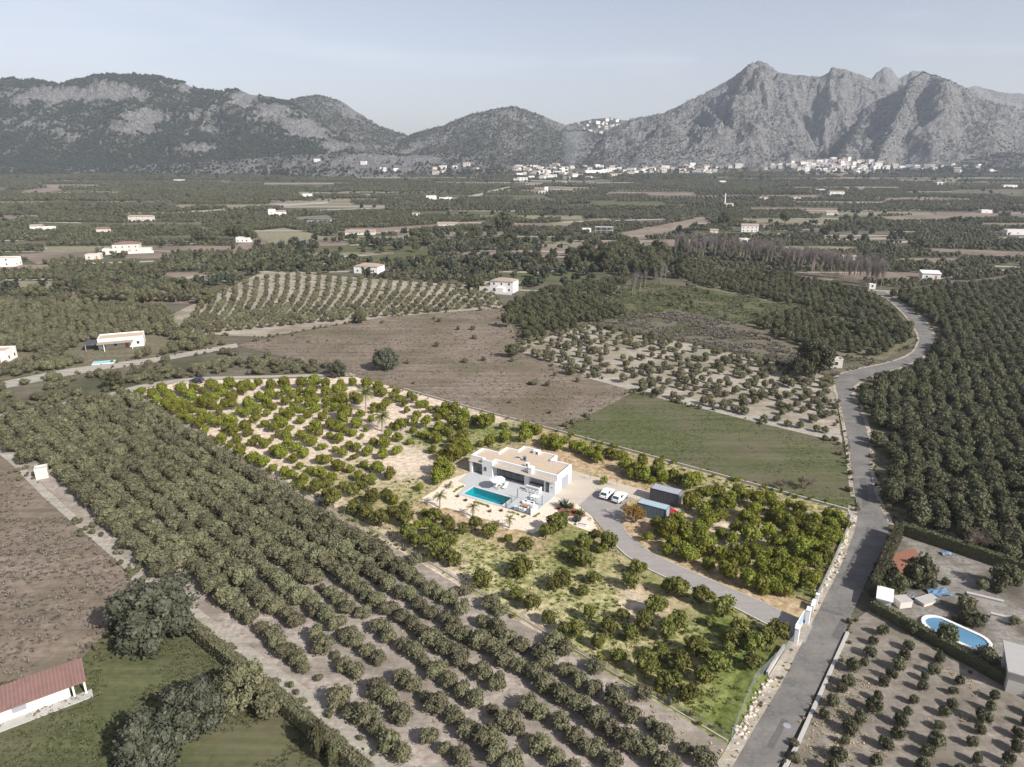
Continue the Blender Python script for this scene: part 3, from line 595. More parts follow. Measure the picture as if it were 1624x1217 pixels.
plain('container_blue_lit', (0.34, 0.43, 0.48), 0.5, metal=0.2, var=0.15, scale=0.9)  # same container paler, sunlight painted into roof, ends and doors
plain('car_white', (0.80, 0.80, 0.81), 0.25, spec=0.5, var=0.01)
plain('car_dark', (0.015, 0.02, 0.03), 0.25, spec=0.5, var=0.05)
plain('car_red', (0.35, 0.01, 0.03), 0.3, spec=0.5, var=0.03)
plain('rubber', (0.02, 0.02, 0.02), 0.8)
plain('alloy', (0.35, 0.35, 0.37), 0.35, metal=0.8)
plain('lamp_red', (0.45, 0.02, 0.02), 0.3)
plain('gate_shade_blue', (0.27, 0.36, 0.45), 0.5, var=0.05)  # bluish shade on the gate's inner face, put into the slat colour
plain('roof_tile_tan', (0.30, 0.235, 0.185), 0.9, var=0.2, scale=1.2, bump=0.5, bscale=3)
plain('roof_tile_red', (0.190, 0.110, 0.096), 0.9, var=0.25, scale=1.0, bump=0.5, bscale=3)
plain('wall_cream', (0.50, 0.47, 0.425), 0.9, var=0.05, scale=0.5)
plain('wall_white', (0.62, 0.605, 0.585), 0.9, var=0.05, scale=0.5)
plain('block_grey', (0.32, 0.31, 0.30), 0.9, var=0.1)
m, n, l, bs = new_mat('glass_dark'); bs.inputs['Base Color'].default_value = (0.035, 0.055, 0.06, 1); bs.inputs['Roughness'].default_value = 0.05; set_spec(bs, 0.8)
def see_through(name, col, fac):
    m, n, l, bs = new_mat(name); t = n.new('ShaderNodeBsdfTransparent'); t.inputs['Color'].default_value = (*col, 1)
    g = n.new('ShaderNodeBsdfGlossy'); g.inputs['Roughness'].default_value = 0.03; lw = n.new('ShaderNodeLayerWeight'); f = n.new('ShaderNodeMath'); f.operation = 'POWER'; f.inputs[1].default_value = fac; l.new(lw.outputs['Facing'], f.inputs[0])
    s = n.new('ShaderNodeMixShader'); l.new(f.outputs[0], s.inputs[0]); l.new(t.outputs[0], s.inputs[1]); l.new(g.outputs[0], s.inputs[2]); l.new(s.outputs[0], n['Material Output'].inputs['Surface']); return m, n, l, g
see_through('clear_glass', (0.93, 0.96, 0.96), 6.0)
m, n, l, g = see_through('pool_water', (0.12, 0.62, 0.67), 5.0)
no = n.new('ShaderNodeTexNoise'); no.inputs['Scale'].default_value = 2.5; bu = n.new('ShaderNodeBump'); bu.inputs['Strength'].default_value = 0.06
tcn = n.new('ShaderNodeTexCoord'); l.new(tcn.outputs['Object'], no.inputs['Vector']); l.new(no.outputs['Fac'], bu.inputs['Height']); l.new(bu.outputs[0], g.inputs['Normal'])
m, n, l, bs = new_mat('wire_mesh'); bs.inputs['Base Color'].default_value = (0.33, 0.36, 0.36, 1); bs.inputs['Metallic'].default_value = 0.4
t = n.new('ShaderNodeBsdfTransparent'); s = n.new('ShaderNodeMixShader'); s.inputs[0].default_value = 0.30
l.new(t.outputs[0], s.inputs[1]); l.new(bs.outputs[0], s.inputs[2]); l.new(s.outputs[0], n['Material Output'].inputs['Surface'])

# ------------------------------------------------------------ paving
def wsheet(name, pts, mat, z, label, cat, kind='structure'):
    pts = [tuple(p)[:2] for p in pts]
    if area(pts) < 0: pts = pts[::-1]
    bm = bmesh.new(); f = bm.faces.new([bm.verts.new((x, y, z)) for x, y in pts]); f.normal_update(); bmesh.ops.triangulate(bm, faces=[f])
    me = bpy.data.meshes.new(name); bm.to_mesh(me); bm.free(); me.materials.append(MATS[mat]); return tag(put(name, me), label, cat, None, kind)
HW = lambda L_: [H(*q) for q in L_]
PXL = lambda L_, ox=0, oy=0, k=1: [P(ox + x / k, oy + y / k) for x, y in L_]
TERR = [(-20.0, 0.24), (-20.0, -0.4), (-19.6, -5.1), (-17.0, -5.6), (-16.4, -9.95), (-6.3, -9.8), (0.3, -9.8), (0.3, -0.2), (0.0, 0.0)]
wsheet('gravel_bed', HW([(-19.98, -0.3), (-22.1, -6.6), (-21.1, -10.6), (-21.3, -14.6), (-20.4, -15.7), (-18.5, -15.9), (-16.6, -16.7), (-15.7, -16.5), (-15.1, -15.5), (-12.4, -15.2), (-10.4, -15.9), (-9.4, -16.5), (-8.2, -16.4), (-7.6, -15.4), (-5.6, -15.0), (-3.9, -15.1), (-2.6, -15.5), (-1.5, -16.2), (-0.4, -16.1), (0.3, -15.3), (2.0, -15.0), (3.6, -15.0), (4.5, -12.2), (5.5, -9.5), (7.1, -8.5), (9.7, -9.0), (12.2, -9.2), (14.6, -10.3), (9.9, -4.1), (6.0, -1.5), (0.25, -0.6), (0.25, -9.75), (-6.3, -9.75), (-16.35, -9.9), (-16.95, -5.6), (-19.55, -5.1)]), 'gravel', 0.030, 'pale gravel bed round the pool terrace', 'gravel', 'structure')
wsheet('apron', HW([(0.0, -0.6), (0.3, -0.6), (6.0, -1.5), (5.92, 6.7), (0.05, 6.85), (0.05, 0.0)]), 'concrete_apron', 0.034, 'beige concrete apron in front of the garage', 'paving')
wsheet('path', HW([(-2.5, 11.6), (5.15, 11.3), (15.2, 10.9), (16.4, 10.2), (16.4, 6.2), (13.4, 6.62), (5.92, 6.72), (0.05, 6.87), (-2.5, 9.4)]), 'gravel_path' if 'gravel_path' in MATS else 'concrete_apron', 0.026, 'pale strip of path behind the parked cars', 'path')
DL = [(400, 20), (545, 200), (640, 290), (780, 380), (900, 450), (1130, 560), (1330, 650), (1620, 760)]; DL2 = [(450, 240), (820, 430), (1085, 590)]
DR = [(620, 0), (680, 70), (790, 170), (900, 250), (1070, 340), (1250, 420), (1430, 500), (1620, 580)]; DR2 = [(600, 110), (830, 210), (1000, 300), (1190, 372)]
dl = HW([(5.95, -1.5), (9.9, -4.1)]) + PXL(DL, 901, 840, 7) + PXL(DL2, 1100, 930, 7) + [H(48.6, -20.4)]
dr = HW([(13.4, 3.7), (14.4, -1.0)]) + PXL(DR, 901, 840, 7) + PXL(DR2, 1100, 930, 7) + [H(49.0, -16.2)]
wsheet('driveway', [H(5.95, 6.68)] + dl + [H(49.3, -20.5), H(49.6, -16.1)] + dr[::-1] + [H(13.4, 6.6)], 'drive_asphalt', 0.080, 'grey asphalt driveway from the gate to the villa', 'driveway')
b = MB(); b.strip([tuple(H(5.86, -1.5))[:2], tuple(H(5.86, 6.7))[:2]], [tuple(H(6.04, -1.5))[:2], tuple(H(6.04, 6.7))[:2]], 0.086); tag(b.build('joint_strip', 'concrete'), 'pale concrete joint between apron and driveway', 'kerb', None, 'structure')
def ribbon_wall(name, line, w, h, mat, label, cat, kind=None, z0=-0.05):
    A = offs([tuple(q)[:2] for q in line], w / 2); B = offs([tuple(q)[:2] for q in line], -w / 2); n_ = len(A); b = MB()
    vs = [(x, y, z0) for x, y in A] + [(x, y, z0) for x, y in B] + [(x, y, h) for x, y in A] + [(x, y, h) for x, y in B]; fs = []
    for i in range(n_ - 1):
        fs += [(2 * n_ + i, 3 * n_ + i, 3 * n_ + i + 1, 2 * n_ + i + 1), (i, 2 * n_ + i, 2 * n_ + i + 1, i + 1), (n_ + i, n_ + i + 1, 3 * n_ + i + 1, 3 * n_ + i)]
    fs += [(0, n_, 3 * n_, 2 * n_), (n_ - 1, 3 * n_ - 1, 4 * n_ - 1, 2 * n_ - 1)]
    b.add(vs, fs); return tag(b.build(name, mat), label, cat, None, kind)
ribbon_wall('kerb', PXL(DL, 901, 840, 7) + PXL(DL2, 1100, 930, 7), 0.28, 0.16, 'concrete', 'pale kerb along the lawn side of the driveway', 'kerb', 'structure')
ribbon_wall('kerb', PXL(DR, 901, 840, 7) + PXL(DR2[:3], 1100, 930, 7), 0.18, 0.12, 'concrete', 'thin kerb along the orchard side of the driveway', 'kerb', 'structure')

ter = house_thing('terrace', 'light grey tiled pool terrace in front of the villa', 'terrace'); ter['kind'] = 'structure'
b = MB(); q0, q1, v0, v1 = -15.4, -6.45, -9.2, -5.75
b.prism([(-20.0, 0.24), (-20.0, -0.4), (-19.6, -5.1), (-17.0, -5.6), (q0, -5.6), (q0, 0.24)], -0.02, 0.10)
b.prism([(-17.0, -5.6), (-16.4, -9.95), (q0, -9.94), (q0, -5.6)], -0.02, 0.10)
b.prism([(q0, v1), (q1, v1), (q1, 0.88), (q0, 0.88)], -0.02, 0.10)
b.prism([(q0, -9.94), (q1, -9.8), (q1, v0), (q0, v0)], -0.02, 0.10)
b.prism([(q1, -9.8), (0.3, -9.8), (0.3, -0.02), (q1, -0.02)], -0.02, 0.10)
b.build('paving', 'tile_grey', ter)
joint = MB()
for k in range(1, 25): joint.box(-20.0 + k * 0.8, -20.0 + k * 0.8 + 0.02, -5.0, -0.3, 0.101, 0.104)
for k in range(1, 6): joint.box(-19.6, 0.2, -0.9 * k, -0.9 * k + 0.02, 0.1015, 0.1045)
joint.build('tile_joint', 'coping', ter)
pool = house_thing('swimming_pool', 'rectangular turquoise swimming pool on the villa terrace', 'pool')
b = MB(); b.add([(q0, v0, .1), (q1, v0, .1), (q1, v1, .1), (q0, v1, .1), (q0, v0, -1.2), (q1, v0, -1.7), (q1, v1, -1.7), (q0, v1, -1.2)], [(4, 5, 6, 7), (0, 4, 7, 3), (1, 2, 6, 5), (3, 7, 6, 2), (0, 1, 5, 4)])
b.build('basin', 'pool_tile', pool)
MB().add([(q0, v0, -0.03), (q1, v0, -0.03), (q1, v1, -0.03), (q0, v1, -0.03)], [(0, 1, 2, 3)]).build('water', 'pool_water', pool)
b = MB(); c_ = 0.32
b.prism([(q0 - c_, v0 - c_), (q1 + c_, v0 - c_), (q1, v0), (q0, v0)], 0.09, 0.125); b.prism([(q0, v1), (q1, v1), (q1 + c_, v1 + c_), (q0 - c_, v1 + c_)], 0.09, 0.126)
b.prism([(q0 - c_, v0 - c_), (q0, v0), (q0, v1), (q0 - c_, v1 + c_)], 0.09, 0.127); b.prism([(q1, v0), (q1 + c_, v0 - c_), (q1 + c_, v1 + c_), (q1, v1)], 0.09, 0.128)
b.build('coping', 'coping', pool)
for k in range(3):
    MB().box(-8.4 + k * 0.65, q1 - 0.005, v0 + 0.01, v1 - 0.01, -1.72, -1.15 + k * 0.33).build('step', 'pool_tile', pool)
for k in (0, 1):
    b = MB(); vv = v1 - 0.5 - k * 0.6
    b.tube((q1 - 0.35, vv, -0.6), (q1 - 0.3, vv, 0.7), .03, .03, 6); b.tube((q1 - 0.3, vv, 0.7), (q1 + 0.35, vv, 0.75), .03, .03, 6); b.tube((q1 + 0.35, vv, 0.75), (q1 + 0.4, vv, 0.1), .03, .03, 6)
    b.build('handrail', 'frame_dark', pool)

# ------------------------------------------------------------ the villa
vil = house_thing('villa', 'white flat-roofed villa beside the turquoise pool', 'house')
OUT = [(-20.1, 0.25), (-16.9, 0.25), (-16.9, -0.4), (-14.4, -0.4), (-14.4, 0.9), (0, 0.9), (0, 6.9), (-4.6, 6.9), (-4.6, 9.4), (-9.8, 9.4), (-9.8, 10.0), (-13.05, 10.0), (-13.05, 7.6), (-15.95, 7.6), (-15.95, 4.5), (-20.1, 4.5)]
def inset(pts, d):
    out = []; n_ = len(pts)
    for i in range(n_):
        p0, p1, p2 = [Vector((*pts[(i + k) % n_], 0)) for k in (-1, 0, 1)]
        e1, e2 = (p1 - p0).normalized(), (p2 - p1).normalized(); n1, n2 = Vector((-e1.y, e1.x, 0)), Vector((-e2.y, e2.x, 0))
        q = p1 + (n1 + n2) * d if abs(e1.dot(e2)) < 0.5 else p1 + n1 * d
        out.append((q.x, q.y))
    return out
INN = inset(OUT, 0.26); nO = len(OUT); ZP, ZR = 3.75, 3.30
b = MB(); vs = [(x, y, 0) for x, y in OUT] + [(x, y, ZP) for x, y in OUT] + [(x, y, ZP) for x, y in INN] + [(x, y, ZR - 0.02) for x, y in INN]; fs = []
for i in range(nO):
    j = (i + 1) % nO
    fs += [(i, j, nO + j, nO + i), (nO + i, nO + j, 2 * nO + j, 2 * nO + i), (2 * nO + i, 2 * nO + j, 3 * nO + j, 3 * nO + i)]
b.add(vs, fs); b.build('wall', 'render_white', vil)
bm = bmesh.new(); f = bm.faces.new([bm.verts.new((x, y, ZR)) for x, y in INN]); f.normal_update(); bmesh.ops.triangulate(bm, faces=[f]); me = bpy.data.meshes.new('roof'); bm.to_mesh(me); bm.free(); me.materials.append(MATS['roof_gravel'])
roof = put('roof', me, vil)
MB().box(-2.5, 0.0, 0.0, 0.9, 0, 2.70).build('wall', 'render_white', vil)
MB().box(-7.1, -6.0, 0.12, 0.9, 0, 2.70).build('wall', 'render_white', vil)
MB().box(-20.1, -19.5, -0.35, 0.25, 0, 2.66).build('pillar', 'render_white', vil)
can = MB().box(-14.4, 0.16, -0.48, 0.898, 2.70, 2.82).build('canopy', 'render_white', vil); MB().box(-14.34, 0.1, -0.42, 0.895, 2.82, 2.86).build('canopy_gravel', 'canopy_gravel', can)
can = MB().box(-20.3, -16.902, -0.48, 0.248, 2.66, 2.78).build('canopy', 'render_white', vil); MB().box(-20.24, -16.905, -0.42, 0.246, 2.78, 2.82).build('canopy_gravel', 'canopy_gravel', can)
ch = MB().box(-6.25, -5.45, 0.25, 1.3, 2.86, 4.15).build('chimney', 'render_white', vil); MB().box(-6.31, -5.39, 0.19, 1.36, 4.15, 4.23).build('chimney_cap', 'paint_white', ch)
MB().box(-9.85, -8.55, 8.3, 9.39, 3.32, 4.05).build('roof_box', 'render_white', roof)
MB().box(-9.0, -8.62, 8.25, 8.3, 3.4, 3.9).build('vent', 'frame_dark', roof)
def window(u0, u1, v, z0, z1, panes, name='window', glass='glass_dark', fr='frame_dark'):
    w = MB(); t_ = 0.06
    w.box(u0, u1, v - 0.07, v - 0.002, z0, z0 + t_); w.box(u0, u1, v - 0.071, v - 0.002, z1 - t_, z1)
    for k in range(panes + 1):
        x = u0 + (u1 - u0 - t_) * k / panes; w.box(x, x + t_, v - 0.075, v - 0.002, z0 + t_ * .5, z1 - t_ * .5)
    o = w.build(name, fr, vil)
    for k in range(panes):
        a = u0 + (u1 - u0 - t_) * k / panes + t_; c2 = u0 + (u1 - u0 - t_) * (k + 1) / panes
        MB().box(a, c2, v - 0.035, v - 0.001, z0 + t_, z1 - t_).build('pane', glass, o)
    return o
window(-14.05, -7.15, 0.9, 0.1, 2.5, 4, 'glass_door'); window(-19.45, -17.0, 0.25, 0.1, 2.35, 2, 'glass_door')
window(-16.35, -15.85, -0.4, 1.35, 2.15, 1); window(-2.1, -1.35, 0.0, 0.1, 2.2, 1, 'door')
MB().box(0.002, 0.06, 2.75, 5.5, 0.04, 2.4).build('garage_door', 'garage_grey', vil)
gd = vil.children[-1]
for k in range(5): MB().box(0.06, 0.075, 2.78, 5.47, 0.10 + k * 0.46, 0.50 + k * 0.46).build('garage_panel', 'garage_grey', gd)
MB().box(0.002, 0.12, 1.35, 1.55, 1.45, 1.85).build('wall_lamp', 'frame_dark', vil)
MB().box(-0.95, -0.6, -0.03, -0.002, 1.2, 1.45).build('house_sign', 'steel_grey', vil)
k_ = MB().box(-5.9, -2.6, 0.25, 0.85, 0.1, 0.95).build('kitchen_counter', 'steel_grey', vil); MB().box(-5.95, -2.55, 0.2, 0.89, 0.95, 1.0).build('worktop', 'frame_dark', k_); MB().box(-3.6, -3.0, 0.2, 0.24, 0.15, 0.9).build('fridge', 'paint_white', k_)
MB().box(-5.7, -2.7, 0.80, 0.895, 1.0, 1.75).build('backsplash', 'block_grey', vil)
def roof_unit(u, v, w, d, h, label, mat, face=None):
    o = house_thing('air_conditioner', label, 'air conditioner', u, v, ZR); MB().box(-w / 2, w / 2, -d / 2, d / 2, 0.08, h).build('casing', mat, o)
    MB().box(-w / 2, w / 2, -d / 2 + .04, d / 2 - .04, 0.0, 0.08).build('stand', 'frame_dark', o)
    fr = MB(); fr.add([(0.24 * h * math.cos(a * math.pi / 8), -d / 2 - 0.02, h * 0.55 + 0.24 * h * math.sin(a * math.pi / 8)) for a in range(16)], [tuple(range(16))]); fr.build('fan_grille', face or 'frame_dark', o)
roof_unit(-9.4, 4.4, 0.85, 0.45, 1.05, 'dark grey condenser unit in the middle of the villa roof', 'steel_grey'); roof_unit(-7.6, 2.2, 0.75, 0.45, 0.85, 'white condenser unit near the front of the villa roof', 'paint_white')
o = house_thing('skylight', 'low white skylight left of the roof condenser', 'skylight', -11.3, 4.5, ZR); MB().box(-0.5, 0.5, -0.35, 0.35, 0, 0.25).build('kerb', 'render_white', o); MB().box(-0.45, 0.45, -0.3, 0.3, 0.25, 0.29).build('glazing', 'glass_dark', o)

# ------------------------------------------------------------ terrace furniture
TZ = 0.10
o = house_thing('bar_counter', 'white masonry bar in front of the outdoor kitchen', 'counter', -4.2, -1.45, TZ)
MB().box(-1.55, 1.5, -0.15, 0.15, 0, 1.05).build('base', 'render_white', o); MB().box(-1.62, 1.57, -0.28, 0.35, 1.05, 1.12).build('worktop', 'coping', o); MB().box(1.3, 1.5, 0.15, 0.9, 0, 1.05).build('return_wall', 'render_white', o)
def stool(): 
    r = thing('bar_stool', '', 'stool', (0, 0, 0)); MB().tube((0, 0, .68), (0, 0, .74), .19, .19, 10).build('seat', 'paint_white', r); MB().add([(-.18, .15, .74), (.18, .15, .74), (.2, .2, 1.0), (-.2, .2, 1.0)], [(0, 1, 2, 3)]).build('backrest', 'paint_white', r)
    MB().tube((0, 0, .03), (0, 0, .68), .03, .03, 6).build('post', 'steel_grey', r); MB().tube((0, 0, 0), (0, 0, .03), .2, .18, 10).build('base', 'steel_grey', r); return r
def copy_tree(o, parent=None, loc=None, rz=None, scale=None):
    c = o.copy(); COL.objects.link(c); c.parent = parent
    if loc is not None: c.location = loc
    if rz is not None: c.rotation_euler = (0, 0, rz)
    if scale is not None: c.scale = scale
    for ch in o.children: copy_tree(ch, c)
    return c
s0 = stool()
SW = ['first', 'second', 'third', 'fourth']
for k in range(4):
    s = s0 if k == 0 else copy_tree(s0); s.location = H(-5.3 + k * 0.75, -2.05, TZ); s.rotation_euler = (0, 0, HA + math.pi)
    tag(s, 'white bar stool at the masonry bar, %s from the glass doors' % SW[k], 'stool', 'bar stools')
# parasol and loungers
um = house_thing('parasol', 'big white parasol over the sun loungers', 'parasol', -10.9, -3.95, TZ)
b = MB(); rr = 1.62; vs = [(0, 0, 2.62)] + [(rr * math.cos(i * math.pi / 4), rr * math.sin(i * math.pi / 4), 2.12) for i in range(8)] + [(rr * math.cos(i * math.pi / 4), rr * math.sin(i * math.pi / 4), 1.94) for i in range(8)]
b.add(vs, [(0, 1 + i, 1 + (i + 1) % 8) for i in range(8)] + [(1 + i, 9 + i, 9 + (i + 1) % 8, 1 + (i + 1) % 8) for i in range(8)]); b.build('canopy', 'cushion', um)
MB().tube((0, 0, 0.1), (0, 0, 2.66), .035, .03, 8).build('pole', 'steel_grey', um); MB().box(-.4, .4, -.4, .4, 0, .1).build('base', 'block_grey', um)
for i in range(8): MB().tube((0, 0, 2.58), (rr * .97 * math.cos(i * math.pi / 4), rr * .97 * math.sin(i * math.pi / 4), 2.09), .012, .012, 4).build('rib', 'steel_grey', um)
def lounger(u, v, label):
    o = house_thing('sun_lounger', label, 'sun lounger', u, v, TZ, 'sun loungers', R(8)); MB().box(-.34, .34, -1.0, .35, .24, .30).build('frame', 'paint_white', o)
    MB().box(-.31, .31, -.98, .32, .30, .40).build('mattress', 'cushion', o); b = MB(); b.add([(-.31, .32, .30), (.31, .32, .30), (.31, .95, .66), (-.31, .95, .66), (-.31, .30, .40), (.31, .30, .40), (.31, .90, .75), (-.31, .90, .75)], [(0, 3, 2, 1), (4, 5, 6, 7), (0, 1, 5, 4), (1, 2, 6, 5), (2, 3, 7, 6), (3, 0, 4, 7)]); b.build('backrest', 'cushion', o)
    for sx in (-.3, .3):
        for sy in (-.9, .3): MB().box(sx - .03, sx + .03, sy - .03, sy + .03, 0, .24).build('leg', 'steel_grey', o)
lounger(-11.8, -2.9, 'white sun lounger beside the parasol, nearer its shadow'); lounger(-9.9, -2.5, 'white sun lounger standing clear of the parasol')
o = house_thing('side_table', 'small white table between the two loungers', 'table', -10.85, -2.6, TZ); MB().tube((0, 0, .38), (0, 0, .42), .25, .25, 12).build('table_top', 'paint_white', o); MB().tube((0, 0, 0), (0, 0, .38), .05, .03, 7).build('leg', 'steel_grey', o)
# dining table and chairs
o = house_thing('dining_table', 'white dining table on the terrace behind the glass screen', 'table', -2.3, -4.1, TZ); MB().box(-.75, .75, -.45, .45, .70, .75).build('table_top', 'paint_white', o)
for sx in (-.68, .68):
    for sy in (-.38, .38): MB().box(sx - .03, sx + .03, sy - .03, sy + .03, 0, .70).build('leg', 'paint_white', o)
def chair():
    r = thing('garden_chair', '', 'chair', (0, 0, 0)); MB().box(-.24, .24, -.24, .24, .42, .47).build('seat', 'paint_white', r); MB().box(-.24, .24, .20, .25, .47, .92).build('backrest', 'paint_white', r)
    for sx in (-.2, .2):
        for sy in (-.2, .2): MB().box(sx - .02, sx + .02, sy - .02, sy + .02, 0, .42).build('leg', 'steel_grey', r)
    return r
c0 = chair()
for k, (du, dv, rz, lab) in enumerate([(-.4, .75, 0, 'far side near the bar'), (.4, .75, 0, 'far side near the house corner'), (-.4, -.75, math.pi, 'pool side near the screen post'), (.4, -.75, math.pi, 'pool side near the gravel')]):
    s = c0 if k == 0 else copy_tree(c0); s.location = H(-2.3 + du, -4.1 + dv, TZ); s.rotation_euler = (0, 0, HA + rz); tag(s, 'white chair at the dining table, ' + lab, 'chair', 'dining chairs')
# lounge corner with windbreak wall
o = house_thing('windbreak_wall', 'low white wall behind the lounge corner of the terrace', 'wall', 0, 0, 0); MB().box(0.0, 0.28, -9.75, -7.6, 0.1, 1.25).build('wall', 'render_white', o); MB().box(-0.05, 0.33, -9.8, -7.55, 1.25, 1.3).build('coping', 'coping', o)
def sofa(u, v, w, rz, label):
    o = house_thing('outdoor_sofa', label, 'sofa', u, v, TZ, None, rz); MB().box(-w / 2, w / 2, -.4, .4, .08, .34).build('base', 'paint_white', o); MB().box(-w / 2 + .08, w / 2 - .08, -.38, .22, .34, .48).build('seat_cushion', 'cushion', o)
    MB().box(-w / 2, w / 2, .24, .4, .34, .78).build('backrest', 'cushion', o)
    for sx in (-1, 1): MB().box(sx * w / 2 - .06, sx * w / 2 + .06, -.38, .238, .34, .58).build('armrest', 'paint_white', o)
    for sx in (-.3, .3): MB().box(sx * w - .17, sx * w + .17, .06, .22, .49, .72).build('pillow', 'dark_cushion', o)
sofa(-2.2, -6.5, 2.3, 0, 'white outdoor sofa with dark pillows beside the dining table'); sofa(-2.5, -9.2, 2.2, math.pi, 'white outdoor sofa with dark pillows at the glass edge'); sofa(-0.55, -8.6, 1.6, -math.pi / 2, 'short white sofa against the windbreak wall')
o = house_thing('coffee_table', 'low wooden-topped table between the outdoor sofas', 'table', -2.3, -7.6, TZ); MB().box(-.75, .75, -.35, .35, .30, .36).build('table_top', 'wood', o)
for sx in (-.65, .65): MB().box(sx - .05, sx + .05, -.3, .3, 0, .30).build('leg', 'paint_white', o)
# glass screens on posts
def screen(pts, label):
    r = house_thing('glass_screen', label, 'screen', 0, 0, 0)
    for i, (u, v) in enumerate(pts):
        MB().box(u - .04, u + .04, v - .04, v + .04, 0.1, 2.1 if i in (0, len(pts) - 1) else 1.2).build('post', 'frame_dark', r)
    for (u0, w0), (u1, w1) in zip(pts[:-1], pts[1:]):
        L_ = math.hypot(u1 - u0, w1 - w0); dx, dy = (u1 - u0) / L_, (w1 - w0) / L_; px_, py_ = -dy * .008, dx * .008
        MB().prism([(u0 + dx * .05 + px_, w0 + dy * .05 + py_), (u1 - dx * .05 + px_, w1 - dy * .05 + py_), (u1 - dx * .05 - px_, w1 - dy * .05 - py_), (u0 + dx * .05 - px_, w0 + dy * .05 - py_)], 0.18, 1.15).build('glass_panel', 'clear_glass', r)
        MB().tube((u0, w0, 0.15), (u1, w1, 0.15), .02, .02, 4).build('rail', 'frame_dark', r)
screen([(-5.45, -5.2), (-5.4, -7.4), (-5.35, -9.65)], 'glass screen on dark posts beside the pool steps'); screen([(-5.25, -9.66), (-2.6, -9.7), (-0.1, -9.72)], 'glass screen on dark posts along the front of the lounge')
screen([(-2.6, -5.35), (-1.3, -5.33), (0.05, -5.3)], 'glass screen on dark posts behind the lounge')

# ------------------------------------------------------------ plants round the terrace
def palm_meshes(seed, nf, L_, droop, mat='leaf_palm', lw=0.46):
    r = random.Random(seed); b = MB()
    for k in range(nf):
        a = k * 2.399 + r.uniform(-.2, .2); el = r.uniform(-0.15, 1.25); pts = []; p = Vector((0, 0, 0)); d = Vector((math.cos(a) * math.cos(el), math.sin(a) * math.cos(el), math.sin(el))); ns = 7
        for s in range(ns + 1):
            pts.append(p.copy()); p = p + d * (L_ / ns); d = (d + Vector((0, 0, -droop / ns * (0.6 + s / ns)))).normalized()
        side = Vector((-math.sin(a), math.cos(a), 0))
        for s in range(ns):
            w = lw * L_ * 0.5 * math.sin(math.pi * (s + 0.9) / (ns + 1.2)) + 0.03
            for sg in (-1, 1):
                for h_ in (0.0, 0.5):
                    q0_ = pts[s].lerp(pts[s + 1], h_); q1_ = pts[s].lerp(pts[s + 1], min(1, h_ + 0.40)); tip = q0_ + side * sg * w + (pts[s + 1] - pts[s]) * 0.9 + Vector((0, 0, -w * 0.45))
                    b.add([q0_, q1_, tip], [(0, 1, 2)])
            b.tube(pts[s], pts[s + 1], .022 * L_ * (1 - s / ns * .8), .022 * L_ * (1 - (s + 1) / ns * .8), 4, cap=False)
    return b.mesh('crown', mat)
def palm(loc, h, L_, nf, label, seed, droop=1.5, r0=0.17, group=None):
    r = thing('palm_tree', label, 'palm tree', loc, 0, group); c = put('crown', palm_meshes(seed, nf, L_, droop), r, (0, 0, h)); b = MB(); n_ = max(3, int(h / 0.4))
    for i in range(n_): b.tube((0, 0, h * i / n_ - .02), (0, 0, h * (i + 1) / n_), r0 * (1.12 - 0.25 * i / n_), r0 * (0.98 - 0.25 * i / n_), 8, cap=False)
    b.build('trunk', 'bark_pale', r)
    return r
palm(H(-15.95, -16.0), 2.5, 1.65, 20, 'young palm at the left corner of the gravel bed', 1); palm(H(-8.6, -15.7), 2.1, 1.45, 18, 'young palm in the middle of the gravel front', 2); palm(H(-0.85, -15.55), 1.8, 1.2, 16, 'small palm at the right end of the gravel front', 3); palm(H(-19.3, -8.5), 0.7, 1.0, 18, 'low bushy palm at the left of the terrace', 4)
palm((-37.75, 166.2, 0), 5.3, 2.7, 40, 'tall palm standing in the orchard, the farther of two', 5, 1.9, .24); palm((-31.25, 153.4, 0), 3.7, 2.4, 36, 'shorter palm standing in the orchard, the nearer of two', 6, 2.0, .24)
def tuft_mesh(name, mat, n_, L_, w, seed, up=0.5, stiff=1.0):
    r = random.Random(seed); b = MB()
    for i in range(n_):
        a = r.uniform(0, 6.283); el = up + r.uniform(-.45, .55); l_ = L_ * r.uniform(.6, 1.1); d = Vector((math.cos(a) * math.cos(el), math.sin(a) * math.cos(el), max(.08, math.sin(el)))); s = Vector((-math.sin(a), math.cos(a), 0)) * w
        o_ = Vector((r.uniform(-.1, .1) * L_, r.uniform(-.1, .1) * L_, 0.0)); m_ = o_ + d * l_ * .55; t_ = o_ + d * l_ + Vector((0, 0, -l_ * .25 * (1 - stiff)))
        b.add([o_ - s * .6, o_ + s * .6, m_ + s, m_ - s, t_], [(0, 1, 2, 3), (3, 2, 4)])
    return b.mesh(name, mat)
bed = wsheet('planting_bed', HW([(2.9, -4.8), (4.2, -6.2), (5.8, -6.5), (8.75, -5.1), (8.9, -4.4), (7.3, -3.3), (5.4, -2.9), (4.3, -2.9)]), 'mulch', 0.05, 'reddish mulch bed at the edge of the driveway', 'planting bed')
def plant(name, uv, mesh, label, cat='plant', s=1.0, z=0.03, group=None):
    o = put(name, mesh, None, H(*uv, z), random.uniform(0, 6), (s, s, s)); return tag(o, label, cat, group)
plant('agave', (3.9, -3.8), tuft_mesh('agave', 'leaf_blue', 90, 1.9, .13, 3, .75), 'blue-green spiky agave bush in the mulch bed', 'agave', 1.0, .1)
plant('yucca', (5.2, -3.7), tuft_mesh('yucca', 'leaf_palm', 70, 1.4, .08, 4, .8), 'olive spiky yucca beside the blue agave', 'yucca'); plant('yucca', (7.8, -4.7), tuft_mesh('yucca', 'leaf_palm', 90, 1.5, .09, 5, .7), 'big spiky yucca at the driveway end of the mulch bed', 'yucca')
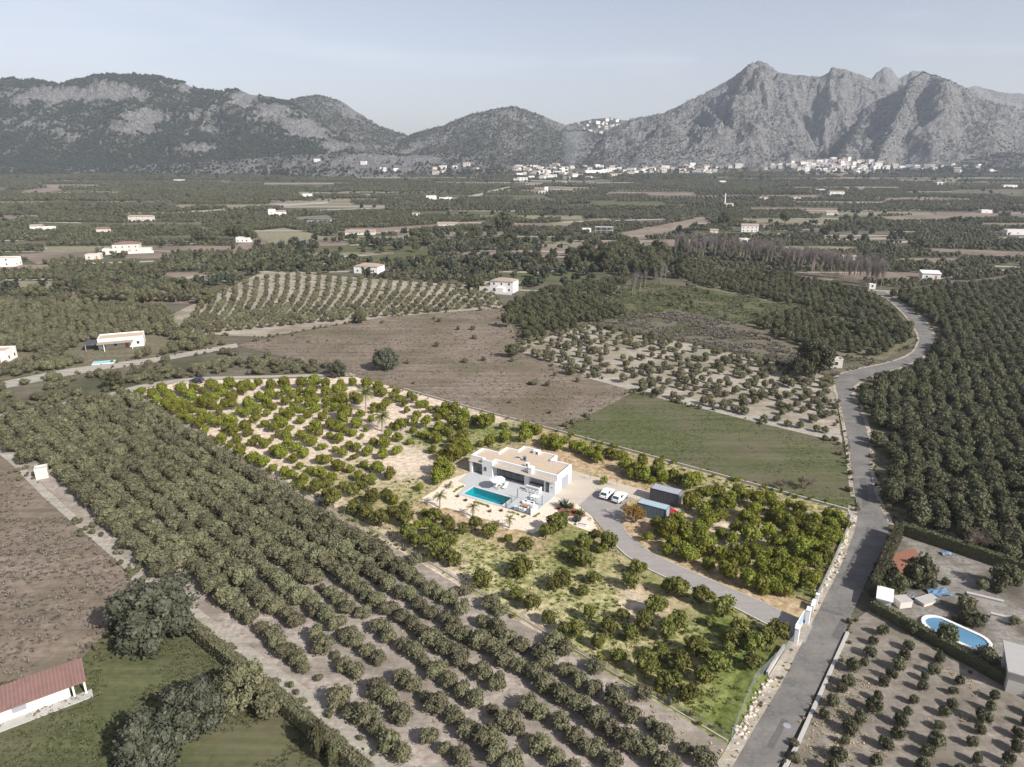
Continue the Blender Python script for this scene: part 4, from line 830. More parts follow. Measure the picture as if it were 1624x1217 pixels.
plant('grass_tuft', (5.6, -5.0), tuft_mesh('grass_tuft', 'tuft_straw', 60, .9, .04, 6, .9), 'straw-coloured grass tuft in the mulch bed', 'plant'); plant('red_plant', (3.3, -4.9), tuft_mesh('red_plant', 'leaf_red', 50, .7, .06, 7, .7), 'dark red spiky plant at the corner of the mulch bed', 'plant'); plant('red_plant', (6.5, -4.6), tuft_mesh('red_plant', 'leaf_red', 50, .8, .06, 9, .7), 'dark red spiky plant between the yuccas', 'plant')
TT = lambda x, y: to_uv(*PX(670 + x / 8.547, 740 + y / 8.547))
rm = [tuft_mesh('red_plant', 'leaf_red', 40, .55, .05, 20 + k, .6) for k in range(2)]
for k, (x, y, lab) in enumerate([(480, 415, 'by the left pool corner'), (588, 470, 'below the left end of the pool'), (915, 620, 'below the middle of the pool'), (1070, 610, 'below the right end of the pool')]):
    plant('red_plant', TT(x, y), rm[k % 2], 'small dark red plant on the gravel, ' + lab, 'plant', 1.1)
def lowhedge(line, wid, hgt, label, mat='leaf_lime', seed=0):
    r = np.random.default_rng(seed); L_ = [Vector((*PX(670 + x / 8.547, 740 + y / 8.547), 0)) for x, y in line]; b = MB(); iv, fi = ICO1; c0_ = L_[0]
    for a_, d_ in zip(L_[:-1], L_[1:]):
        n_ = max(2, int((d_ - a_).length / 0.3))
        for i in range(n_):
            p = a_.lerp(d_, (i + r.uniform(0, .6)) / n_) - c0_; q = wid * r.uniform(.35, .55); b.add((iv * [q, q, hgt * r.uniform(.6, 1)] * (1 + r.uniform(-.2, .2, (len(iv), 1))) + [p.x + r.normal() * .08, p.y + r.normal() * .08, hgt * .35]).tolist(), fi)
    return tag(b.build('ground_cover', mat, None, (c0_.x, c0_.y, .03)), label, 'plant')
lowhedge([(430, 350), (490, 305), (560, 270)], .55, .28, 'low green ground cover left of the pool', seed=1); lowhedge([(705, 490), (770, 500), (840, 525), (920, 555)], .6, .3, 'low green ground cover below the pool', seed=2)
lowhedge([(1175, 625), (1250, 640), (1310, 670)], .55, .3, 'low green ground cover left of the lounge front', seed=3); lowhedge([(1340, 690), (1410, 685)], .5, .3, 'low green ground cover in front of the lounge', seed=4); lowhedge([(1520, 690), (1560, 660), (1600, 635)], .5, .3, 'low green ground cover at the right corner of the terrace', seed=5)
b = MB(); rs = np.random.default_rng(5); iv, fi = ICO1
for k in range(150):
    u_, v_ = (rs.uniform(-20, 3), rs.uniform(-14.8, -10.3)) if k < 110 else (rs.uniform(1, 8), rs.uniform(-12.5, -7.5))
    if k >= 110 and u_ > 5.2 and v_ < -8.4: continue
    q = H(u_, v_, .05); s_ = rs.uniform(.05, .2); b.add((iv * s_ * [1, rs.uniform(.6, 1), .7] * (1 + rs.uniform(-.2, .2, (len(iv), 1))) + list(q)).tolist(), fi)
tag(b.build('pebbles', 'stone'), 'loose pale stones on the gravel bed', 'stones', None, 'stuff')
tr = house_thing('planter_trough', 'long white planter trough at the lawn edge', 'planter', 9.8, -8.2, 0, None, R(8)); b = MB(); b.box(-.95, .95, -.3, -.22, 0, .5); b.box(-.95, .95, .22, .3, 0, .5); b.box(-.95, -.87, -.219, .219, 0, .5); b.box(.87, .95, -.219, .219, 0, .5); b.build('side', 'render_white', tr); MB().box(-.868, .868, -.218, .218, 0, .40).build('soil', 'mulch', tr)
# ------------------------------------------------------------ containers
def container(u0, u1, v0_, v1_, h, side, roofm, label):
    o = house_thing('shipping_container', label, 'container', (u0 + u1) / 2, (v0_ + v1_) / 2, 0.03); L_, W_ = (u1 - u0) / 2, (v1_ - v0_) / 2
    def corr(a0, a1, fixed, axis, out):
        b = MB(); n_ = int((a1 - a0) / 0.07); pr = []
        for i in range(n_ + 1):
            ph = i % 4; pr.append((a0 + (a1 - a0) * i / n_, fixed + out * (0.045 if ph in (1, 2) else 0.0)))
        vs = [((x, y) if axis == 'x' else (y, x)) + (z,) for z in (0.14, h - 0.12) for x, y in pr]; m_ = len(pr)
        b.add(vs, [(i, i + 1, m_ + i + 1, m_ + i) for i in range(m_ - 1)]); return b
    corr(-L_ + .08, L_ - .08, -W_ + .03, 'x', -1).build('side_panel', side, o); corr(-L_ + .08, L_ - .08, W_ - .03, 'x', 1).build('side_panel', side, o); corr(-W_ + .08, W_ - .08, -L_ + .03, 'y', -1).build('end_panel', roofm, o)
    fr = MB()
    for sx in (-1, 1):
        for sy in (-1, 1): fr.box(sx * L_ - .06, sx * L_ + .06, sy * W_ - .06, sy * W_ + .06, 0, h)
    for sy in (-1, 1): fr.box(-L_ + .06, L_ - .06, sy * W_ - .05, sy * W_ + .05, 0.0, .14); fr.box(-L_ + .06, L_ - .06, sy * W_ - .05, sy * W_ + .05, h - .12, h - .005)
    for sx in (-1, 1): fr.box(sx * L_ - .05, sx * L_ + .05, -W_ + .06, W_ - .06, 0.0, .14); fr.box(sx * L_ - .05, sx * L_ + .05, -W_ + .06, W_ - .06, h - .12, h - .005)
    fr.build('frame', side, o)
    rf = corr(-L_ + .05, L_ - .05, 0, 'x', 1); b = MB(); n_ = int(2 * L_ / .10); pr = [(-L_ + .05 + (2 * L_ - .1) * i / n_, h - .03 + (.025 if i % 4 in (1, 2) else 0)) for i in range(n_ + 1)]; m_ = len(pr)
    b.add([(x, y, z) for y in (-W_ + .05, W_ - .05) for x, z in pr], [(i, i + 1, m_ + i + 1, m_ + i) for i in range(m_ - 1)]); b.build('roof', roofm, o)
    for s_ in (-1, 1):
        d = MB().box(L_ - .03, L_ + .02, min(0.01 * s_, s_ * (W_ - .07)), max(0.01 * s_, s_ * (W_ - .07)), .15, h - .13).build('door', roofm, o)
        for k in (.3, .7): MB().tube((L_ + .05, s_ * W_ * k, .2), (L_ + .05, s_ * W_ * k, h - .2), .02, .02, 5).build('lock_bar', 'steel_grey', d)
container(16.6, 22.1, 7.55, 9.95, 2.6, 'container_dark', 'container_roof', 'dark grey shipping container behind the other one'); container(16.6, 22.1, 0.75, 2.75, 2.6, 'container_blue_shaded', 'container_blue_lit', 'pale blue-grey shipping container behind the rust-coloured tree')
wsheet('container_pad', HW([(16.2, 0.4), (23.6, 0.2), (23.8, 7.0), (16.2, 6.2)]), 'concrete_apron', 0.022, 'pale hardstanding under the containers', 'paving')
# ------------------------------------------------------------ cars
def car(loc, rz, paint, label, group, seedscale=1.0):
    o = thing('parked_car', label, 'car', loc, rz, group)
    st = [(-2.12, .45, .78, .74), (-2.08, .32, .95, .82), (-1.5, .26, 1.0, .88), (0, .24, .98, .90), (1.1, .26, .93, .89), (1.75, .30, .84, .84), (2.08, .38, .72, .72), (2.15, .45, .62, .62)]
    b = MB(); vs = []
    for y, z0_, z1_, w in st:
        zm = (z0_ + z1_) / 2; vs += [(-w * .86, y, z0_), (-w, y, zm - .08), (-w * .98, y, zm + .1), (-w * .9, y, z1_), (w * .9, y, z1_), (w * .98, y, zm + .1), (w, y, zm - .08), (w * .86, y, z0_)]
    fs = []
    for i in range(len(st) - 1):
        for j in range(8): fs.append((i * 8 + j, i * 8 + (j + 1) % 8, (i + 1) * 8 + (j + 1) % 8, (i + 1) * 8 + j))
    fs += [tuple(range(7, -1, -1)), tuple(range((len(st) - 1) * 8, len(st) * 8))]; fs = [f_[::-1] for f_ in fs]
    b.add(vs, fs); body = b.build('body', paint, o)
    gh = [(-2.02, .93, .80), (-1.62, 1.44, .64), (-1.2, 1.53, .63), (-.2, 1.56, .64), (.35, 1.47, .62), (1.12, .95, .78)]; b = MB(); vs = []
    for y, z, w in gh: vs += [(-w, y, z), (w, y, z)]
    vs += [(-.82, -1.5, .97), (.82, -1.5, .97), (-.82, -.2, .97), (.82, -.2, .97), (-.82, .6, .95), (.82, .6, .95)]
    b.add(vs, [(2 * i, 2 * i + 1, 2 * i + 3, 2 * i + 2) for i in range(1, 4)] ); 
    for s_ in (0, 1):
        c2 = [(2, 4, 6, 8), ]
        q = [(s_ + 0, s_ + 2, s_ + 12), (s_ + 2, s_ + 4, s_ + 12), (s_ + 4, s_ + 6, s_ + 14, s_ + 12), (s_ + 6, s_ + 8, s_ + 16, s_ + 14), (s_ + 8, s_ + 10, s_ + 16)]
        b.add(vs, q)
    b.add(vs, [(0, 1, 3, 2), (8, 9, 11, 10)]); b.build('cabin', paint, o)
    def pane(pts, nm): 
        c_ = sum((Vector(p) for p in pts), Vector()) / len(pts); MB().add([c_ + (Vector(p) - c_) * .86 for p in pts], [tuple(range(len(pts)))]).build(nm, 'glass_dark', o)
    pane([(-.80, -2.035, .95), (.80, -2.035, .95), (.64, -1.635, 1.455), (-.64, -1.635, 1.455)], 'rear_window'); pane([(-.63, .365, 1.485), (.63, .365, 1.485), (.79, 1.135, .965), (-.79, 1.135, .965)], 'windshield')
    for s_ in (-1, 1):
        pane([(s_ * .835, -1.45, .99), (s_ * .835, -.25, .99), (s_ * .66, -.2, 1.52), (s_ * .655, -1.2, 1.5)], 'side_window'); pane([(s_ * .835, -.2, .99), (s_ * .835, .6, .97), (s_ * .64, .33, 1.45), (s_ * .66, -.15, 1.52)], 'side_window')
        for yy in (-1.32, 1.32):
            w_ = MB().tube((s_ * .68, yy, .33), (s_ * .905, yy, .33), .33, .33, 16).build('wheel', 'rubber', o); MB().tube((s_ * .90, yy, .33), (s_ * .915, yy, .33), .21, .20, 12).build('rim', 'alloy', w_)
        MB().box(min(s_ * .5, s_ * .78), max(s_ * .5, s_ * .78), -2.13, -2.06, .74, .9).build('tail_light', 'lamp_red', o); MB().box(min(s_ * .42, s_ * .66), max(s_ * .42, s_ * .66), 2.05, 2.16, .58, .70).build('headlight', 'alloy', o)
        MB().box(min(s_ * .9, s_ * 1.06), max(s_ * .9, s_ * 1.06), .62, .76, .92, 1.04).build('wing_mirror', paint, o)
    MB().box(-.26, .26, -2.155, -2.1, .52, .63).build('licence_plate', 'cushion', o); MB().box(-.72, .72, -2.16, -2.04, .30, .46).build('bumper', 'frame_dark', o)
    return o
car(H(8.9, 4.75, 0.085), HA + R(2), 'car_white', 'white hatchback SUV parked nearer the garage', 'white cars on the driveway'); car(H(11.65, 4.55, 0.085), HA - R(3), 'car_white', 'white hatchback SUV parked nearer the containers', 'white cars on the driveway')
car(H(20.9, 4.1, 0.03), HA + R(-90), 'car_red', 'red car half hidden behind the blue-grey container', None)
p_ = P(313, 607); car((p_.x, p_.y, .07), R(75), 'car_dark', 'dark blue car on the dirt track at the far end of the plot', None)

# ------------------------------------------------------------ gate, fences, boundary walls
g_ = thing('pillar', 'white gate pillar on the near side of the sliding gate', 'pillar', H(48.2, -20.9), HA); MB().box(-.25, .25, -.45, .45, 0, 2.35).build('shaft', 'render_white', g_); MB().box(-.31, .31, -.51, .51, 2.35, 2.45).build('cap', 'paint_white', g_)
g_ = thing('pillar', 'white gate pillar on the far side of the sliding gate', 'pillar', H(48.8, -15.9), HA); MB().box(-.25, .25, -.45, .45, 0, 2.35).build('shaft', 'render_white', g_); MB().box(-.31, .31, -.51, .51, 2.35, 2.45).build('cap', 'paint_white', g_)
g_ = thing('pillar', 'short white pillar beyond the low white wall by the gate', 'pillar', H(49.2, -10.7), HA); MB().box(-.2, .2, -.2, .2, 0, 1.8).build('shaft', 'render_white', g_); MB().box(-.25, .25, -.25, .25, 1.8, 1.88).build('cap', 'paint_white', g_)
g_ = thing('low_wall', 'low white meter wall between gate and short pillar', 'wall', H(48.95, -12.0), HA); MB().box(-.2, .2, -.9, .9, 0, 1.0).build('wall', 'render_white', g_); MB().box(-.25, .25, -.95, .95, 1.0, 1.07).build('coping', 'paint_white', g_)
g_ = thing('sliding_gate', 'sliding gate at the end of the driveway, its blue shade put into the colour', 'gate', H(48.05, -18.4), HA - R(6.5)); MB().box(-.05, .05, -2.3, 2.3, 0.1, 0.2).build('bottom_rail', 'paint_white', g_); MB().box(-.05, .05, -2.3, 2.3, 2.12, 2.2).build('top_rail', 'paint_white', g_)
for k in range(18): MB().box(-.025, .025, -2.28 + k * .2538, -2.28 + k * .2538 + .245, .2, 2.12).build('slat', 'gate_shade_blue', g_)
def fence(line, label, h=1.6, step=2.5):
    r = thing('wire_fence', label, 'fence', (line[0][0], line[0][1], 0)); o_ = Vector((line[0][0], line[0][1], 0)); pts = [Vector((*q, 0)) for q in line]; ps = []
    for a_, d_ in zip(pts[:-1], pts[1:]):
        n_ = max(1, round((d_ - a_).length / step)); ps += [a_.lerp(d_, i / n_) for i in range(n_)]
    ps.append(pts[-1]); pm_ = MB().tube((0, 0, 0), (0, 0, h + .05), .03, .03, 6).mesh('post', 'steel_grey')
    for q in ps: put('post', pm_, r, q - o_)
    for a_, d_ in zip(ps[:-1], ps[1:]):
        a_, d_ = a_ - o_, d_ - o_; MB().add([a_ + Vector((0, 0, .05)), d_ + Vector((0, 0, .05)), d_ + Vector((0, 0, h)), a_ + Vector((0, 0, h))], [(0, 1, 2, 3)]).build('mesh_panel', 'wire_mesh', r)
fence([tuple(H(48.0, -21.6))[:2], PX(1196, 1085), PX(1160, 1172)], 'chain-link fence along the lane below the gate'); fence([tuple(H(49.2, -10.3))[:2], PX(1322, 895), PX(1345, 840), PX(1348, 822)], 'chain-link fence along the lane above the gate')
fence([PX(1160, 1176), PX(900, 1030), PX(640, 873), PX(400, 740), PX(208, 622)], 'thin wire fence along the front boundary of the plot', 1.2, 4.0)
ribbon_wall('boundary_wall', [PX(1154, 1176), PX(900, 1025), PX(640, 868), PX(400, 736)], .2, .14, 'stone_wall', 'low dark boundary wall along the front of the plot', 'wall')
ribbon_wall('boundary_wall', [PX(640, 618), PX(720, 641), PX(885, 685), PX(1100, 744), PX(1345, 811)], .3, .5, 'concrete', 'low pale boundary wall along the back of the plot', 'wall')
ribbon_wall('retaining_wall', [tuple(H(48.9, -10))[:2], PX(1318, 900), PX(1342, 845), PX(1350, 818)], .3, .35, 'stone_wall', 'low grey wall under the fence above the gate', 'wall')
ribbon_wall('retaining_wall', [PX(1243, 1028), PX(1222, 1062), PX(1216, 1072)], .3, .6, 'concrete', 'short grey wall below the gate pillar', 'wall')
wsheet('gate_apron', [P(1258, 1012), P(1240, 1040), P(1218, 1075), P(1235, 1078), P(1262, 1040), P(1290, 985), P(1330, 905), P(1318, 905), P(1296, 950), P(1278, 985)], 'verge', 0.090, 'pale concrete strip along the lane at the gate', 'paving')
ribbon_wall('low_wall', [PX(1230, 1245), PX(1262, 1188), PX(1296, 1112), PX(1344, 1005)], .4, .3, 'concrete', 'low white channel wall along the right of the lane', 'wall')
b = MB(); rs = np.random.default_rng(9)
for line in ([PX(1168, 1178), PX(1205, 1100), PX(1222, 1078)], [PX(1296, 945), PX(1326, 893), PX(1352, 822)]):
    for a_, d_ in zip(line[:-1], line[1:]):
        for i in range(int(math.hypot(d_[0] - a_[0], d_[1] - a_[1]) * 7)):
            t_ = rs.uniform(); s_ = rs.uniform(.08, .28); p_ = [a_[0] + (d_[0] - a_[0]) * t_ + rs.normal() * .3, a_[1] + (d_[1] - a_[1]) * t_ + rs.normal() * .3, s_ * .45]
            b.add((iv * s_ * [1, rs.uniform(.6, 1), .75] * (1 + rs.uniform(-.25, .25, (len(iv), 1))) + p_).tolist(), fi)
tag(b.build('stones', 'stone'), 'heaped pale stones along the lane below the fence', 'stones', None, 'stuff')
o = put('manhole_cover', MB().tube((0, 0, 0), (0, 0, .008), .42, .42, 20).mesh('manhole_cover', 'steel_grey'), None, P(1248, 1152) + Vector((0, 0, .076))); tag(o, 'round manhole cover in the lane', 'manhole cover')

# ============================================================ TREES OF THE PLOT
def variants(nm, mat, k, **kw):
    out = []
    for i in range(k):
        q = random.Random(hash_s(nm) + i); w = dict(kw); w['clumps'] = max(8, int(kw.get('clumps', 16) * q.uniform(.72, 1.15))); w['spread'] = kw.get('spread', .62) * q.uniform(.9, 1.16); w['flat'] = q.uniform(.72, 1.0); out.append(crown('crown', 100 + i * 7 + hash_s(nm), mat, **w))
    return out
def hash_s(s): return sum(ord(c) * (i + 1) for i, c in enumerate(s)) % 991
CB = variants('bright', 'leaf_bright', 7, clumps=18, leaves=60, leaf=.14); CO = variants('olive', 'leaf_olive', 7, clumps=20, leaves=55, leaf=.15, spread=.68, cr=(.3, .44))
CG = variants('grey', 'leaf_grey', 6, clumps=20, leaves=80, leaf=.12); CD = variants('dark', 'leaf_dark', 6, clumps=20, leaves=80, leaf=.12)
BIG = {'G': variants('biggrey', 'leaf_grey', 3, clumps=42, leaves=130, leaf=.06, spread=.72, cr=(.2, .34)), 'D': variants('bigdark', 'leaf_dark', 4, clumps=42, leaves=130, leaf=.06, spread=.72, cr=(.2, .34))}
CS = variants('silver', 'leaf_silver', 3, clumps=46, leaves=140, leaf=.06, spread=.74, cr=(.2, .34), zc=.82, lowcut=-.9)
TR = [trunk('trunk', i) for i in range(4)]; TRP = [trunk('trunk', 40 + i, 'bark_pale', h=1.0, r0=.11) for i in range(2)]
def tree(name, loc, r, cm, tm, label, cat, group=None, zs=1.0, rz=None):
    t_ = thing(name, label, cat, loc, random.uniform(0, 6.28) if rz is None else rz, group, (r * random.uniform(.86, 1.16), r * random.uniform(.86, 1.16), r * zs)); put('crown', cm, t_); put('trunk', tm, t_); return t_
TILES = [(205, 590, 'B', '''130 235 58 240 245 58 360 200 58 420 235 50 570 185 60 720 175 55 620 225 55 690 265 60 800 210 45 770 330 60 840 350 65 920 380 55 870 250 50 940 285 60 910 155 60 1000 190 60 1040 230 55 1140 275 65 1110 150 60 1260 190 70 1280 130 50 1360 165 45 1440 120 50 1570 150 65
300 310 58 410 370 60 510 420 65 480 295 60 560 330 55 640 390 60 720 415 45 810 455 50 880 505 65 960 565 70 600 500 55 680 530 55 780 575 60 850 640 50 1010 435 60 1060 340 50 1140 375 60 1220 440 55 1320 455 60 1130 545 75 1050 510 40 1320 355 62 1420 420 60 1440 290 60 1560 260 60 1530 350 65 1600 390 45 1530 460 45 1400 530 60 1500 580 50 1280 605 60 1320 670 55 1150 660 60 1060 630 40 1020 750 52 1210 750 58 1110 820 40 1350 790 50 1410 740 48 1490 805 58 1570 770 45 1600 620 60 1225 895 80 1160 930 40 1380 960 70 1490 1000 65 1600 880 60 1590 1060 55'''),
(437, 590, 'B', '''95 130 60 120 220 60 290 120 70 430 115 65 560 140 60 720 125 55 850 120 50 1010 130 60 1135 160 55 30 270 45 110 320 60 190 265 55 200 380 55 270 215 55 380 240 75 420 200 45 560 230 65 680 210 70 760 190 50 270 320 50 370 350 55 460 305 50 560 350 60 650 310 60 740 310 70 660 390 60 870 280 70 930 310 55 75 450 50 160 485 65 290 420 45 350 470 60 440 410 55 280 530 55 70 560 75 20 520 45 160 620 45 520 500 55 610 580 65 560 440 45 770 450 90 740 540 70 700 610 60 780 640 50 900 570 65 440 590 70 480 670 60 390 640 50 290 710 65 400 770 65 30 690 50 130 710 55 140 790 55 230 840 60 300 910 60 60 900 70 10 860 50 600 710 45 700 740 65 520 830 50 850 675 50 960 720 35 1010 640 35 1060 515 48 940 470 50 1090 780 60 1210 800 65 1240 690 55 1350 735 60 1340 870 60 1490 780 40 820 810 50 900 840 60 1020 885 60 1190 920 60 660 860 40 740 910 60 190 970 60 480 970 55 570 980 55 270 1045 50 690 1045 70 870 950 45 980 1020 55 1130 1060 75 840 1080 50 100 1110 60 180 1150 55 390 1085 45 490 1120 65 310 1195 60 620 1190 70 920 1160 60 1060 1190 55 1270 1140 75 1130 220 50 1200 240 50 1230 340 55 1190 400 60 1340 215 45 1300 270 45 1370 300 50 1440 345 50 1500 260 45 1540 300 55 1600 370 40 1460 430 40 1390 600 65 1300 600 45 1450 550 40 1550 560 55 1570 480 50 1530 650 45 1590 700 45 1100 380 50 1080 430 40'''),
(669, 590, 'B', '''30 355 45 95 415 50 180 430 45 260 400 55 260 470 55 355 425 60 175 510 40 460 500 75 330 560 55 460 590 65 190 620 55 310 660 55 440 705 65 160 740 60 45 700 45 320 760 40 50 570 65 370 800 70 490 860 75 360 920 90 230 930 60 600 530 50 700 570 75 760 530 55 910 595 50 1150 620 60 1270 650 55 750 770 60 650 800 40 920 720 65 1150 720 65 1450 740 60 1360 750 50 1400 790 65 1500 800 75 1600 750 45 210 1060 85 310 1110 80 180 1170 75 120 870 45'''),
(437, 764, 'O', '''290 20 50 430 80 75 570 20 60 740 50 50 860 110 65 1000 30 80 640 200 90 560 150 50 1080 185 75 1220 145 60 1310 210 50 880 300 75 1010 350 75 1170 430 85 1300 340 60 1430 290 65 1440 420 80 1590 490 50 1480 600 90 1570 680 80 1600 60 40'''),
(669, 764, 'O', '''150 390 75 300 470 80 40 350 40 120 560 75 40 470 50 60 650 60 310 640 75 200 590 50 180 770 100 110 820 60 280 850 80 370 880 65 460 540 60 590 480 70 750 560 75 800 490 45 1150 710 80 960 640 45 1500 470 95 1380 550 80 1560 410 60 1110 950 110 1030 1020 60 680 1090 90 1460 1150 70 1560 1110 80'''),
(901, 700, 'B', '''60 60 60 150 80 60 240 130 65 330 110 55 330 190 60 450 130 60 540 160 55 610 160 50 640 270 80 740 330 70 820 230 65 840 380 70 700 370 50 620 310 50 1000 280 70 970 340 55 1040 390 65 930 430 45 1170 390 60 1240 430 50 1360 460 75 1440 410 65 1500 580 60 1580 550 60 1350 680 75 1420 620 50 1500 760 75 1560 850 75 1600 700 50 1220 890 95 1100 1000 95 980 920 55 1010 970 55 1290 1010 80 1310 1090 60 1450 970 75 1540 920 55 1170 1150 75 1500 1120 80 1400 1160 60 880 1070 60'''),
(1133, 770, 'B', '''40 60 60 270 90 70 180 140 60 130 220 80 60 330 80 470 170 85 380 110 50 540 120 50 620 150 60 690 260 80 830 210 50 950 270 65 430 310 70 350 360 70 700 370 75 810 410 75 620 360 50 940 360 60 920 450 50 430 430 70 240 490 65 210 610 65 80 540 60 400 540 100 610 490 75 830 520 70 860 600 80 960 560 50 700 640 80 1060 500 85 1110 400 75 1180 420 60 1270 340 65 1350 370 70 1450 420 50 1290 440 70 1230 520 70 1340 500 60 1370 580 60 1290 620 70 1200 600 60 1050 670 80 950 720 80 1180 690 60 1230 740 70 460 740 75 350 700 55 600 760 65 730 770 70 780 840 60 90 770 75 280 800 85 230 850 60 530 900 80 690 940 75 640 870 50 830 960 80 910 870 80 960 930 60 1040 790 60 1120 830 70 1200 860 70 180 950 100 220 1010 70 380 1040 90 530 1090 85 640 1080 60 720 1050 60 860 1050 85 1030 1010 65 1080 1090 90 1130 1010 60 690 1150 70 790 1170 60 560 1170 50'''),
(901, 840, 'O', '''290 60 60 170 160 75 450 160 90 370 210 50 60 270 75 180 340 85 90 340 60 290 550 65 170 680 55 690 580 85 760 430 80 830 420 45 1210 660 95 1100 650 60 1290 640 60 1480 740 90 1420 770 60 1560 740 55 960 870 85 1050 840 55 1220 1030 100 860 1040 85 600 960 65 460 1080 75 230 950 70 80 1120 85 1090 1150 90 710 1160 80 1590 1020 50'''),
(901, 840, 'B', '''1170 170 70 1100 230 60 1320 260 90 1400 290 60 1310 90 80 1460 60 80 1500 200 80 1560 370 70 1590 250 60 1600 130 50'''),
(669, 900, 'O', '''1050 290 75 1220 400 85 1400 560 75 1580 690 70'''), (901, 1000, 'O', '''330 130 70 560 280 70 700 80 85 860 400 110 920 300 60 1020 250 80 1110 80 95 1270 370 90 1430 210 95 1080 570 90 1190 540 60 1500 510 80 1330 700 100 1400 760 60 1580 330 60'''),
(1100, 930, 'O', '''100 150 95 340 240 95 240 400 75 510 490 90 930 480 90 430 600 75 680 640 95 640 830 90 270 850 110 70 680 85 110 990 75 820 600 75 390 690 60''')]
PT = []
for ox, oy, kd, s in TILES:
    q = [float(t) for t in s.split()]
    for i in range(0, len(q), 3):
        x, y, r_ = ox + q[i] / 7, oy + q[i + 1] / 7, q[i + 2] / 7
        p = P(x, y); rm_ = max(.6, r_ * mpp(p) * (1.02 if (kd == 'B' and x < 665) else 1.17)); p = P(x, y, rm_ * 0.85); u_, v_ = to_uv(p.x, p.y)
        if any((p.x - a[0]) ** 2 + (p.y - a[1]) ** 2 < (0.42 * (rm_ + a[2])) ** 2 for a in PT): continue
        if -21 < u_ < 1 and -1.0 < v_ < 10.6: continue
        PT.append((p.x, p.y, rm_, kd, x, y))
PT.sort(key=lambda a: -a[2] / (a[1] + 20))
NPT = len(PT); rest = []
LM = [(PX(215, 620), 'the left corner of the plot'), (PX(313, 607), 'the dark blue car on the track'), (PX(440, 600), 'the middle of the dirt track along the plot'), ((-37.75, 166.2), 'the taller orchard palm'), ((-31.25, 153.4), 'the shorter orchard palm'), (PX(535, 597), 'the pale grey bush at the track end'), (PX(625, 738), 'the bare sandy patch left of the villa'), (PX(420, 745), 'the upper end of the low front wall'), (PX(510, 700), 'the middle of the sandy orchard'), (PX(545, 845), 'the bare strip by the front wall'),
 (tuple(H(-20.1, 4.5))[:2], "the villa's rear left corner"), (tuple(H(-20.1, 0))[:2], "the villa's front left corner"), (tuple(H(-11, 10))[:2], "the villa's rearmost wall"), (tuple(H(0, 6.9))[:2], 'the garage back corner'), (tuple(H(6.3, 9))[:2], 'the bright green shrub'), (tuple(H(19, 10))[:2], 'the dark shipping container'), (tuple(H(22, .8))[:2], 'the blue-grey container end'), (tuple(H(17.4, -2.1))[:2], 'the rust-coloured tree'), (tuple(H(48.8, -15.9))[:2], 'the far gate pillar'), (tuple(H(48.2, -20.9))[:2], 'the near gate pillar'), (PX(1345, 816), 'the plot corner at the lane'), (PX(1322, 890), 'the middle of the fence above the gate'), (PX(1200, 800), 'the middle of the pale back wall'), (PX(1110, 900), 'the orchard kerb halfway down the driveway'),
 (tuple(H(-.85, -15.5))[:2], 'the small palm right of the gravel front'), (tuple(H(-8.6, -15.7))[:2], 'the palm in the middle of the gravel front'), (tuple(H(-16, -16))[:2], 'the palm left of the gravel front'), (tuple(H(9.8, -8.2))[:2], 'the white planter trough'), (PX(1160, 1172), 'the lowest corner of the plot'), (PX(985, 875), 'the bend of the driveway kerb'), (PX(1100, 945), 'the lawn kerb halfway down the driveway'), (PX(700, 905), 'the middle of the low front wall'), (PX(960, 1060), 'the lower third of the low front wall'), (PX(880, 920), 'the middle of the open lawn')]
ORD = ['nearest', 'second nearest', 'third nearest', 'fourth nearest', 'fifth nearest', 'sixth nearest', 'seventh nearest', 'eighth nearest', 'ninth nearest', 'tenth nearest']
def nth(i): return ORD[i] if i < 10 else '%d%s nearest' % (i + 1, 'th' if (i + 1) % 100 in (11, 12, 13) else {1: 'st', 2: 'nd', 3: 'rd'}.get((i + 1) % 10, 'th'))
PXY = np.array([(a[0], a[1]) for a in PT]); LXY = np.array([a[0] for a in LM]); DD = np.hypot(PXY[:, None, 0] - LXY[None, :, 0], PXY[:, None, 1] - LXY[None, :, 1]); RK = DD.argsort(0).argsort(0)
for i, (x, y, r_, kd, px_, py_) in enumerate(PT):
    if i >= 320: rest.append((x, y, 0.0, r_)); continue
    k = int(RK[i].argmin()) if RK[i].min() < 6 else int(DD[i].argmin())
    tree('orange_tree', (x, y, 0), r_, random.choice(CB if kd == 'B' else CO), random.choice(TR), '%s orange tree, %s to %s' % ('yellow-green' if kd == 'B' else 'olive-green', nth(int(RK[i, k])), LM[k][1]), 'orange tree', 'orange trees of the plot', random.uniform(.95, 1.2))
print('plot trees', NPT, 'rest', len(rest))
cCB = proto('citrus', CB); cCG = proto('grey', CG); cCD = proto('dark', CD)
if rest: scatter('small_orange_trees', [q[:3] for q in rest], [q[3] for q in rest], cCB, 'smallest orange trees between the larger ones of the plot', 'orchard')
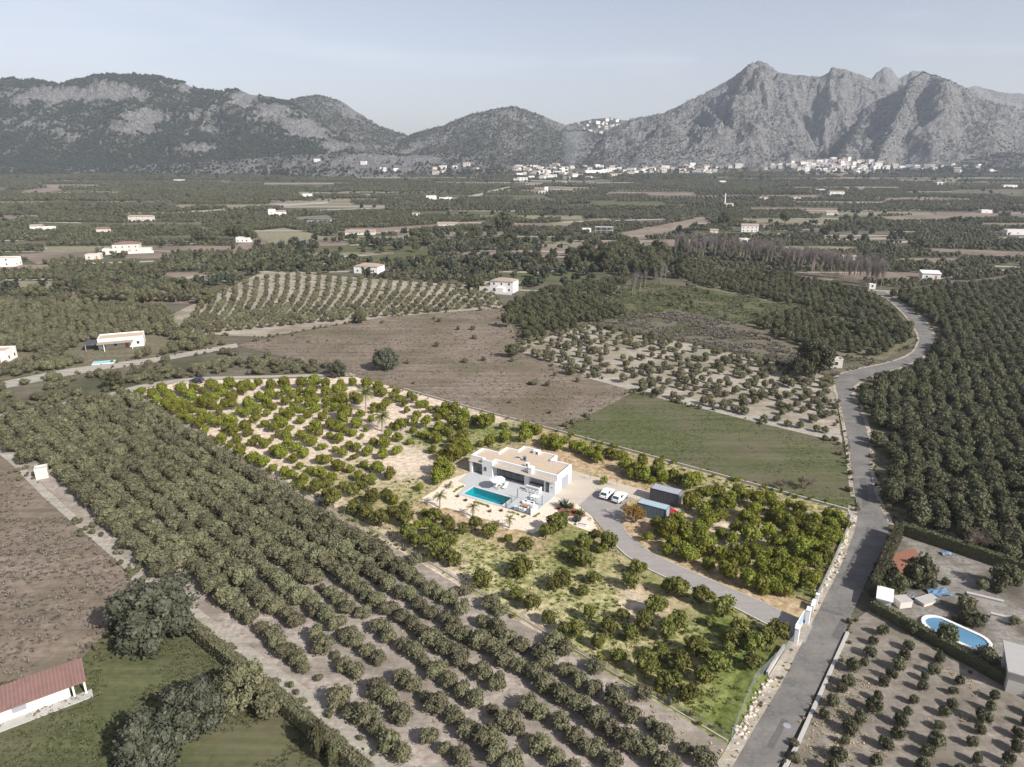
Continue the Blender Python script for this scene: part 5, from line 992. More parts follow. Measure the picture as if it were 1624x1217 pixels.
# weeds along the boundary and over the plot
TG = proto('tuftg', [tuft_mesh('tuft', 'tuft_green', 16, .42, .05, 60 + i, .7, .4) for i in range(3)]); TS = proto('tufts', [tuft_mesh('tuft', 'tuft_straw', 16, .40, .045, 70 + i, .6, .4) for i in range(3)]); TB = proto('tuftb', [tuft_mesh('tuft', 'tuft_brown', 18, .8, .07, 80 + i, .7, .5) for i in range(3)])
TD = proto('tuftd', [tuft_mesh('tuft', 'tuft_dull', 16, .42, .05, 90 + i, .7, .4) for i in range(3)])
SB = proto('shrubs', [crown('shrub', 300 + i, 'leaf_bright', clumps=7, leaves=26, leaf=.22) for i in range(3)])
PAVE = [[tuple(H(*q))[:2] for q in L_] for L_ in ([(-21.5, 11.5), (-22.6, -7), (-21.6, -16.2), (4.2, -16.2), (5.6, -9.9), (14.2, -10.6), (6.2, -1.4), (24, -1.6), (24, 11.2), (-2, 12)],)] + [[tuple(q)[:2] for q in dl + dr[::-1]]]
def in_plot(n_, seed, shrink=True):
    r = np.random.default_rng(seed); xs_ = r.uniform(-112, 60, n_); ys_ = r.uniform(58, 195, n_); k = inpoly(xs_, ys_, [PX(215, 620), PX(300, 606), PX(558, 601), PX(1346, 815), PX(1290, 955), PX(1164, 1170)])
    for p_ in PAVE: k &= ~inpoly(xs_, ys_, p_)
    return xs_[k], ys_[k]
tx, ty = in_plot(60000, 1); d_ = np.stack([(tx - p.x) ** 2 + (ty - p.y) ** 2 for _, p in SP]); kind = np.array([t for t, _ in SP])[d_.argmin(0)]; cl = fbm(tx / 4, ty / 4, 51); rr_ = np.random.default_rng(3)
pg = (np.isin(kind, ['G', 'Y']) & (cl > .45)) | (np.isin(kind, ['K']) & (cl > .56)); ps_ = (np.isin(kind, ['Y', 'K']) & (cl < .47)) | (np.isin(kind, ['O']) & (cl > .55)); thin = rr_.uniform(size=len(tx)) < .55
for nm, k, co, lab in (('grass', pg & thin, TG, 'green weeds and grass tufts growing over the plot'), ('dry_weeds', ps_ & thin, TS, 'straw-coloured dry weeds growing over the plot')):
    scatter(nm, np.stack([tx[k], ty[k], tx[k] * 0], 1), rr_.uniform(.5, 1.3, k.sum()), co, lab, 'grass', 1)
bp = []
for (a, c2, n_, w_) in (((208, 622), (470, 778), 70, .5), ((470, 778), (1150, 1172), 60, .5), ((900, 690), (1345, 812), 90, .6), ((600, 612), (900, 690), 20, .5), ((1346, 830), (1290, 960), 20, .4)):
    A, C_ = P(*a), P(*c2)
    for i in range(n_): t_ = random.random(); q = A.lerp(C_, t_); bp.append((q.x + random.gauss(0, w_), q.y + random.gauss(0, w_) + .6, 0))
scatter('weeds', bp, np.random.default_rng(2).uniform(.2, .55, len(bp)), SB, 'leafy weeds along the boundary of the plot', 'weeds')
# special trees by the drive
def bare(name, seed, mat, h, spread, n1=6, n2=7, n3=6, r0=.09, up=.9, leafmat=None, multi=True):
    """branching bare tree: stems, limbs and twigs"""
    r = random.Random(seed); bt, bc = MB(), MB()
    def grow(p, d, l_, rad, lev):
        e = p + d * l_; (bt if lev < 2 else bc).tube(p, e, rad, rad * .6, 5 if lev < 2 else 3, cap=False)
        if lev >= 3:
            if leafmat:
                for _ in range(2):
                    q = p.lerp(e, r.uniform(.4, 1)); a_ = Vector((r.gauss(0, 1), r.gauss(0, 1), r.gauss(0, 1))).normalized() * leafmat * .6; c_ = Vector((r.gauss(0, 1), r.gauss(0, 1), r.gauss(0, 1))).normalized() * leafmat * .4; bc.add([q - a_, q + c_, q + a_, q - c_], [(0, 1, 2, 3)])
            return
        for k in range((n1, n2, n3)[lev]):
            t_ = r.uniform(.35, 1.0); q = p.lerp(e, t_); a = r.uniform(0, 6.283); s = Vector((math.cos(a), math.sin(a), 0)) * spread
            nd = (d * up + s * r.uniform(.5, 1.1) + Vector((0, 0, r.uniform(-.1, .35)))).normalized(); grow(q, nd, l_ * r.uniform(.45, .7), rad * .5, lev + 1)
    if multi:
        for k in range(4):
            a = k * 1.6 + r.uniform(-.4, .4); grow(Vector((0, 0, 0)), Vector((math.cos(a) * .55, math.sin(a) * .55, .85)).normalized(), h * .42, r0, 0)
    else: grow(Vector((0, 0, 0)), Vector((r.uniform(-.04, .04), r.uniform(-.04, .04), 1)), h * .7, r0, 0)
    return bt.mesh('trunk', 'bark_pale' if not multi else 'bark'), bc.mesh('crown', mat)
def baretree(name, loc, tm, cm, label, cat, group=None, s=1.0):
    o = thing(name, label, cat, loc, random.uniform(0, 6.28), group, (s, s, s)); put('trunk', tm, o); put('crown', cm, o); return o
tm, cm = bare('x', 3, 'leaf_rust', 5.0, .8, 7, 8, 9, .10, leafmat=.16); baretree('rust_tree', H(17.4, -2.1), tm, cm, 'spreading tree with rust-coloured twigs in front of the blue-grey container', 'tree')
tm2, cm2 = bare('x', 8, 'twig_grey', 2.0, .6, 4, 5, 5, .05, multi=False); baretree('bare_tree', H(8.9, 9.6), tm2, cm2, 'thin leafless young tree behind the parked cars', 'tree'); baretree('bare_tree', H(3.0, 9.6), tm2, cm2, 'twiggy leafless shrub near the back of the garage', 'shrub', None, .8)
tree('lime_shrub', H(6.3, 9.0), .95, crown('crown', 500, 'leaf_lime', clumps=12, leaves=50, leaf=.16), TR[0], 'bright green round shrub behind the parked car', 'shrub', None, 1.1); tree('grey_shrub', H(8.4, -7.2), .85, CS[1], TR[1], 'grey-green shrub beside the white planter trough', 'shrub')

# ============================================================ ORCHARDS ROUND THE PLOT
def rows(poly, ang, dr_, dt_, jit=.35, seed=0, off=0.0):
    r = np.random.default_rng(seed); xs_ = np.array([p[0] for p in poly]); ys_ = np.array([p[1] for p in poly]); cx, cy_ = xs_.mean(), ys_.mean(); L_ = max(np.ptp(xs_), np.ptp(ys_)) * .8 + 10
    a, c_ = np.meshgrid(np.arange(-L_, L_, dt_), np.arange(-L_, L_, dr_)); a = a + off * (np.arange(c_.shape[0])[:, None] % 2); ca_, sa = math.cos(ang), math.sin(ang)
    x = cx + a * ca_ - c_ * sa; y = cy_ + a * sa + c_ * ca_; x = x + r.normal(0, jit, x.shape); y = y + r.normal(0, jit, y.shape); k = inpoly(x, y, poly); return x[k], y[k]
def shrinkpx(pix): return [PX(*q) for q in pix]
INDIV = []
fa = math.atan2(P(1160, 1180).y - P(205, 618).y, P(1160, 1180).x - P(205, 618).x)
NLT = [(213, 632), (700, 918), (1150, 1188), (1140, 1245), (690, 1245), (550, 1140), (318, 960), (226, 890), (78, 768), (0, 697), (-80, 688), (0, 674), (160, 638)]
x, y = rows(shrinkpx(NLT), fa, 3.65, 2.4, .2, 5)
pxd = fbm(x / 9, y / 9, 71); dep = np.hypot(x, y); dens = np.where(dep > 98, 1.0, np.where(pxd > np.where(dep < 84, .44, .33), .96, .3)); ku = np.random.default_rng(4).uniform(size=len(x)); small = (ku >= dens); hq = P(68, 757); hutd = (x - hq.x) ** 2 + (y - hq.y) ** 2 > 9; k = (ku < dens) | (np.random.default_rng(14).uniform(size=len(x)) < .72); k &= hutd
x, y, small = x[k], y[k], small[k]; r_ = np.where(small, np.random.default_rng(61).uniform(.5, 1.05, len(x)), np.random.default_rng(6).uniform(1.15, 1.6, len(x))) * (1.0 + .32 * np.clip((np.hypot(x, y) - 88) / 14, 0, 1))
NL = sorted(zip(x, y, r_), key=lambda a: -a[2] / math.hypot(a[0], a[1]))
yx, yy = rows(shrinkpx([(1358, 1000), (1380, 985), (1624, 1120), (1720, 1172), (1720, 1245), (1262, 1245)]), fa + R(88), 3.4, 2.5, .2, 8); YR = np.random.default_rng(8).uniform(.55, 1.0, len(yx))
def rowlab(xy, ang, dr_):
    """row and place in the row for every tree of a planted block"""
    xy = np.array(xy); c_ = -xy[:, 0] * math.sin(ang) + xy[:, 1] * math.cos(ang); a_ = xy[:, 0] * math.cos(ang) + xy[:, 1] * math.sin(ang); ri = np.round((c_.max() - c_) / dr_).astype(int); out = [None] * len(xy)
    for n_, rr2 in enumerate(sorted(set(ri))):
        w_ = np.where(ri == rr2)[0]
        for k2, i2 in enumerate(w_[np.argsort(-a_[w_])]): out[i2] = (n_ + 1, k2 + 1)
    return out
def ordn(i): return '%d%s' % (i, 'th' if i % 100 in (11, 12, 13) else {1: 'st', 2: 'nd', 3: 'rd'}.get(i % 10, 'th'))
NLL = rowlab([q[:2] for q in NL], fa, 3.65)
for i, (a, c_, q) in enumerate(NL):
    if i < 290: tree('orchard_tree', (a, c_, .03), q, random.choice(CG), random.choice(TR), 'grey-green orchard tree, %s from the lane in the %s row below the plot wall' % (ordn(NLL[i][1]), ordn(NLL[i][0])), 'orchard tree', 'front orchard rows', random.uniform(.75, .95))
scatter('orchard', [(a, c_, .03) for a, c_, q in NL[290:]], [q for a, c_, q in NL[290:]], cCG, 'dense far part of the orchard along the front boundary', 'orchard')
YLL = rowlab(list(zip(yx, yy)), fa + R(88), 3.4)
for i, (a, c_, q) in enumerate(zip(yx, yy, YR)): tree('young_tree', (a, c_, .03), q, random.choice(CD), random.choice(TR), 'small young tree right of the lane, row %d from it, %s from the yard hedge' % (YLL[i][0], ordn(YLL[i][1])), 'young tree', 'young orchard right of the lane', random.uniform(1.0, 1.3))
print('NL', len(NL), 'young', len(yx))
FAR = proto('far', [crown('far', 700 + i, 'leaf_far', clumps=7, leaves=16, leaf=.26, cr=(.42, .58), spread=.5) for i in range(5)]); PINE = proto('pine', [crown('pine', 720 + i, 'leaf_pine', clumps=9, leaves=14, leaf=.25, cr=(.34, .5), spread=.62, elong=1.3, zc=1.1) for i in range(4)])
FARD = proto('fard', [crown('fard', 740 + i, 'leaf_far', clumps=9, leaves=26, leaf=.2, cr=(.4, .55)) for i in range(4)])
EXH = [(586, 432, 14), (800, 464, 19), (195, 552, 17), (-4, 574, 10), (1474, 444, 12), (1324, 584, 5), (1382, 460, 5), (165, 577, 6)]
def orchard(pix, ang, dr_, dt_, rad, coll, label, seed, keep=1.0, jit=.35, z=.03):
    x, y = rows(shrinkpx(pix), ang, dr_, dt_, jit, seed); r = np.random.default_rng(seed)
    for hx, hy, hr in EXH:
        q = P(hx, hy); d2 = (x - q.x) ** 2 + (y - q.y) ** 2 > hr ** 2; x, y = x[d2], y[d2]
    k = (r.uniform(size=len(x)) < keep) & (fbm(x / 11, y / 11, seed) > .27); x, y = x[k], y[k]
    return scatter('orchard', np.stack([x, y, zt(y) + z], 1), r.uniform(*rad, len(x)), coll, label, 'orchard', seed)
orchard([(1412, 470), (1720, 432), (1720, 935), (1624, 898), (1432, 832), (1404, 790), (1392, 740), (1380, 660), (1364, 626), (1385, 608), (1442, 590), (1478, 570), (1492, 545), (1489, 526), (1472, 505)], R(62), 3.5, 3.0, (1.6, 2.15), cCD, 'dense dark orchard filling the right edge beyond the lane', 21, .97)
orchard([(1055, 433), (1230, 435), (1380, 466), (1443, 522), (1443, 543), (1395, 568), (1275, 556), (1190, 515), (1285, 490), (1105, 452)], R(20), 4.2, 3.6, (1.4, 1.95), cCD, 'orchard inside the bend of the lane', 22, .95)
orchard(PALEROWS, R(-38), 5.0, 2.9, (.85, 1.45), cCG, 'gappy orchard on pale soil behind the meadow', 23, .82, .6)
orchard(ORCH_L, R(70), 4.6, 3.4, (1.4, 2.0), cCG, 'orchard round the low white house at left', 24, .95)
orchard(ORCH_C, R(15), 4.4, 3.6, (1.4, 1.9), cCD, 'orchard strip behind the white L-shaped villa', 25, .95)
cp = []
for i in range(32):
    xb, yb = 282 + i * 16.5, 533 - i * 1.55
    for j in range(16):
        t_ = j / 15; q = P(xb + 42 * t_ + 14 * math.sin(t_ * 3.1), yb - 80 * t_ + random.uniform(-.6, .6)); 
        if inpoly(np.array([q.x]), np.array([q.y]), [PX(*w) for w in CONTOUR])[0]: cp.append(tuple(q))
scatter('orchard', cp, np.random.default_rng(1).uniform(1.2, 1.8, len(cp)), cCG, 'grove planted in curving rows on pale soil', 'orchard')
# scrub and weeds outside the plot
def weeds(pix, n_, coll, rad, label, seed, name='dry_weeds', thr=.42):
    poly = shrinkpx(pix); r = np.random.default_rng(seed); xs_ = [p[0] for p in poly]; ys_ = [p[1] for p in poly]; x = r.uniform(min(xs_), max(xs_), n_); y = r.uniform(min(ys_), max(ys_), n_); k = inpoly(x, y, poly) & (fbm(x / 6, y / 6, seed) > thr); x, y = x[k], y[k]
    scatter(name, np.stack([x, y, zt(y) + .03], 1), r.uniform(*rad, len(x)), coll, label, 'weeds', seed)
weeds([(-60, 715), (75, 795), (200, 905), (230, 950), (110, 1060), (-100, 1130)], 9000, TB, (.35, .8), 'dry brown weeds on the fallow field by the shed', 31); weeds(BROWN, 9000, TB, (.3, .7), 'dry brown weeds on the fallow field behind the plot', 32, thr=.4)
weeds([(240, 960), (300, 1005), (590, 1240), (-100, 1240), (-100, 1150), (110, 1070)], 9000, TD, (.4, .9), 'grass tufts below the red-roofed shed', 33, 'grass'); weeds(MEADOW, 5000, TD, (.3, .7), 'grass tufts on the meadow behind the plot', 34, 'grass', .45)
weeds([(1360, 992), (1624, 1118), (1720, 1240), (1250, 1240)], 3500, TS, (.4, .9), 'dry weeds between the young trees', 35, thr=.5); weeds(NLT, 9000, TS, (.4, 1.0), 'dry weeds under the front orchard', 36, thr=.52)
weeds([(-60, 622), (365, 560), (555, 590), (300, 600), (160, 626), (-60, 670)], 1500, cCG, (.5, 1.6), 'scrub bushes between the two pale tracks', 37, 'scrub', .46)
SCRUB = [(a, b_) for a, b_ in ((600, 566), (720, 545), (690, 560), (760, 530), (640, 545), (560, 560), (880, 610), (940, 640), (700, 580), (820, 640), (480, 545), (540, 530))]
MID1 = [(965, 480), (1010, 447), (1100, 457), (1275, 490), (1180, 513), (1070, 492), (1000, 500)]; MID2 = [(1005, 502), (1070, 494), (1180, 517), (1270, 562), (1395, 575), (1322, 598), (1250, 578), (1090, 543), (935, 514)]
weeds(MID1, 9000, TD, (.7, 1.8), 'grass tufts on the dull meadow before the dark trees', 41, 'grass', .40); weeds(MID2, 12000, TB, (.7, 1.6), 'dry weeds on the tan field left of the lane', 42, thr=.45); weeds(MID2, 5000, TD, (.7, 1.6), 'green tufts on the tan field left of the lane', 43, 'grass', .5); weeds(MID1, 90, cCG, (.5, 1.6), 'bushes on the dull meadow', 44, 'scrub', .4)
weeds(BROWN, 160, cCG, (.4, 1.1), 'low bushes dotted over the brown fallow field', 38, 'scrub', .5)

# ============================================================ SINGLE TREES ROUND ABOUT
def big(px_, py_, rpx, cm, label, zs=1.0, name='tree', group=None, cat='tree', tm=None):
    p = P(px_, py_); r_ = rpx * mpp(p); p = P(px_, py_ + rpx * .55)
    if r_ > 2.6: cm = random.choice(BIG['G']) if cm in CG else random.choice(BIG['D']) if cm in CD else cm
    return tree(name, p, r_, cm, tm or random.choice(TR), label, cat, group, zs)
big(252, 985, 55, CS[0], 'big silver-grey olive tree at the end of the hedge', .95, 'olive_tree'); big(215, 975, 30, CS[1], 'smaller silver olive leaning out of the big one by the hedge', .9, 'olive_tree'); big(385, 1105, 40, CG[1], 'green bushy tree beside the hedge', 1.0); big(315, 1135, 42, CS[2], 'silver-grey olive tree in the middle of the rough grass', .95, 'olive_tree'); big(245, 1190, 48, CS[0], 'silver-grey olive tree at the bottom edge of the grass', .9, 'olive_tree'); big(430, 1125, 20, CG[2], 'small round bush beside the green tree by the hedge')
cyp = crown('crown', 800, 'leaf_dark', clumps=14, leaves=50, leaf=.14, spread=.55, elong=1.6); 
for px_, py_, s_, lab in ((508, 1195, 14, 'small pointed cypress before the hedge, taller one'), (528, 1212, 10, 'small pointed cypress before the hedge, shorter one')): big(px_, py_, s_, cyp, lab, 2.3, 'cypress_tree')
for px_, py_, r_, cm, lab in ((183, 610, 14, CD[0], 'dark round tree at the left corner of the plot track'), (612, 575, 22, CS[1], 'pale grey bush in the brown fallow field'), (535, 590, 14, CS[2], 'pale grey bush beside the far end of the plot'), (812, 560, 12, CD[1], 'dark upright tree at the corner of the gappy orchard'), (805, 512, 14, CD[2], 'dark tree behind the brown fallow field'), (1292, 578, 30, CD[3], 'big dark tree left of the lane bend'), (1268, 590, 18, CD[1], 'dark tree beside the big one at the lane bend'), (905, 590, 9, CD[4], 'small dark bush on the edge of the brown field'), (570, 508, 10, CD[5], 'small dark tree below the curving grove'),
    (1245, 350, 9, CD[0], 'dark tree left of the brown-roofed farmhouse'), (1148, 352, 10, CD[1], 'dark round tree on the plain beside the farmhouse'), (318, 380, 9, CD[2], 'dark tree left of the small white farmhouse'), (335, 381, 8, CD[3], 'second dark tree left of the small white farmhouse'), (372, 375, 12, CD[4], 'wide dark tree behind the small white farmhouse'), (400, 378, 10, CD[5], 'dark tree at the right of the small white farmhouse'), (755, 455, 16, CD[0], 'dark tree at the left end of the L-shaped villa'), (800, 358, 15, CD[1], 'big dark tree alone on the plain'), (100, 455, 12, CG[0], 'grey tree in the green patch at left'), (60, 470, 12, CG[1], 'tree at the left edge of the green patch'), (600, 388, 9, CD[3], 'dark tree at the left end of the tree belt')):
    big(px_, py_, r_, cm, lab)
rb = random.Random(5)
for i, bx in enumerate(sorted(rb.uniform(655, 815) for _ in range(34))): big(bx, rb.uniform(368, 396) - 0, rb.uniform(5, 9), rb.choice(CD), 'dark tree in the belt crossing the plain, %s from its left end' % ordn(i + 1), 1.0, 'tree', 'tree belt on the plain')
for i, bx in enumerate(sorted(rb.uniform(905, 1085) for _ in range(40))): big(bx, rb.uniform(395, 438), rb.uniform(9, 16), rb.choice(CD), 'dark tree in the clump beside the poplars, %s from its left end' % ordn(i + 1), 1.1, 'tree', 'dark clump by the poplars')
for i, bx in enumerate(sorted(200 + rb.uniform(-60, 130) for _ in range(26))): big(bx, 468 + rb.uniform(-10, 12), rb.uniform(8, 15), rb.choice(CG), 'grey-green tree in the thicket left of the curving grove, %s from the left' % ordn(i + 1), .9, 'tree', 'thicket left of the grove')
for i, bx in enumerate(sorted(rb.uniform(790, 880) for _ in range(16))): big(bx, rb.uniform(408, 420), rb.uniform(6, 10), rb.choice(CD), 'dark tree along the orchard lane behind the L-shaped villa, %s from the left' % ordn(i + 1), 1.0, 'tree', 'trees along the orchard lane')
drb = [bare('d', 60 + i, 'leaf_dry', 3.2, .9, 7, 8, 7, .06) for i in range(2)]
for px_, py_, s_, lab in ((1235, 775, 1.0, 'left of two dry pinkish bushes on the meadow'), (1275, 775, 1.3, 'right of two dry pinkish bushes on the meadow'), (1545, 872, 1.7, 'big dry brown bush behind the neighbour yard')): baretree('dry_bush', P(px_, py_), *drb[int(s_ * 10) % 2], lab, 'bush', None, s_)
POP = [bare('p', 30 + i, 'twig_grey', 13, .34, 26, 5, 3, .16, 1.15, multi=False) for i in range(4)]
rb = random.Random(6)
for i in range(110):
    t_ = i / 109; px_ = 1070 + 330 * t_ + rb.uniform(-4, 4); py_ = 408 + 50 * t_ ** 1.5 + rb.choice((-9, -4, 0)) + rb.uniform(-2, 2); tm, cm = rb.choice(POP); baretree('bare_poplar', P(px_, py_), tm, cm, 'leafless poplar in the long grey row, %s from its left end' % ordn(i + 1), 'poplar', 'row of bare poplars', rb.uniform(.65, .92))
for i in range(7): tm, cm = rb.choice(POP); baretree('bare_tree', P(1000 + i * 9 + rb.uniform(-4, 4), 470 - i * 4 + rb.uniform(-3, 3)), tm, cm, 'leafless pale tree at the meadow edge, %s from the left' % ordn(i + 1), 'tree', 'bare trees by the meadow', rb.uniform(.5, .75))
palm(P(657, 416), 6.5, 2.6, 26, 'tall palm on the green strip of the plain', 15, 1.8, .25)

# weeds and bushes straggling along the edges of the fields
ep = []
for f in FIELDS[:16]:
    for (x0, y0), (x1, y1) in zip(f, f[1:] + f[:1]):
        L_ = math.hypot(x1 - x0, y1 - y0)
        for i in range(int(L_ / 1.3)):
            t_ = random.random(); x2, y2 = x0 + (x1 - x0) * t_, y0 + (y1 - y0) * t_
            if vn(np.array(x2 / 9), np.array(y2 / 9), 4) < .45 or inpoly(np.array([x2]), np.array([y2]), ROADPOLY)[0] or inpoly(np.array([x2]), np.array([y2]), PLOTQ)[0]: continue
            ep.append((x2 + random.gauss(0, .7), y2 + random.gauss(0, .7), .02))
ep = [q for q in ep if not inpoly(np.array([q[0]]), np.array([q[1]]), ROADPOLY)[0]]
scatter('weeds', ep, np.random.default_rng(77).uniform(.15, .6, len(ep)), cCG, 'weeds and low bushes straggling along the field edges', 'weeds')
rp_ = []
for line, sg in ((SL, 1), (SR, -1)):
    for (x0, y0), (x1, y1) in zip(line[:-1], line[1:]):
        L_ = math.hypot(x1 - x0, y1 - y0)
        for i in range(int(L_ * 2.2)):
            t_ = random.random(); x2, y2 = x0 + (x1 - x0) * t_, y0 + (y1 - y0) * t_
            if vn(np.array(x2 / 3), np.array(y2 / 3), 14) < .42: continue
            o_ = random.uniform(-.15, .9) * sg; rp_.append((x2 - (y1 - y0) / L_ * o_, y2 + (x1 - x0) / L_ * o_, .07))
scatter('roadside_weeds', rp_[::2], np.random.default_rng(5).uniform(.3, .9, len(rp_[::2])), TD, 'green weeds along the edges of the lane', 'weeds', 6); scatter('roadside_weeds', rp_[1::2], np.random.default_rng(6).uniform(.3, .9, len(rp_[1::2])), TS, 'dry weeds along the edges of the lane', 'weeds', 7)
# hedges
def hedge(line, w, h, label, mat='leaf_dark', seed=0, dens=70):
    r = np.random.default_rng(seed); p0 = Vector((*line[0], 0)); b = MB(); pts = [Vector((*q, 0)) - p0 for q in line]
    for a_, d_ in zip(pts[:-1], pts[1:]):
        L_ = (d_ - a_).length; e = (d_ - a_) / L_; s = Vector((-e.y, e.x, 0)); n_ = max(2, int(L_ / 0.8))
        for i in range(n_):
            q0_, q1_ = a_ + e * (L_ * i / n_), a_ + e * (L_ * (i + 1) / n_); ww, hh = w / 2 * r.uniform(.8, 1.0), h * r.uniform(.86, .97)
            b.prism([tuple(q0_ - s * ww)[:2], tuple(q1_ - s * ww)[:2], tuple(q1_ + s * ww)[:2], tuple(q0_ + s * ww)[:2]], 0, hh)
        m_ = int(L_ * dens); t_ = r.uniform(0, L_, m_); sd = r.uniform(-1, 1, m_); zz = r.uniform(0, 1, m_); top = r.uniform(size=m_) < .45
        for k in range(m_):
            o_ = (s * (w / 2 * (sd[k] if top[k] else (1 if sd[k] > 0 else -1)))); p = a_ + e * t_[k] + o_; z = h * (r.uniform(.95, 1.04) if top[k] else zz[k]); v1_ = Vector(r.normal(size=3)).normalized() * .17; v2_ = Vector(r.normal(size=3)).normalized() * .11; p = Vector((p.x, p.y, max(.1, z)))
            b.add([p - v1_, p + v2_, p + v1_, p - v2_], [(0, 1, 2, 3)])
    return tag(b.build('hedge', mat, None, p0), label, 'hedge')
hedge([PX(296, 996), PX(408, 1090), PX(538, 1200), PX(588, 1242)], 1.5, 2.2, 'long clipped green hedge between grass and dirt track', 'leaf_grey', 1); hedge([PX(1424, 852), PX(1404, 895), PX(1385, 948)], 1.3, 3.0, 'tall dark hedge between lane and neighbour yard', 'leaf_dark', 2); hedge([PX(1382, 968), PX(1500, 1032), PX(1624, 1100), PX(1700, 1142)], 1.0, 1.7, 'dark hedge between neighbour yard and young orchard', 'leaf_dark', 3, 50); hedge([PX(1428, 846), PX(1530, 880), PX(1624, 912), PX(1700, 940)], 1.2, 2.2, 'dark hedge along the back of the neighbour yard', 'leaf_dark', 4, 50)

# ============================================================ BUILDINGS ROUND THE PLAIN
plain('pool_blue', (0.085, 0.20, 0.31), 0.1, spec=0.6, var=0.25, scale=.6); plain('tarp_blue', (0.10, 0.17, 0.27), 0.6); plain('reservoir', (0.05, 0.07, 0.10), 0.08, spec=0.6)
HOUSES = []; rv = random.Random(3)
def house(px_, py_, w, d, h, rz, label, roof='flat', wall='wall_white', roofm='roof_tile_tan', win=3, name='farmhouse', rh=1.4, over=.35, cat='house', at=None, door=True):
    p = at or P(px_, py_); HOUSES.append((p.x, p.y, max(w, d) * .75 + 5)); o = thing(name, label, cat, p, R(rz)); W, D = w / 2, d / 2
    MB().box(-W, W, -D, D, -.3, h).build('wall', wall, o)
    if roof == 'flat':
        b = MB(); b.box(-W - .05, W + .05, -D - .05, -D + .2, h, h + .4); b.box(-W - .05, W + .05, D - .2, D + .05, h, h + .4); b.box(-W - .05, -W + .2, -D + .2, D - .2, h, h + .4); b.box(W - .2, W + .05, -D + .2, D - .2, h, h + .4); b.build('parapet', wall, o); MB().box(-W + .2, W - .2, -D + .2, D - .2, h, h + .05).build('roof', roofm if roofm != 'roof_tile_tan' else 'roof_gravel', o)
    elif roof == 'hip':
        k = min(W, D) * .95; MB().add([(-W - over, -D - over, h), (W + over, -D - over, h), (W + over, D + over, h), (-W - over, D + over, h), (-W + k, 0, h + rh), (W - k, 0, h + rh)], [(0, 1, 5, 4), (1, 2, 5), (2, 3, 4, 5), (3, 0, 4), (3, 2, 1, 0)]).build('roof', roofm, o)
    elif roof == 'gable':
        MB().add([(-W - over, -D - over, h - .05), (W + over, -D - over, h - .05), (W + over, D + over, h - .05), (-W - over, D + over, h - .05), (-W - over, 0, h + rh), (W + over, 0, h + rh)], [(0, 1, 5, 4), (2, 3, 4, 5), (3, 0, 4), (1, 2, 5), (3, 2, 1, 0)]).build('roof', roofm, o)
    else:
        MB().add([(-W - over, -D - over, h - .05), (W + over, -D - over, h - .05), (W + over, D + over, h + rh), (-W - over, D + over, h + rh), (-W - over, -D - over, h - .2), (W + over, -D - over, h - .2), (W + over, D + over, h + rh - .15), (-W - over, D + over, h + rh - .15)], [(0, 1, 2, 3), (7, 6, 5, 4), (0, 4, 5, 1), (1, 5, 6, 2), (2, 6, 7, 3), (3, 7, 4, 0)]).build('roof', roofm, o)
    for fl in range(1 if h < 4.5 else 2):
        for k in range(win):
            x = -W + w * (k + .5) / win; isd = door and fl == 0 and k == win // 2; f_ = MB().box(x - .55, x + .55, -D - .05, -D - .005, .1 if isd else .9 + fl * 2.8, 2.2 + fl * 2.8).build('door' if isd else 'window', 'wood' if isd else 'paint_white', o)
            if not isd: MB().box(x - .45, x + .45, -D - .08, -D - .051, 1.0 + fl * 2.8, 2.1 + fl * 2.8).build('pane', 'glass_dark', f_)
    if win > 1 and d > 4:
        for k in range(2):
            y = -D + d * (k + .5) / 2; f_ = MB().box(W + .005, W + .05, y - .5, y + .5, .9, 2.1).build('window', 'paint_white', o); MB().box(W + .051, W + .08, y - .4, y + .4, 1.0, 2.0).build('pane', 'glass_dark', f_)
    return o
house(586, 432, 15, 10, 4.0, -14, 'white house with tan hipped roof left of the L-shaped villa', 'hip', rh=1.6)
o = house(800, 462, 12, 8, 5.6, -20, 'white two-storey block of the L-shaped villa', 'hip', rh=1.3); MB().box(-12, -6.0, -4, 2.5, -.3, 3.2).build('side_wing', 'wall_white', o); MB().add([(-12.3, -4.3, 3.2), (-6.01, -4.3, 3.2), (-6.01, 2.8, 3.9), (-12.3, 2.8, 3.9)], [(0, 1, 2, 3)]).build('wing_roof', 'roof_tile_tan', o); MB().box(-7.5, 7, -9, -8.7, 0, 1.2).build('garden_wall', 'wall_white', o); MB().box(-2, 2, -7, -4.01, -.3, 2.8).build('porch', 'wall_white', o)
o = house(203, 400, 17, 12, 6.2, 20, 'large pale two-storey villa at the left of the plain', 'hip', 'wall_cream', 'roof_tile_red', 4, rh=1.5); MB().box(-15, -8.5, -7, 2, -.3, 3.4).build('side_wing', 'wall_cream', o); MB().box(8.5, 16, -6, 1, -.3, 3.0).build('side_wing', 'wall_cream', o); MB().box(-17, 18, -11, -10.7, 0, 1.5).build('garden_wall', 'wall_white', o)
house(150, 411, 9, 6, 3.0, 15, 'low pale outbuilding beside the large pale villa', 'flat', 'wall_cream', win=2)
o = house(195, 548, 14, 8, 3.4, 24, 'low white house with dark carport beside the concrete track', 'flat', 'wall_white', win=4); MB().box(-11, -7.1, -5, 1, 2.5, 2.7).build('carport_roof', 'container_dark', o); MB().box(-10.8, -10.6, -4.8, -4.6, 0, 2.5).build('post', 'steel_grey', o); MB().box(-10.8, -10.6, .6, .8, 0, 2.5).build('post', 'steel_grey', o); MB().box(-7, 4, -7.5, -4.05, 2.6, 2.75).build('porch_roof', 'roof_tile_tan', o); MB().box(-5, -4.8, -7.3, -7.1, 0, 2.6).build('post', 'wall_white', o); MB().box(3.5, 3.7, -7.3, -7.1, 0, 2.6).build('post', 'wall_white', o)
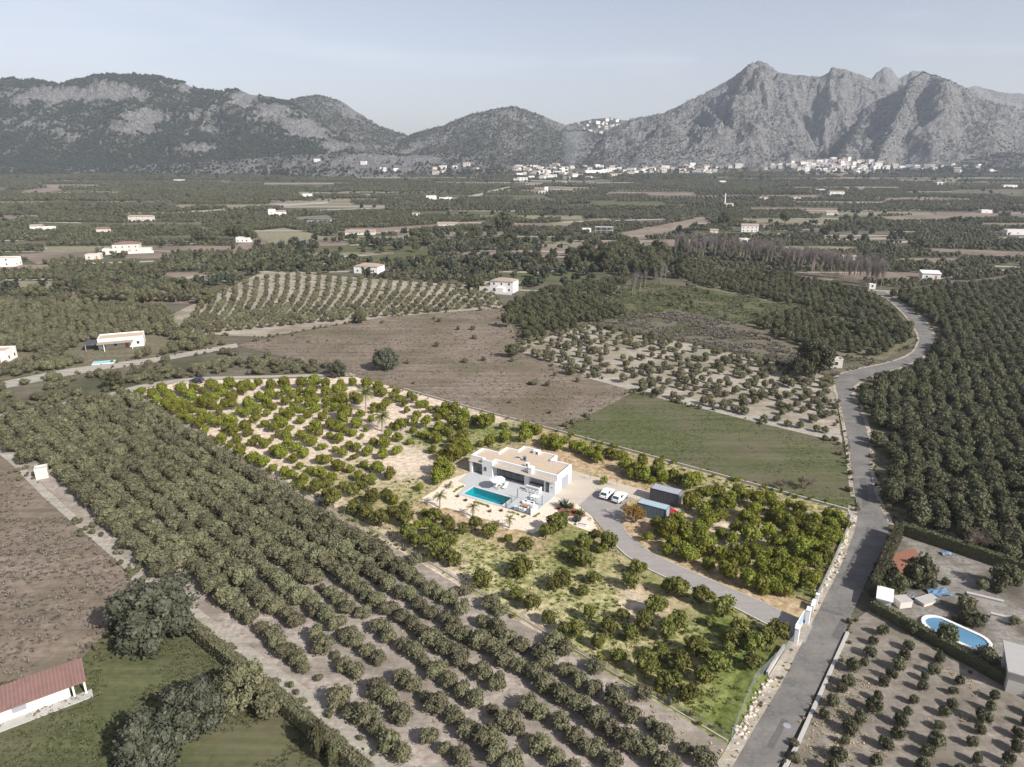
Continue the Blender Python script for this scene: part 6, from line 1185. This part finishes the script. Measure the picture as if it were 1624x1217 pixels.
po = thing('swimming_pool', 'small pale green pool in front of the low white house', 'pool', P(165, 576), R(20)); MB().box(-3.2, 3.2, -1.7, 1.7, 0, .35).build('rim', 'coping', po); MB().box(-2.9, 2.9, -1.4, 1.4, .35, .36).build('water', 'pool_tile', po)
house(-4, 572, 9, 7, 3.5, 10, 'white house cut by the left picture edge', 'flat', win=2)
house(68, 757, 2.2, 2.0, 2.0, 30, 'tiny white hut at the left edge of the front orchard', 'flat', 'wall_cream', 'concrete', 0, 'hut', cat='hut', door=False)
sh = thing('shed', 'long white shed with rusty red tiled roof in the grass', 'shed', P(30, 1125), R(36)); MB().box(-9, 5.2, -1.5, 1.5, -.2, 2.0).build('wall', 'wall_white', sh); MB().add([(-9.4, -2.1, 2.0), (7.0, -2.1, 2.0), (7.0, 1.8, 2.7), (-9.4, 1.8, 2.7), (-9.4, -2.1, 1.87), (7.0, -2.1, 1.87), (7.0, 1.8, 2.57), (-9.4, 1.8, 2.57)], [(0, 1, 2, 3), (7, 6, 5, 4), (0, 4, 5, 1), (1, 5, 6, 2), (2, 6, 7, 3), (3, 7, 4, 0)]).build('roof', 'roof_tile_red', sh); MB().box(-9.2, 7.4, -3.0, -1.505, -.05, .15).build('porch_slab', 'concrete', sh)
for x in (5.6, 6.8): MB().box(x - .1, x + .1, -2.0, -1.8, .15, 1.88).build('post', 'wall_white', sh)
for k in range(41):                         # tiled roof: each course of tiles runs down the slope
    x = -9.3 + k * .4; MB().add([(x, -2.13, 2.03), (x + .17, -2.13, 2.10), (x + .34, -2.13, 2.03), (x, 1.8, 2.73), (x + .17, 1.8, 2.80), (x + .34, 1.8, 2.73)], [(0, 1, 4, 3), (1, 2, 5, 4), (0, 2, 1)]).build('tile_course', 'roof_tile_red', sh)
for x in (-3.5, .2): f_ = MB().box(x - .7, x + .7, -1.56, -1.505, .15 if x < 0 else .8, 1.8).build('door' if x < 0 else 'window', 'steel_grey', sh)
house(1188, 368, 15, 9, 6.0, -12, 'two-storey white farmhouse with brown roof on the plain', 'gable', 'wall_white', 'roof_tile_tan', 4, rh=1.5); house(1132, 370, 7, 5, 3, -12, 'low shed left of the brown-roofed farmhouse', 'gable', 'wall_cream', win=1, rh=.9)
house(1474, 442, 9, 7, 3.4, -18, 'single small white house at the edge of the dense orchard', 'mono', 'wall_white', 'wall_white', 2, rh=.8)
o = thing('construction_frame', 'grey concrete frame of a half-built farmhouse', 'building', P(958, 371), R(-10)); HOUSES.append((o.location.x, o.location.y, 14))
for fl in (0, 1): MB().box(-8, 8, -5, 5, 2.9 + fl * 3, 3.2 + fl * 3).build('slab', 'block_grey', o)
for x in (-7.6, -2.6, 2.6, 7.6):
    for y in (-4.6, 4.6): MB().box(x - .2, x + .2, y - .2, y + .2, -.3, 2.9).build('column', 'concrete', o); MB().box(x - .2, x + .2, y - .2, y + .2, 3.2, 5.9).build('column', 'concrete', o)
house(442, 342, 16, 9, 4.5, 5, 'white farm building left of the dark reservoir', 'gable', rh=1.5); house(432, 343, 7, 7, 7.5, 5, 'white farm tower beside the reservoir', 'flat', win=1); rs_ = thing('reservoir', 'dark irrigation reservoir with pale rim on the plain', 'reservoir', P(500, 350), R(-4)); MB().box(-19, 19, -15, 15, -.2, 1.0).build('rim', 'concrete', rs_); MB().box(-17.5, 17.5, -13.5, 13.5, 1.0, 1.02).build('water', 'reservoir', rs_); HOUSES.append((rs_.location.x, rs_.location.y, 24))
for a in [(684, 316, 16, 12, 5, 8, 'left of a pair of white farm halls on the plain', 'flat', 2), (707, 318, 20, 10, 4, 8, 'right of a pair of white farm halls on the plain', 'flat', 3), (225, 350, 24, 10, 4.5, 6, 'pale long shed at the end of the left lane', 'gable', 4), (388, 384, 11, 7, 3.5, -6, 'small white farmhouse under dark trees at left', 'flat', 3), (572, 372, 26, 8, 2.6, 4, 'low pale greenhouse in the orchards', 'mono', 1), (866, 305, 7, 7, 9, 5, 'narrow white tower house below the village', 'flat', 1), (860, 307, 14, 8, 4, 5, 'white house at the foot of the tower house', 'gable', 2), (1325, 310, 24, 14, 6, -5, 'white warehouse on the right of the plain', 'gable', 3), (1300, 304, 16, 9, 4, -5, 'white house left of the warehouse', 'flat', 2), (1210, 318, 14, 9, 4, 4, 'cream house right of the tall chimney', 'gable', 2), (1262, 318, 12, 8, 4, 4, 'small cream house between chimney and warehouse', 'gable', 2), (1145, 291, 14, 9, 5, 0, 'white house below the right-hand mountain', 'flat', 2), (1155, 328, 12, 8, 3.5, 0, 'low white house at the foot of the tall chimney', 'gable', 2), (1318, 341, 13, 8, 3.5, -8, 'cream house beside the brown strip on the right', 'mono', 2), (1610, 372, 18, 8, 4, -8, 'white house at the right picture edge', 'flat', 3), (1562, 338, 12, 8, 3.5, -8, 'lone white hut on the right of the plain', 'flat', 1), (1490, 293, 16, 9, 5, -4, 'white house among trees at the far right', 'flat', 2), (1600, 298, 26, 9, 5, -4, 'long white house at the far right', 'flat', 3), (930, 368, 8, 6, 3, 0, 'small ruin wall left of the half-built farmhouse', 'flat', 1), (660, 342, 8, 6, 3, 0, 'red-roofed hut in the middle of the plain', 'gable', 1), (710, 359, 20, 6, 2.6, 3, 'long pale shed in the middle of the plain', 'mono', 1), (488, 314, 14, 9, 6, 6, 'white round-topped hut left of the foothill', 'flat', 1), (130, 272, 14, 8, 5, 6, 'pale house at the foot of the wooded slope', 'gable', 2), (285, 288, 22, 9, 4, 6, 'cream farm on the terrace below the woods', 'flat', 3), (262, 249, 16, 8, 5, 6, 'white house inside the pine wood', 'flat', 2), (1180, 385, 8, 6, 3, 0, 'little shed on the lane behind the poplars', 'flat', 1), (1345, 415, 8, 6, 3, -10, 'grey hut hidden behind the poplars', 'gable', 1), (1382, 458, 3, 2.4, 2.2, -10, 'tiny pump hut where the lane leaves the poplars', 'flat', 1), (1324, 582, 3.5, 3, 2.6, -10, 'small cream hut beside the big tree at the lane bend', 'flat', 1), (60, 365, 10, 7, 4, 10, 'white hut in the orchards at the far left', 'gable', 1), (80, 366, 8, 6, 3.5, 10, 'second white hut in the orchards at the far left', 'flat', 1), (165, 370, 10, 7, 4, 10, 'red-roofed hut behind the large pale villa', 'gable', 1), (5, 422, 18, 9, 5, 10, 'white building cut by the left edge of the plain', 'flat', 2)]:
    q, hl = a[:2], None; house(*a[:6], a[6], a[7], win=a[8], roofm='roof_tile_red' if 'red-roofed' in a[6] else 'roof_tile_tan', wall='wall_cream' if 'cream' in a[6] or 'pale' in a[6] else 'wall_white', door=False)
tw = thing('chimney_stack', 'tall slender white chimney on the plain', 'chimney', P(1149, 327)); MB().tube((0, 0, 0), (0, 0, 17), 1.1, .7, 12).build('stack', 'wall_white', tw); MB().box(-2.4, 2.4, -2.4, 2.4, -.2, 2.0).build('plinth', 'wall_cream', tw)
# neighbour yard
nb = thing('neighbour_house', 'pale house corner at the right picture edge beside the oval pool', 'house', P(1652, 1092), R(-30)); MB().box(-4, 6, -3, 3, -.2, 3.0).build('wall', 'wall_cream', nb); MB().box(-4.3, 6.3, -3.3, 3.3, 3.0, 3.2).build('roof', 'block_grey', nb); f_ = MB().box(-1, .2, -3.06, -3.005, .9, 2.1).build('window', 'paint_white', nb); MB().box(-.9, .1, -3.09, -3.061, 1.0, 2.0).build('pane', 'glass_dark', f_)
A_, B_ = P(1468, 985), P(1566, 1030); cc = (A_ + B_) / 2; an = math.atan2(B_.y - A_.y, B_.x - A_.x); op = thing('swimming_pool', 'oval blue pool with white rim in the neighbour yard', 'pool', cc, an); hl = (B_ - A_).length / 2; hw = 1.7
def stadium(l_, w_, n_=14): return [(l_ - w_ + w_ * math.cos(t), w_ * math.sin(t)) for t in np.linspace(-math.pi / 2, math.pi / 2, n_)] + [(-l_ + w_ + w_ * math.cos(t), w_ * math.sin(t)) for t in np.linspace(math.pi / 2, 1.5 * math.pi, n_)]
o1, o2 = stadium(hl + .5, hw + .5), stadium(hl, hw); n_ = len(o1); MB().add([(x, y, 0) for x, y in o1] + [(x, y, .4) for x, y in o1] + [(x, y, .4) for x, y in o2] + [(x, y, .2) for x, y in o2], [(i, (i + 1) % n_, n_ + (i + 1) % n_, n_ + i) for i in range(n_)] + [(n_ + i, n_ + (i + 1) % n_, 2 * n_ + (i + 1) % n_, 2 * n_ + i) for i in range(n_)] + [(2 * n_ + i, 2 * n_ + (i + 1) % n_, 3 * n_ + (i + 1) % n_, 3 * n_ + i) for i in range(n_)]).build('rim', 'wall_white', op); MB().add([(x, y, .28) for x, y in o2], [tuple(range(n_))]).build('water', 'pool_blue', op)
wk = thing('garden_wall', 'white garden wall behind the tall hedge of the neighbour yard', 'wall', P(1400, 962), R(60)); MB().box(-1.6, 1.6, -.9, .9, 0, 2.1).build('wall', 'wall_white', wk); MB().box(-1.8, 1.8, -1.1, 1.1, 2.1, 2.2).build('roof', 'wall_white', wk)
for x, y, r_, cm, lab in ((1456, 918, 22, CD[0], 'dark round tree in the middle of the neighbour yard'), (1418, 935, 16, CD[1], 'dark tree near the tall hedge of the neighbour yard'), (1500, 1012, 15, CD[2], 'dark bush in front of the oval pool'), (1592, 925, 18, CD[3], 'dark tree at the back of the neighbour yard'), (1445, 1000, 9, CD[4], 'small bush left of the oval pool'), (1560, 1052, 14, CG[3], 'bush right of the oval pool'), (1405, 910, 12, CD[5], 'dark tree behind the tall hedge'), (1392, 935, 11, CD[3], 'dark tree at the lane corner of the tall hedge'), (1528, 965, 12, CG[0], 'bush above the oval pool'), (1550, 990, 10, CD[1], 'dark low bush right above the oval pool')): big(x, y, r_, cm, lab, 1.15)
for x, y, w, lab in ((1488, 942, 1.6, 'crumpled blue tarpaulin on the neighbour yard'), (1500, 880, .8, 'small blue tarpaulin by the back hedge'), (1447, 950, .5, 'blue barrel cover beside the dark tree')):
    q = P(x, y); r = np.random.default_rng(int(x)); g6 = np.linspace(-1, 1, 6); b = MB(); b.add([(a * w, c * w * .6, .35 + .3 * r.uniform() - .25 * max(abs(a), abs(c))) for c in g6 for a in g6], [(j * 6 + i, j * 6 + i + 1, (j + 1) * 6 + i + 1, (j + 1) * 6 + i) for j in range(5) for i in range(5)]); tag(b.build('tarpaulin', 'tarp_blue', None, (q.x, q.y, .1)), lab, 'tarpaulin')
nbk = 0
for bx in sorted(rv.uniform(1400, 1610) for _ in range(26)):
    px_, py_ = bx, 0; py_ = 880 + (px_ - 1400) * .42 + rv.uniform(-25, 95)
    if not inpoly(np.array([px_]), np.array([py_]), [(1425, 860), (1615, 925), (1615, 1080), (1392, 955)])[0] or inpoly(np.array([px_]), np.array([py_]), [(1450, 970), (1590, 1035), (1570, 1060), (1440, 1000)])[0]: continue
    big(px_, py_, rv.uniform(4, 9), rv.choice(CD + CG), 'low bush of the neighbour yard, %s from the tall hedge' % ordn(nbk + 1), 1.0, 'bush', 'bushes of the neighbour yard', 'bush'); nbk += 1
for k, (px_, py_, w, d, h, rz, lab) in enumerate(((1470, 955, 3.2, 1.6, .5, 20, 'low pale masonry platform above the oval pool'), (1560, 955, 4.5, .4, .9, -28, 'low pale wall at the back of the neighbour terrace'), (1590, 985, 3.0, .4, .8, -28, 'short pale wall right of the neighbour terrace'), (1430, 960, 2.0, 1.6, 1.1, 10, 'small pale shelter beside the dark tree'))):
    o = thing('garden_structure', lab, 'wall', P(px_, py_), R(rz)); MB().box(-w / 2, w / 2, -d / 2, d / 2, 0, h).build('wall', 'wall_cream', o); MB().box(-w / 2 - .06, w / 2 + .06, -d / 2 - .06, d / 2 + .06, h, h + .08).build('coping', 'concrete', o)
sheet('garden_bed', [(1412, 880), (1450, 870), (1478, 905), (1440, 935), (1402, 925)], 'mulch', .065, 'reddish brown bed in the neighbour yard', 'garden bed')

# villages: every house is a thing
def vh(w, d, h, g, wall, rf):
    b = MB(); W, D = w / 2, d / 2; b.box(-W, W, -D, D, -4, h, 0)
    if g: b.add([(-W - .3, -D - .3, h + .02), (W + .3, -D - .3, h + .02), (W + .3, D + .3, h + .02), (-W - .3, D + .3, h + .02), (-W - .3, 0, h + 2), (W + .3, 0, h + 2)], [(0, 1, 5, 4), (2, 3, 4, 5), (3, 0, 4), (1, 2, 5)], 1)
    else: b.box(-W + .3, W - .3, -D + .3, D - .3, h, h + .5, 0)
    for fl in range(int(h // 3)):
        for k in range(3): x = -W + w * (k + .5) / 3; b.box(x - .6, x + .6, -D - .06, -D - .01, 1 + fl * 3, 2.3 + fl * 3, 2)
    return b.mesh('village_house', [wall, rf, 'glass_dark'])
VH = [vh(random.uniform(9, 18), random.uniform(8, 12), random.choice((3.4, 4.5, 6, 7)), i % 2, 'wall_white' if i % 3 else 'wall_cream', 'roof_tile_tan' if i % 4 else 'roof_tile_red') for i in range(12)]
def village(n_, gen, label, group, fac=1.0):
    for i in range(n_): p = gen(); s = rv.uniform(.75, 1.25) * fac; o = put('village_house', rv.choice(VH), None, p, R(rv.uniform(-35, 35)), (s, s, s * rv.uniform(.9, 1.2))); tag(o, label, 'house', group)
def g_left():
    x = 818 + 330 * rv.random() ** 1.5; y = rv.uniform(263, 290 - (x - 818) * .05) if x < 1000 else rv.uniform(266, 276); return seen_ground(x, y)
def g_right():
    x = rv.gauss(1335, 46); y = rv.uniform(252 + abs(x - 1335) * .08, 276 - abs(x - 1335) * .05); return seen_ground(x, y)
def g_strip():
    x = rv.choice((rv.uniform(1080, 1240), rv.uniform(1420, 1624), rv.uniform(1425, 1560))); return seen_ground(x, rv.uniform(260, 275))
village(100, g_left, 'pale house in the village at the mouth of the valley', 'valley village', 1.15); village(115, g_right, 'white house in the dense village below the ribbed mountain', 'village below the mountain', 1.1); village(30, g_strip, 'pale house in the loose strip between the villages', 'houses between the villages')
X4, Y4, Z4, _, c4, nv4 = M4
def g_top():
    px_ = rv.triangular(893, 990, 960); i = int(np.abs(c4 - px_).argmin()); j = int(nv4 * rv.uniform(.60, .995)) - 1; return (float(X4[j, i]), float(Y4[j, i]), float(Z4[j, i]) + 1)
village(40, g_top, 'white house in the hilltop village on the saddle ridge', 'hilltop village', 1.0)
X0, Y0, Z0, _, c0_, nv0 = M0
def g_foot():
    px_ = rv.uniform(500, 790); i = int(np.abs(c0_ - px_).argmin()); j = int(nv0 * rv.uniform(.05, .6)); return (float(X0[j, i]), float(Y0[j, i]), float(Z0[j, i]) + 1)
village(12, g_foot, 'pale house scattered over the rocky foothill', 'houses on the foothill', .9)
for px_, py_, s_, lab in ((1337, 264, 1.0, 'church tower of the dense village'), (868, 283, .8, 'church tower of the valley village')):
    t_ = thing('church_tower', lab, 'tower', P(px_, py_), 0, None, (s_, s_, s_)); MB().box(-3, 3, -3, 3, -3, 20).build('shaft', 'wall_cream', t_); MB().prism([(-2.2, -2.2), (2.2, -2.2), (2.2, 2.2), (-2.2, 2.2)], 20, 25).build('belfry', 'wall_cream', t_); MB().add([(-2.5, -2.5, 25), (2.5, -2.5, 25), (2.5, 2.5, 25), (-2.5, 2.5, 25), (0, 0, 29)], [(0, 1, 4), (1, 2, 4), (2, 3, 4), (3, 0, 4)]).build('spire', 'roof_tile_tan', t_)
hl_ = thing('factory_hall', 'long white hall at the right of the valley village', 'hall', P(943, 276), R(3)); MB().box(-26, 26, -12, 12, -3, 9).build('wall', 'paint_white', hl_); MB().box(-26.5, 26.5, -12.5, 12.5, 9, 9.6).build('roof', 'paint_white', hl_)

# ============================================================ ORCHARDS OF THE PLAIN, WOODS AND SCRUB
ax, ay, ar = [], [], []; ro = np.random.default_rng(12); HX = np.array(HOUSES)
EX = [f for f in FIELDS]
for q, j in OPAR:
    poly = [PX(*t) for t in q]; cyy = np.mean([p[1] for p in poly]); big_ = cyy > 900; ang = ro.choice([0.0, .35, .9, 1.4, 2.2]) + ro.normal() * .1
    x, y = rows(poly, ang, 4.8 if not big_ else 6.6, 3.9 if not big_ else 5.6, .4, int(ro.integers(1e6))); k = (ro.uniform(size=len(x)) < .94) & (fbm(x / 23, y / 23, 90) > .3)
    x, y = x[k], y[k]; s_ = ro.uniform(.85, 1.15); ax.append(x); ay.append(y); ar.append(ro.uniform(1.5, 2.1, len(x)) * s_ * (1.35 if big_ else 1.0))
ax, ay, ar = map(np.concatenate, (ax, ay, ar)); k = np.ones(len(ax), bool)
for f in EX: k &= ~inpoly(ax, ay, f)
for hx, hy, hr in HX: k &= (ax - hx) ** 2 + (ay - hy) ** 2 > hr ** 2
ax, ay, ar = ax[k], ay[k], ar[k]; print('far trees', len(ax)); sp = ay < 420
scatter('orchard', np.stack([ax[sp], ay[sp], zt(ay[sp])], 1), ar[sp], FARD, 'orchards in the middle distance', 'orchard', 3); scatter('orchard', np.stack([ax[~sp], ay[~sp], zt(ay[~sp])], 1), ar[~sp], FAR, 'patchwork of orchards on the far plain', 'orchard', 4)
n_ = 3000; yy_ = 330 * np.exp(ro.uniform(0, 1.78, n_)); xx_ = ro.uniform(-.8, .8, n_) * yy_; k = fbm(xx_ / 60, yy_ / 140, 17) > .54
for f in EX: k &= ~inpoly(xx_, yy_, f)
for hx, hy, hr in HX: k &= (xx_ - hx) ** 2 + (yy_ - hy) ** 2 > hr ** 2
xx_, yy_ = xx_[k], yy_[k]; scatter('scattered_trees', np.stack([xx_, yy_, zt(yy_)], 1), ro.uniform(1.6, 3.4, len(xx_)), PINE, 'dark trees and thickets scattered between the far fields', 'trees', 5)
def on_hill(Mx, n_, cond, rad, coll, name, label, cat, seed):
    X, Y, Z, vg_, c_, nv_ = Mx; r = np.random.default_rng(seed); j = r.uniform(1, nv_ - 2, n_); i = r.uniform(0, len(c_) - 2, n_); j0, i0 = j.astype(int), i.astype(int); fj, fi_ = j - j0, i - i0
    B = lambda A: (A[j0, i0] * (1 - fi_) + A[j0, i0 + 1] * fi_) * (1 - fj) + (A[j0 + 1, i0] * (1 - fi_) + A[j0 + 1, i0 + 1] * fi_) * fj
    k = cond(B(vg_), j / nv_, c_[i0], r.uniform(size=n_)); scatter(name, np.stack([B(X), B(Y), B(Z) - .5], 1)[k], r.uniform(*rad, n_)[k], coll, label, cat, seed)
on_hill(M1, 70000, lambda v, t, c, u: (v > .44) & (t < .97) & (c < 560) & (u < np.clip((v - .40) * 6, 0, 1)) & (u < 1.15 - .3 * t), (2.6, 5.0), PINE, 'forest', 'dark pine forest on the lower slopes of the left mountain', 'forest', 1)
on_hill(M0, 9000, lambda v, t, c, u: (v > np.where(c < 340, .1, .28)) & (u < np.where(c < 340, .9, .45)), (1.6, 3.8), PINE, 'scrub', 'dark bushes over the rocky foothill', 'scrub', 2); on_hill(M0b, 2500, lambda v, t, c, u: v > .36, (1.6, 3.5), PINE, 'scrub', 'dark bushes on the low rise at right', 'scrub', 3)
on_hill(M5, 15000, lambda v, t, c, u: (u < np.clip(.95 - t * .9, .05, 1)) & (v > .2), (1.0, 2.7), PINE, 'scrub', 'dark scrub dotting the pale right-hand mountain', 'scrub', 4); on_hill(M6, 12000, lambda v, t, c, u: (u < np.clip(.95 - t * .75, .05, 1)) & (v > .24), (1.1, 3.0), PINE, 'scrub', 'dark scrub dotting the ribbed mountain', 'scrub', 5)
on_hill(M3, 7000, lambda v, t, c, u: v > .42, (1.2, 3.2), PINE, 'scrub', 'scrub on the rounded middle hill', 'scrub', 6); on_hill(M2, 5000, lambda v, t, c, u: v > .42, (1.2, 3.4), PINE, 'scrub', 'scrub on the smooth hill behind the woods', 'scrub', 7); on_hill(M4, 1500, lambda v, t, c, u: v > .4, (1.5, 3.2), PINE, 'scrub', 'scrub on the saddle ridge', 'scrub', 8)
for vx, vy, n_, w_ in ((980, 276, 160, 170), (1340, 268, 160, 120), (1500, 272, 120, 120)):
    pts = [tuple(P(rv.gauss(vx, w_ * .6), rv.uniform(vy - 12, vy + 12))) for _ in range(n_)]; scatter('village_trees', pts, [rv.uniform(2.5, 5) for _ in pts], PINE, {980: 'trees among the valley village', 1340: 'trees among the dense village', 1500: 'trees among the strip of houses'}[vx], 'trees', vx)

ft = []
for _ in range(1500):
    px_ = rv.uniform(-300, 1900); py_ = rv.triangular(264, 292, 270)
    if vn(np.array(px_ / 40), np.array(py_ / 5), 8) > .42: q = seen_ground(px_, py_); ft.append((q[0], q[1], q[2] - .3))
scatter('foot_trees', ft, np.random.default_rng(3).uniform(1.8, 4.8, len(ft)), PINE, 'trees and scrub along the foot of the mountains', 'trees', 9)

# ============================================================ SMOKE AND HAZE
def volume(name, dens, col, aniso):
    m = bpy.data.materials.new(name); m.use_nodes = True; n, l = nodes_of(m); n.remove(n['Principled BSDF']); v = n.new('ShaderNodeVolumePrincipled'); v.inputs['Density'].default_value = dens; v.inputs['Color'].default_value = (*col, 1); v.inputs['Anisotropy'].default_value = aniso; l.new(v.outputs[0], n['Material Output'].inputs['Volume']); MATS[name] = m; return m
volume('haze_air', 1.05e-4, (0.78, 0.87, 1.0), 0.2)
sp_ = seen_ground(905, 284); b = MB(); rings = []
for i in range(12):
    t_ = i / 11; r_ = 3 + 26 * t_ ** .8; cx, cy_, cz = 14 * t_ ** 2 - 6 * t_, 8 * math.sin(3 * t_), 1 + 105 * t_; rings.append([(cx + r_ * (1 + .25 * math.sin(3 * a + i)) * math.cos(a), cy_ + r_ * math.sin(a), cz) for a in np.linspace(0, 2 * math.pi, 15)[:-1]])
b.add([q for rg in rings for q in rg], [tuple(range(13, -1, -1)), tuple(range(11 * 14, 12 * 14))] + [(i * 14 + j, i * 14 + (j + 1) % 14, (i + 1) * 14 + (j + 1) % 14, (i + 1) * 14 + j) for i in range(11) for j in range(14)])
volume('smoke_air', 9e-3, (.85, .88, .92), .2); tag(b.build('smoke', 'smoke_air', None, sp_), 'thin smoke plume rising beside the valley village', 'smoke', None, 'stuff')
tag(MB().box(-6500, 6500, -400, 8500, -8, ZMAX[0] + 25).build('haze', 'haze_air'), 'pale haze lying over the valley', 'haze', None, 'stuff')
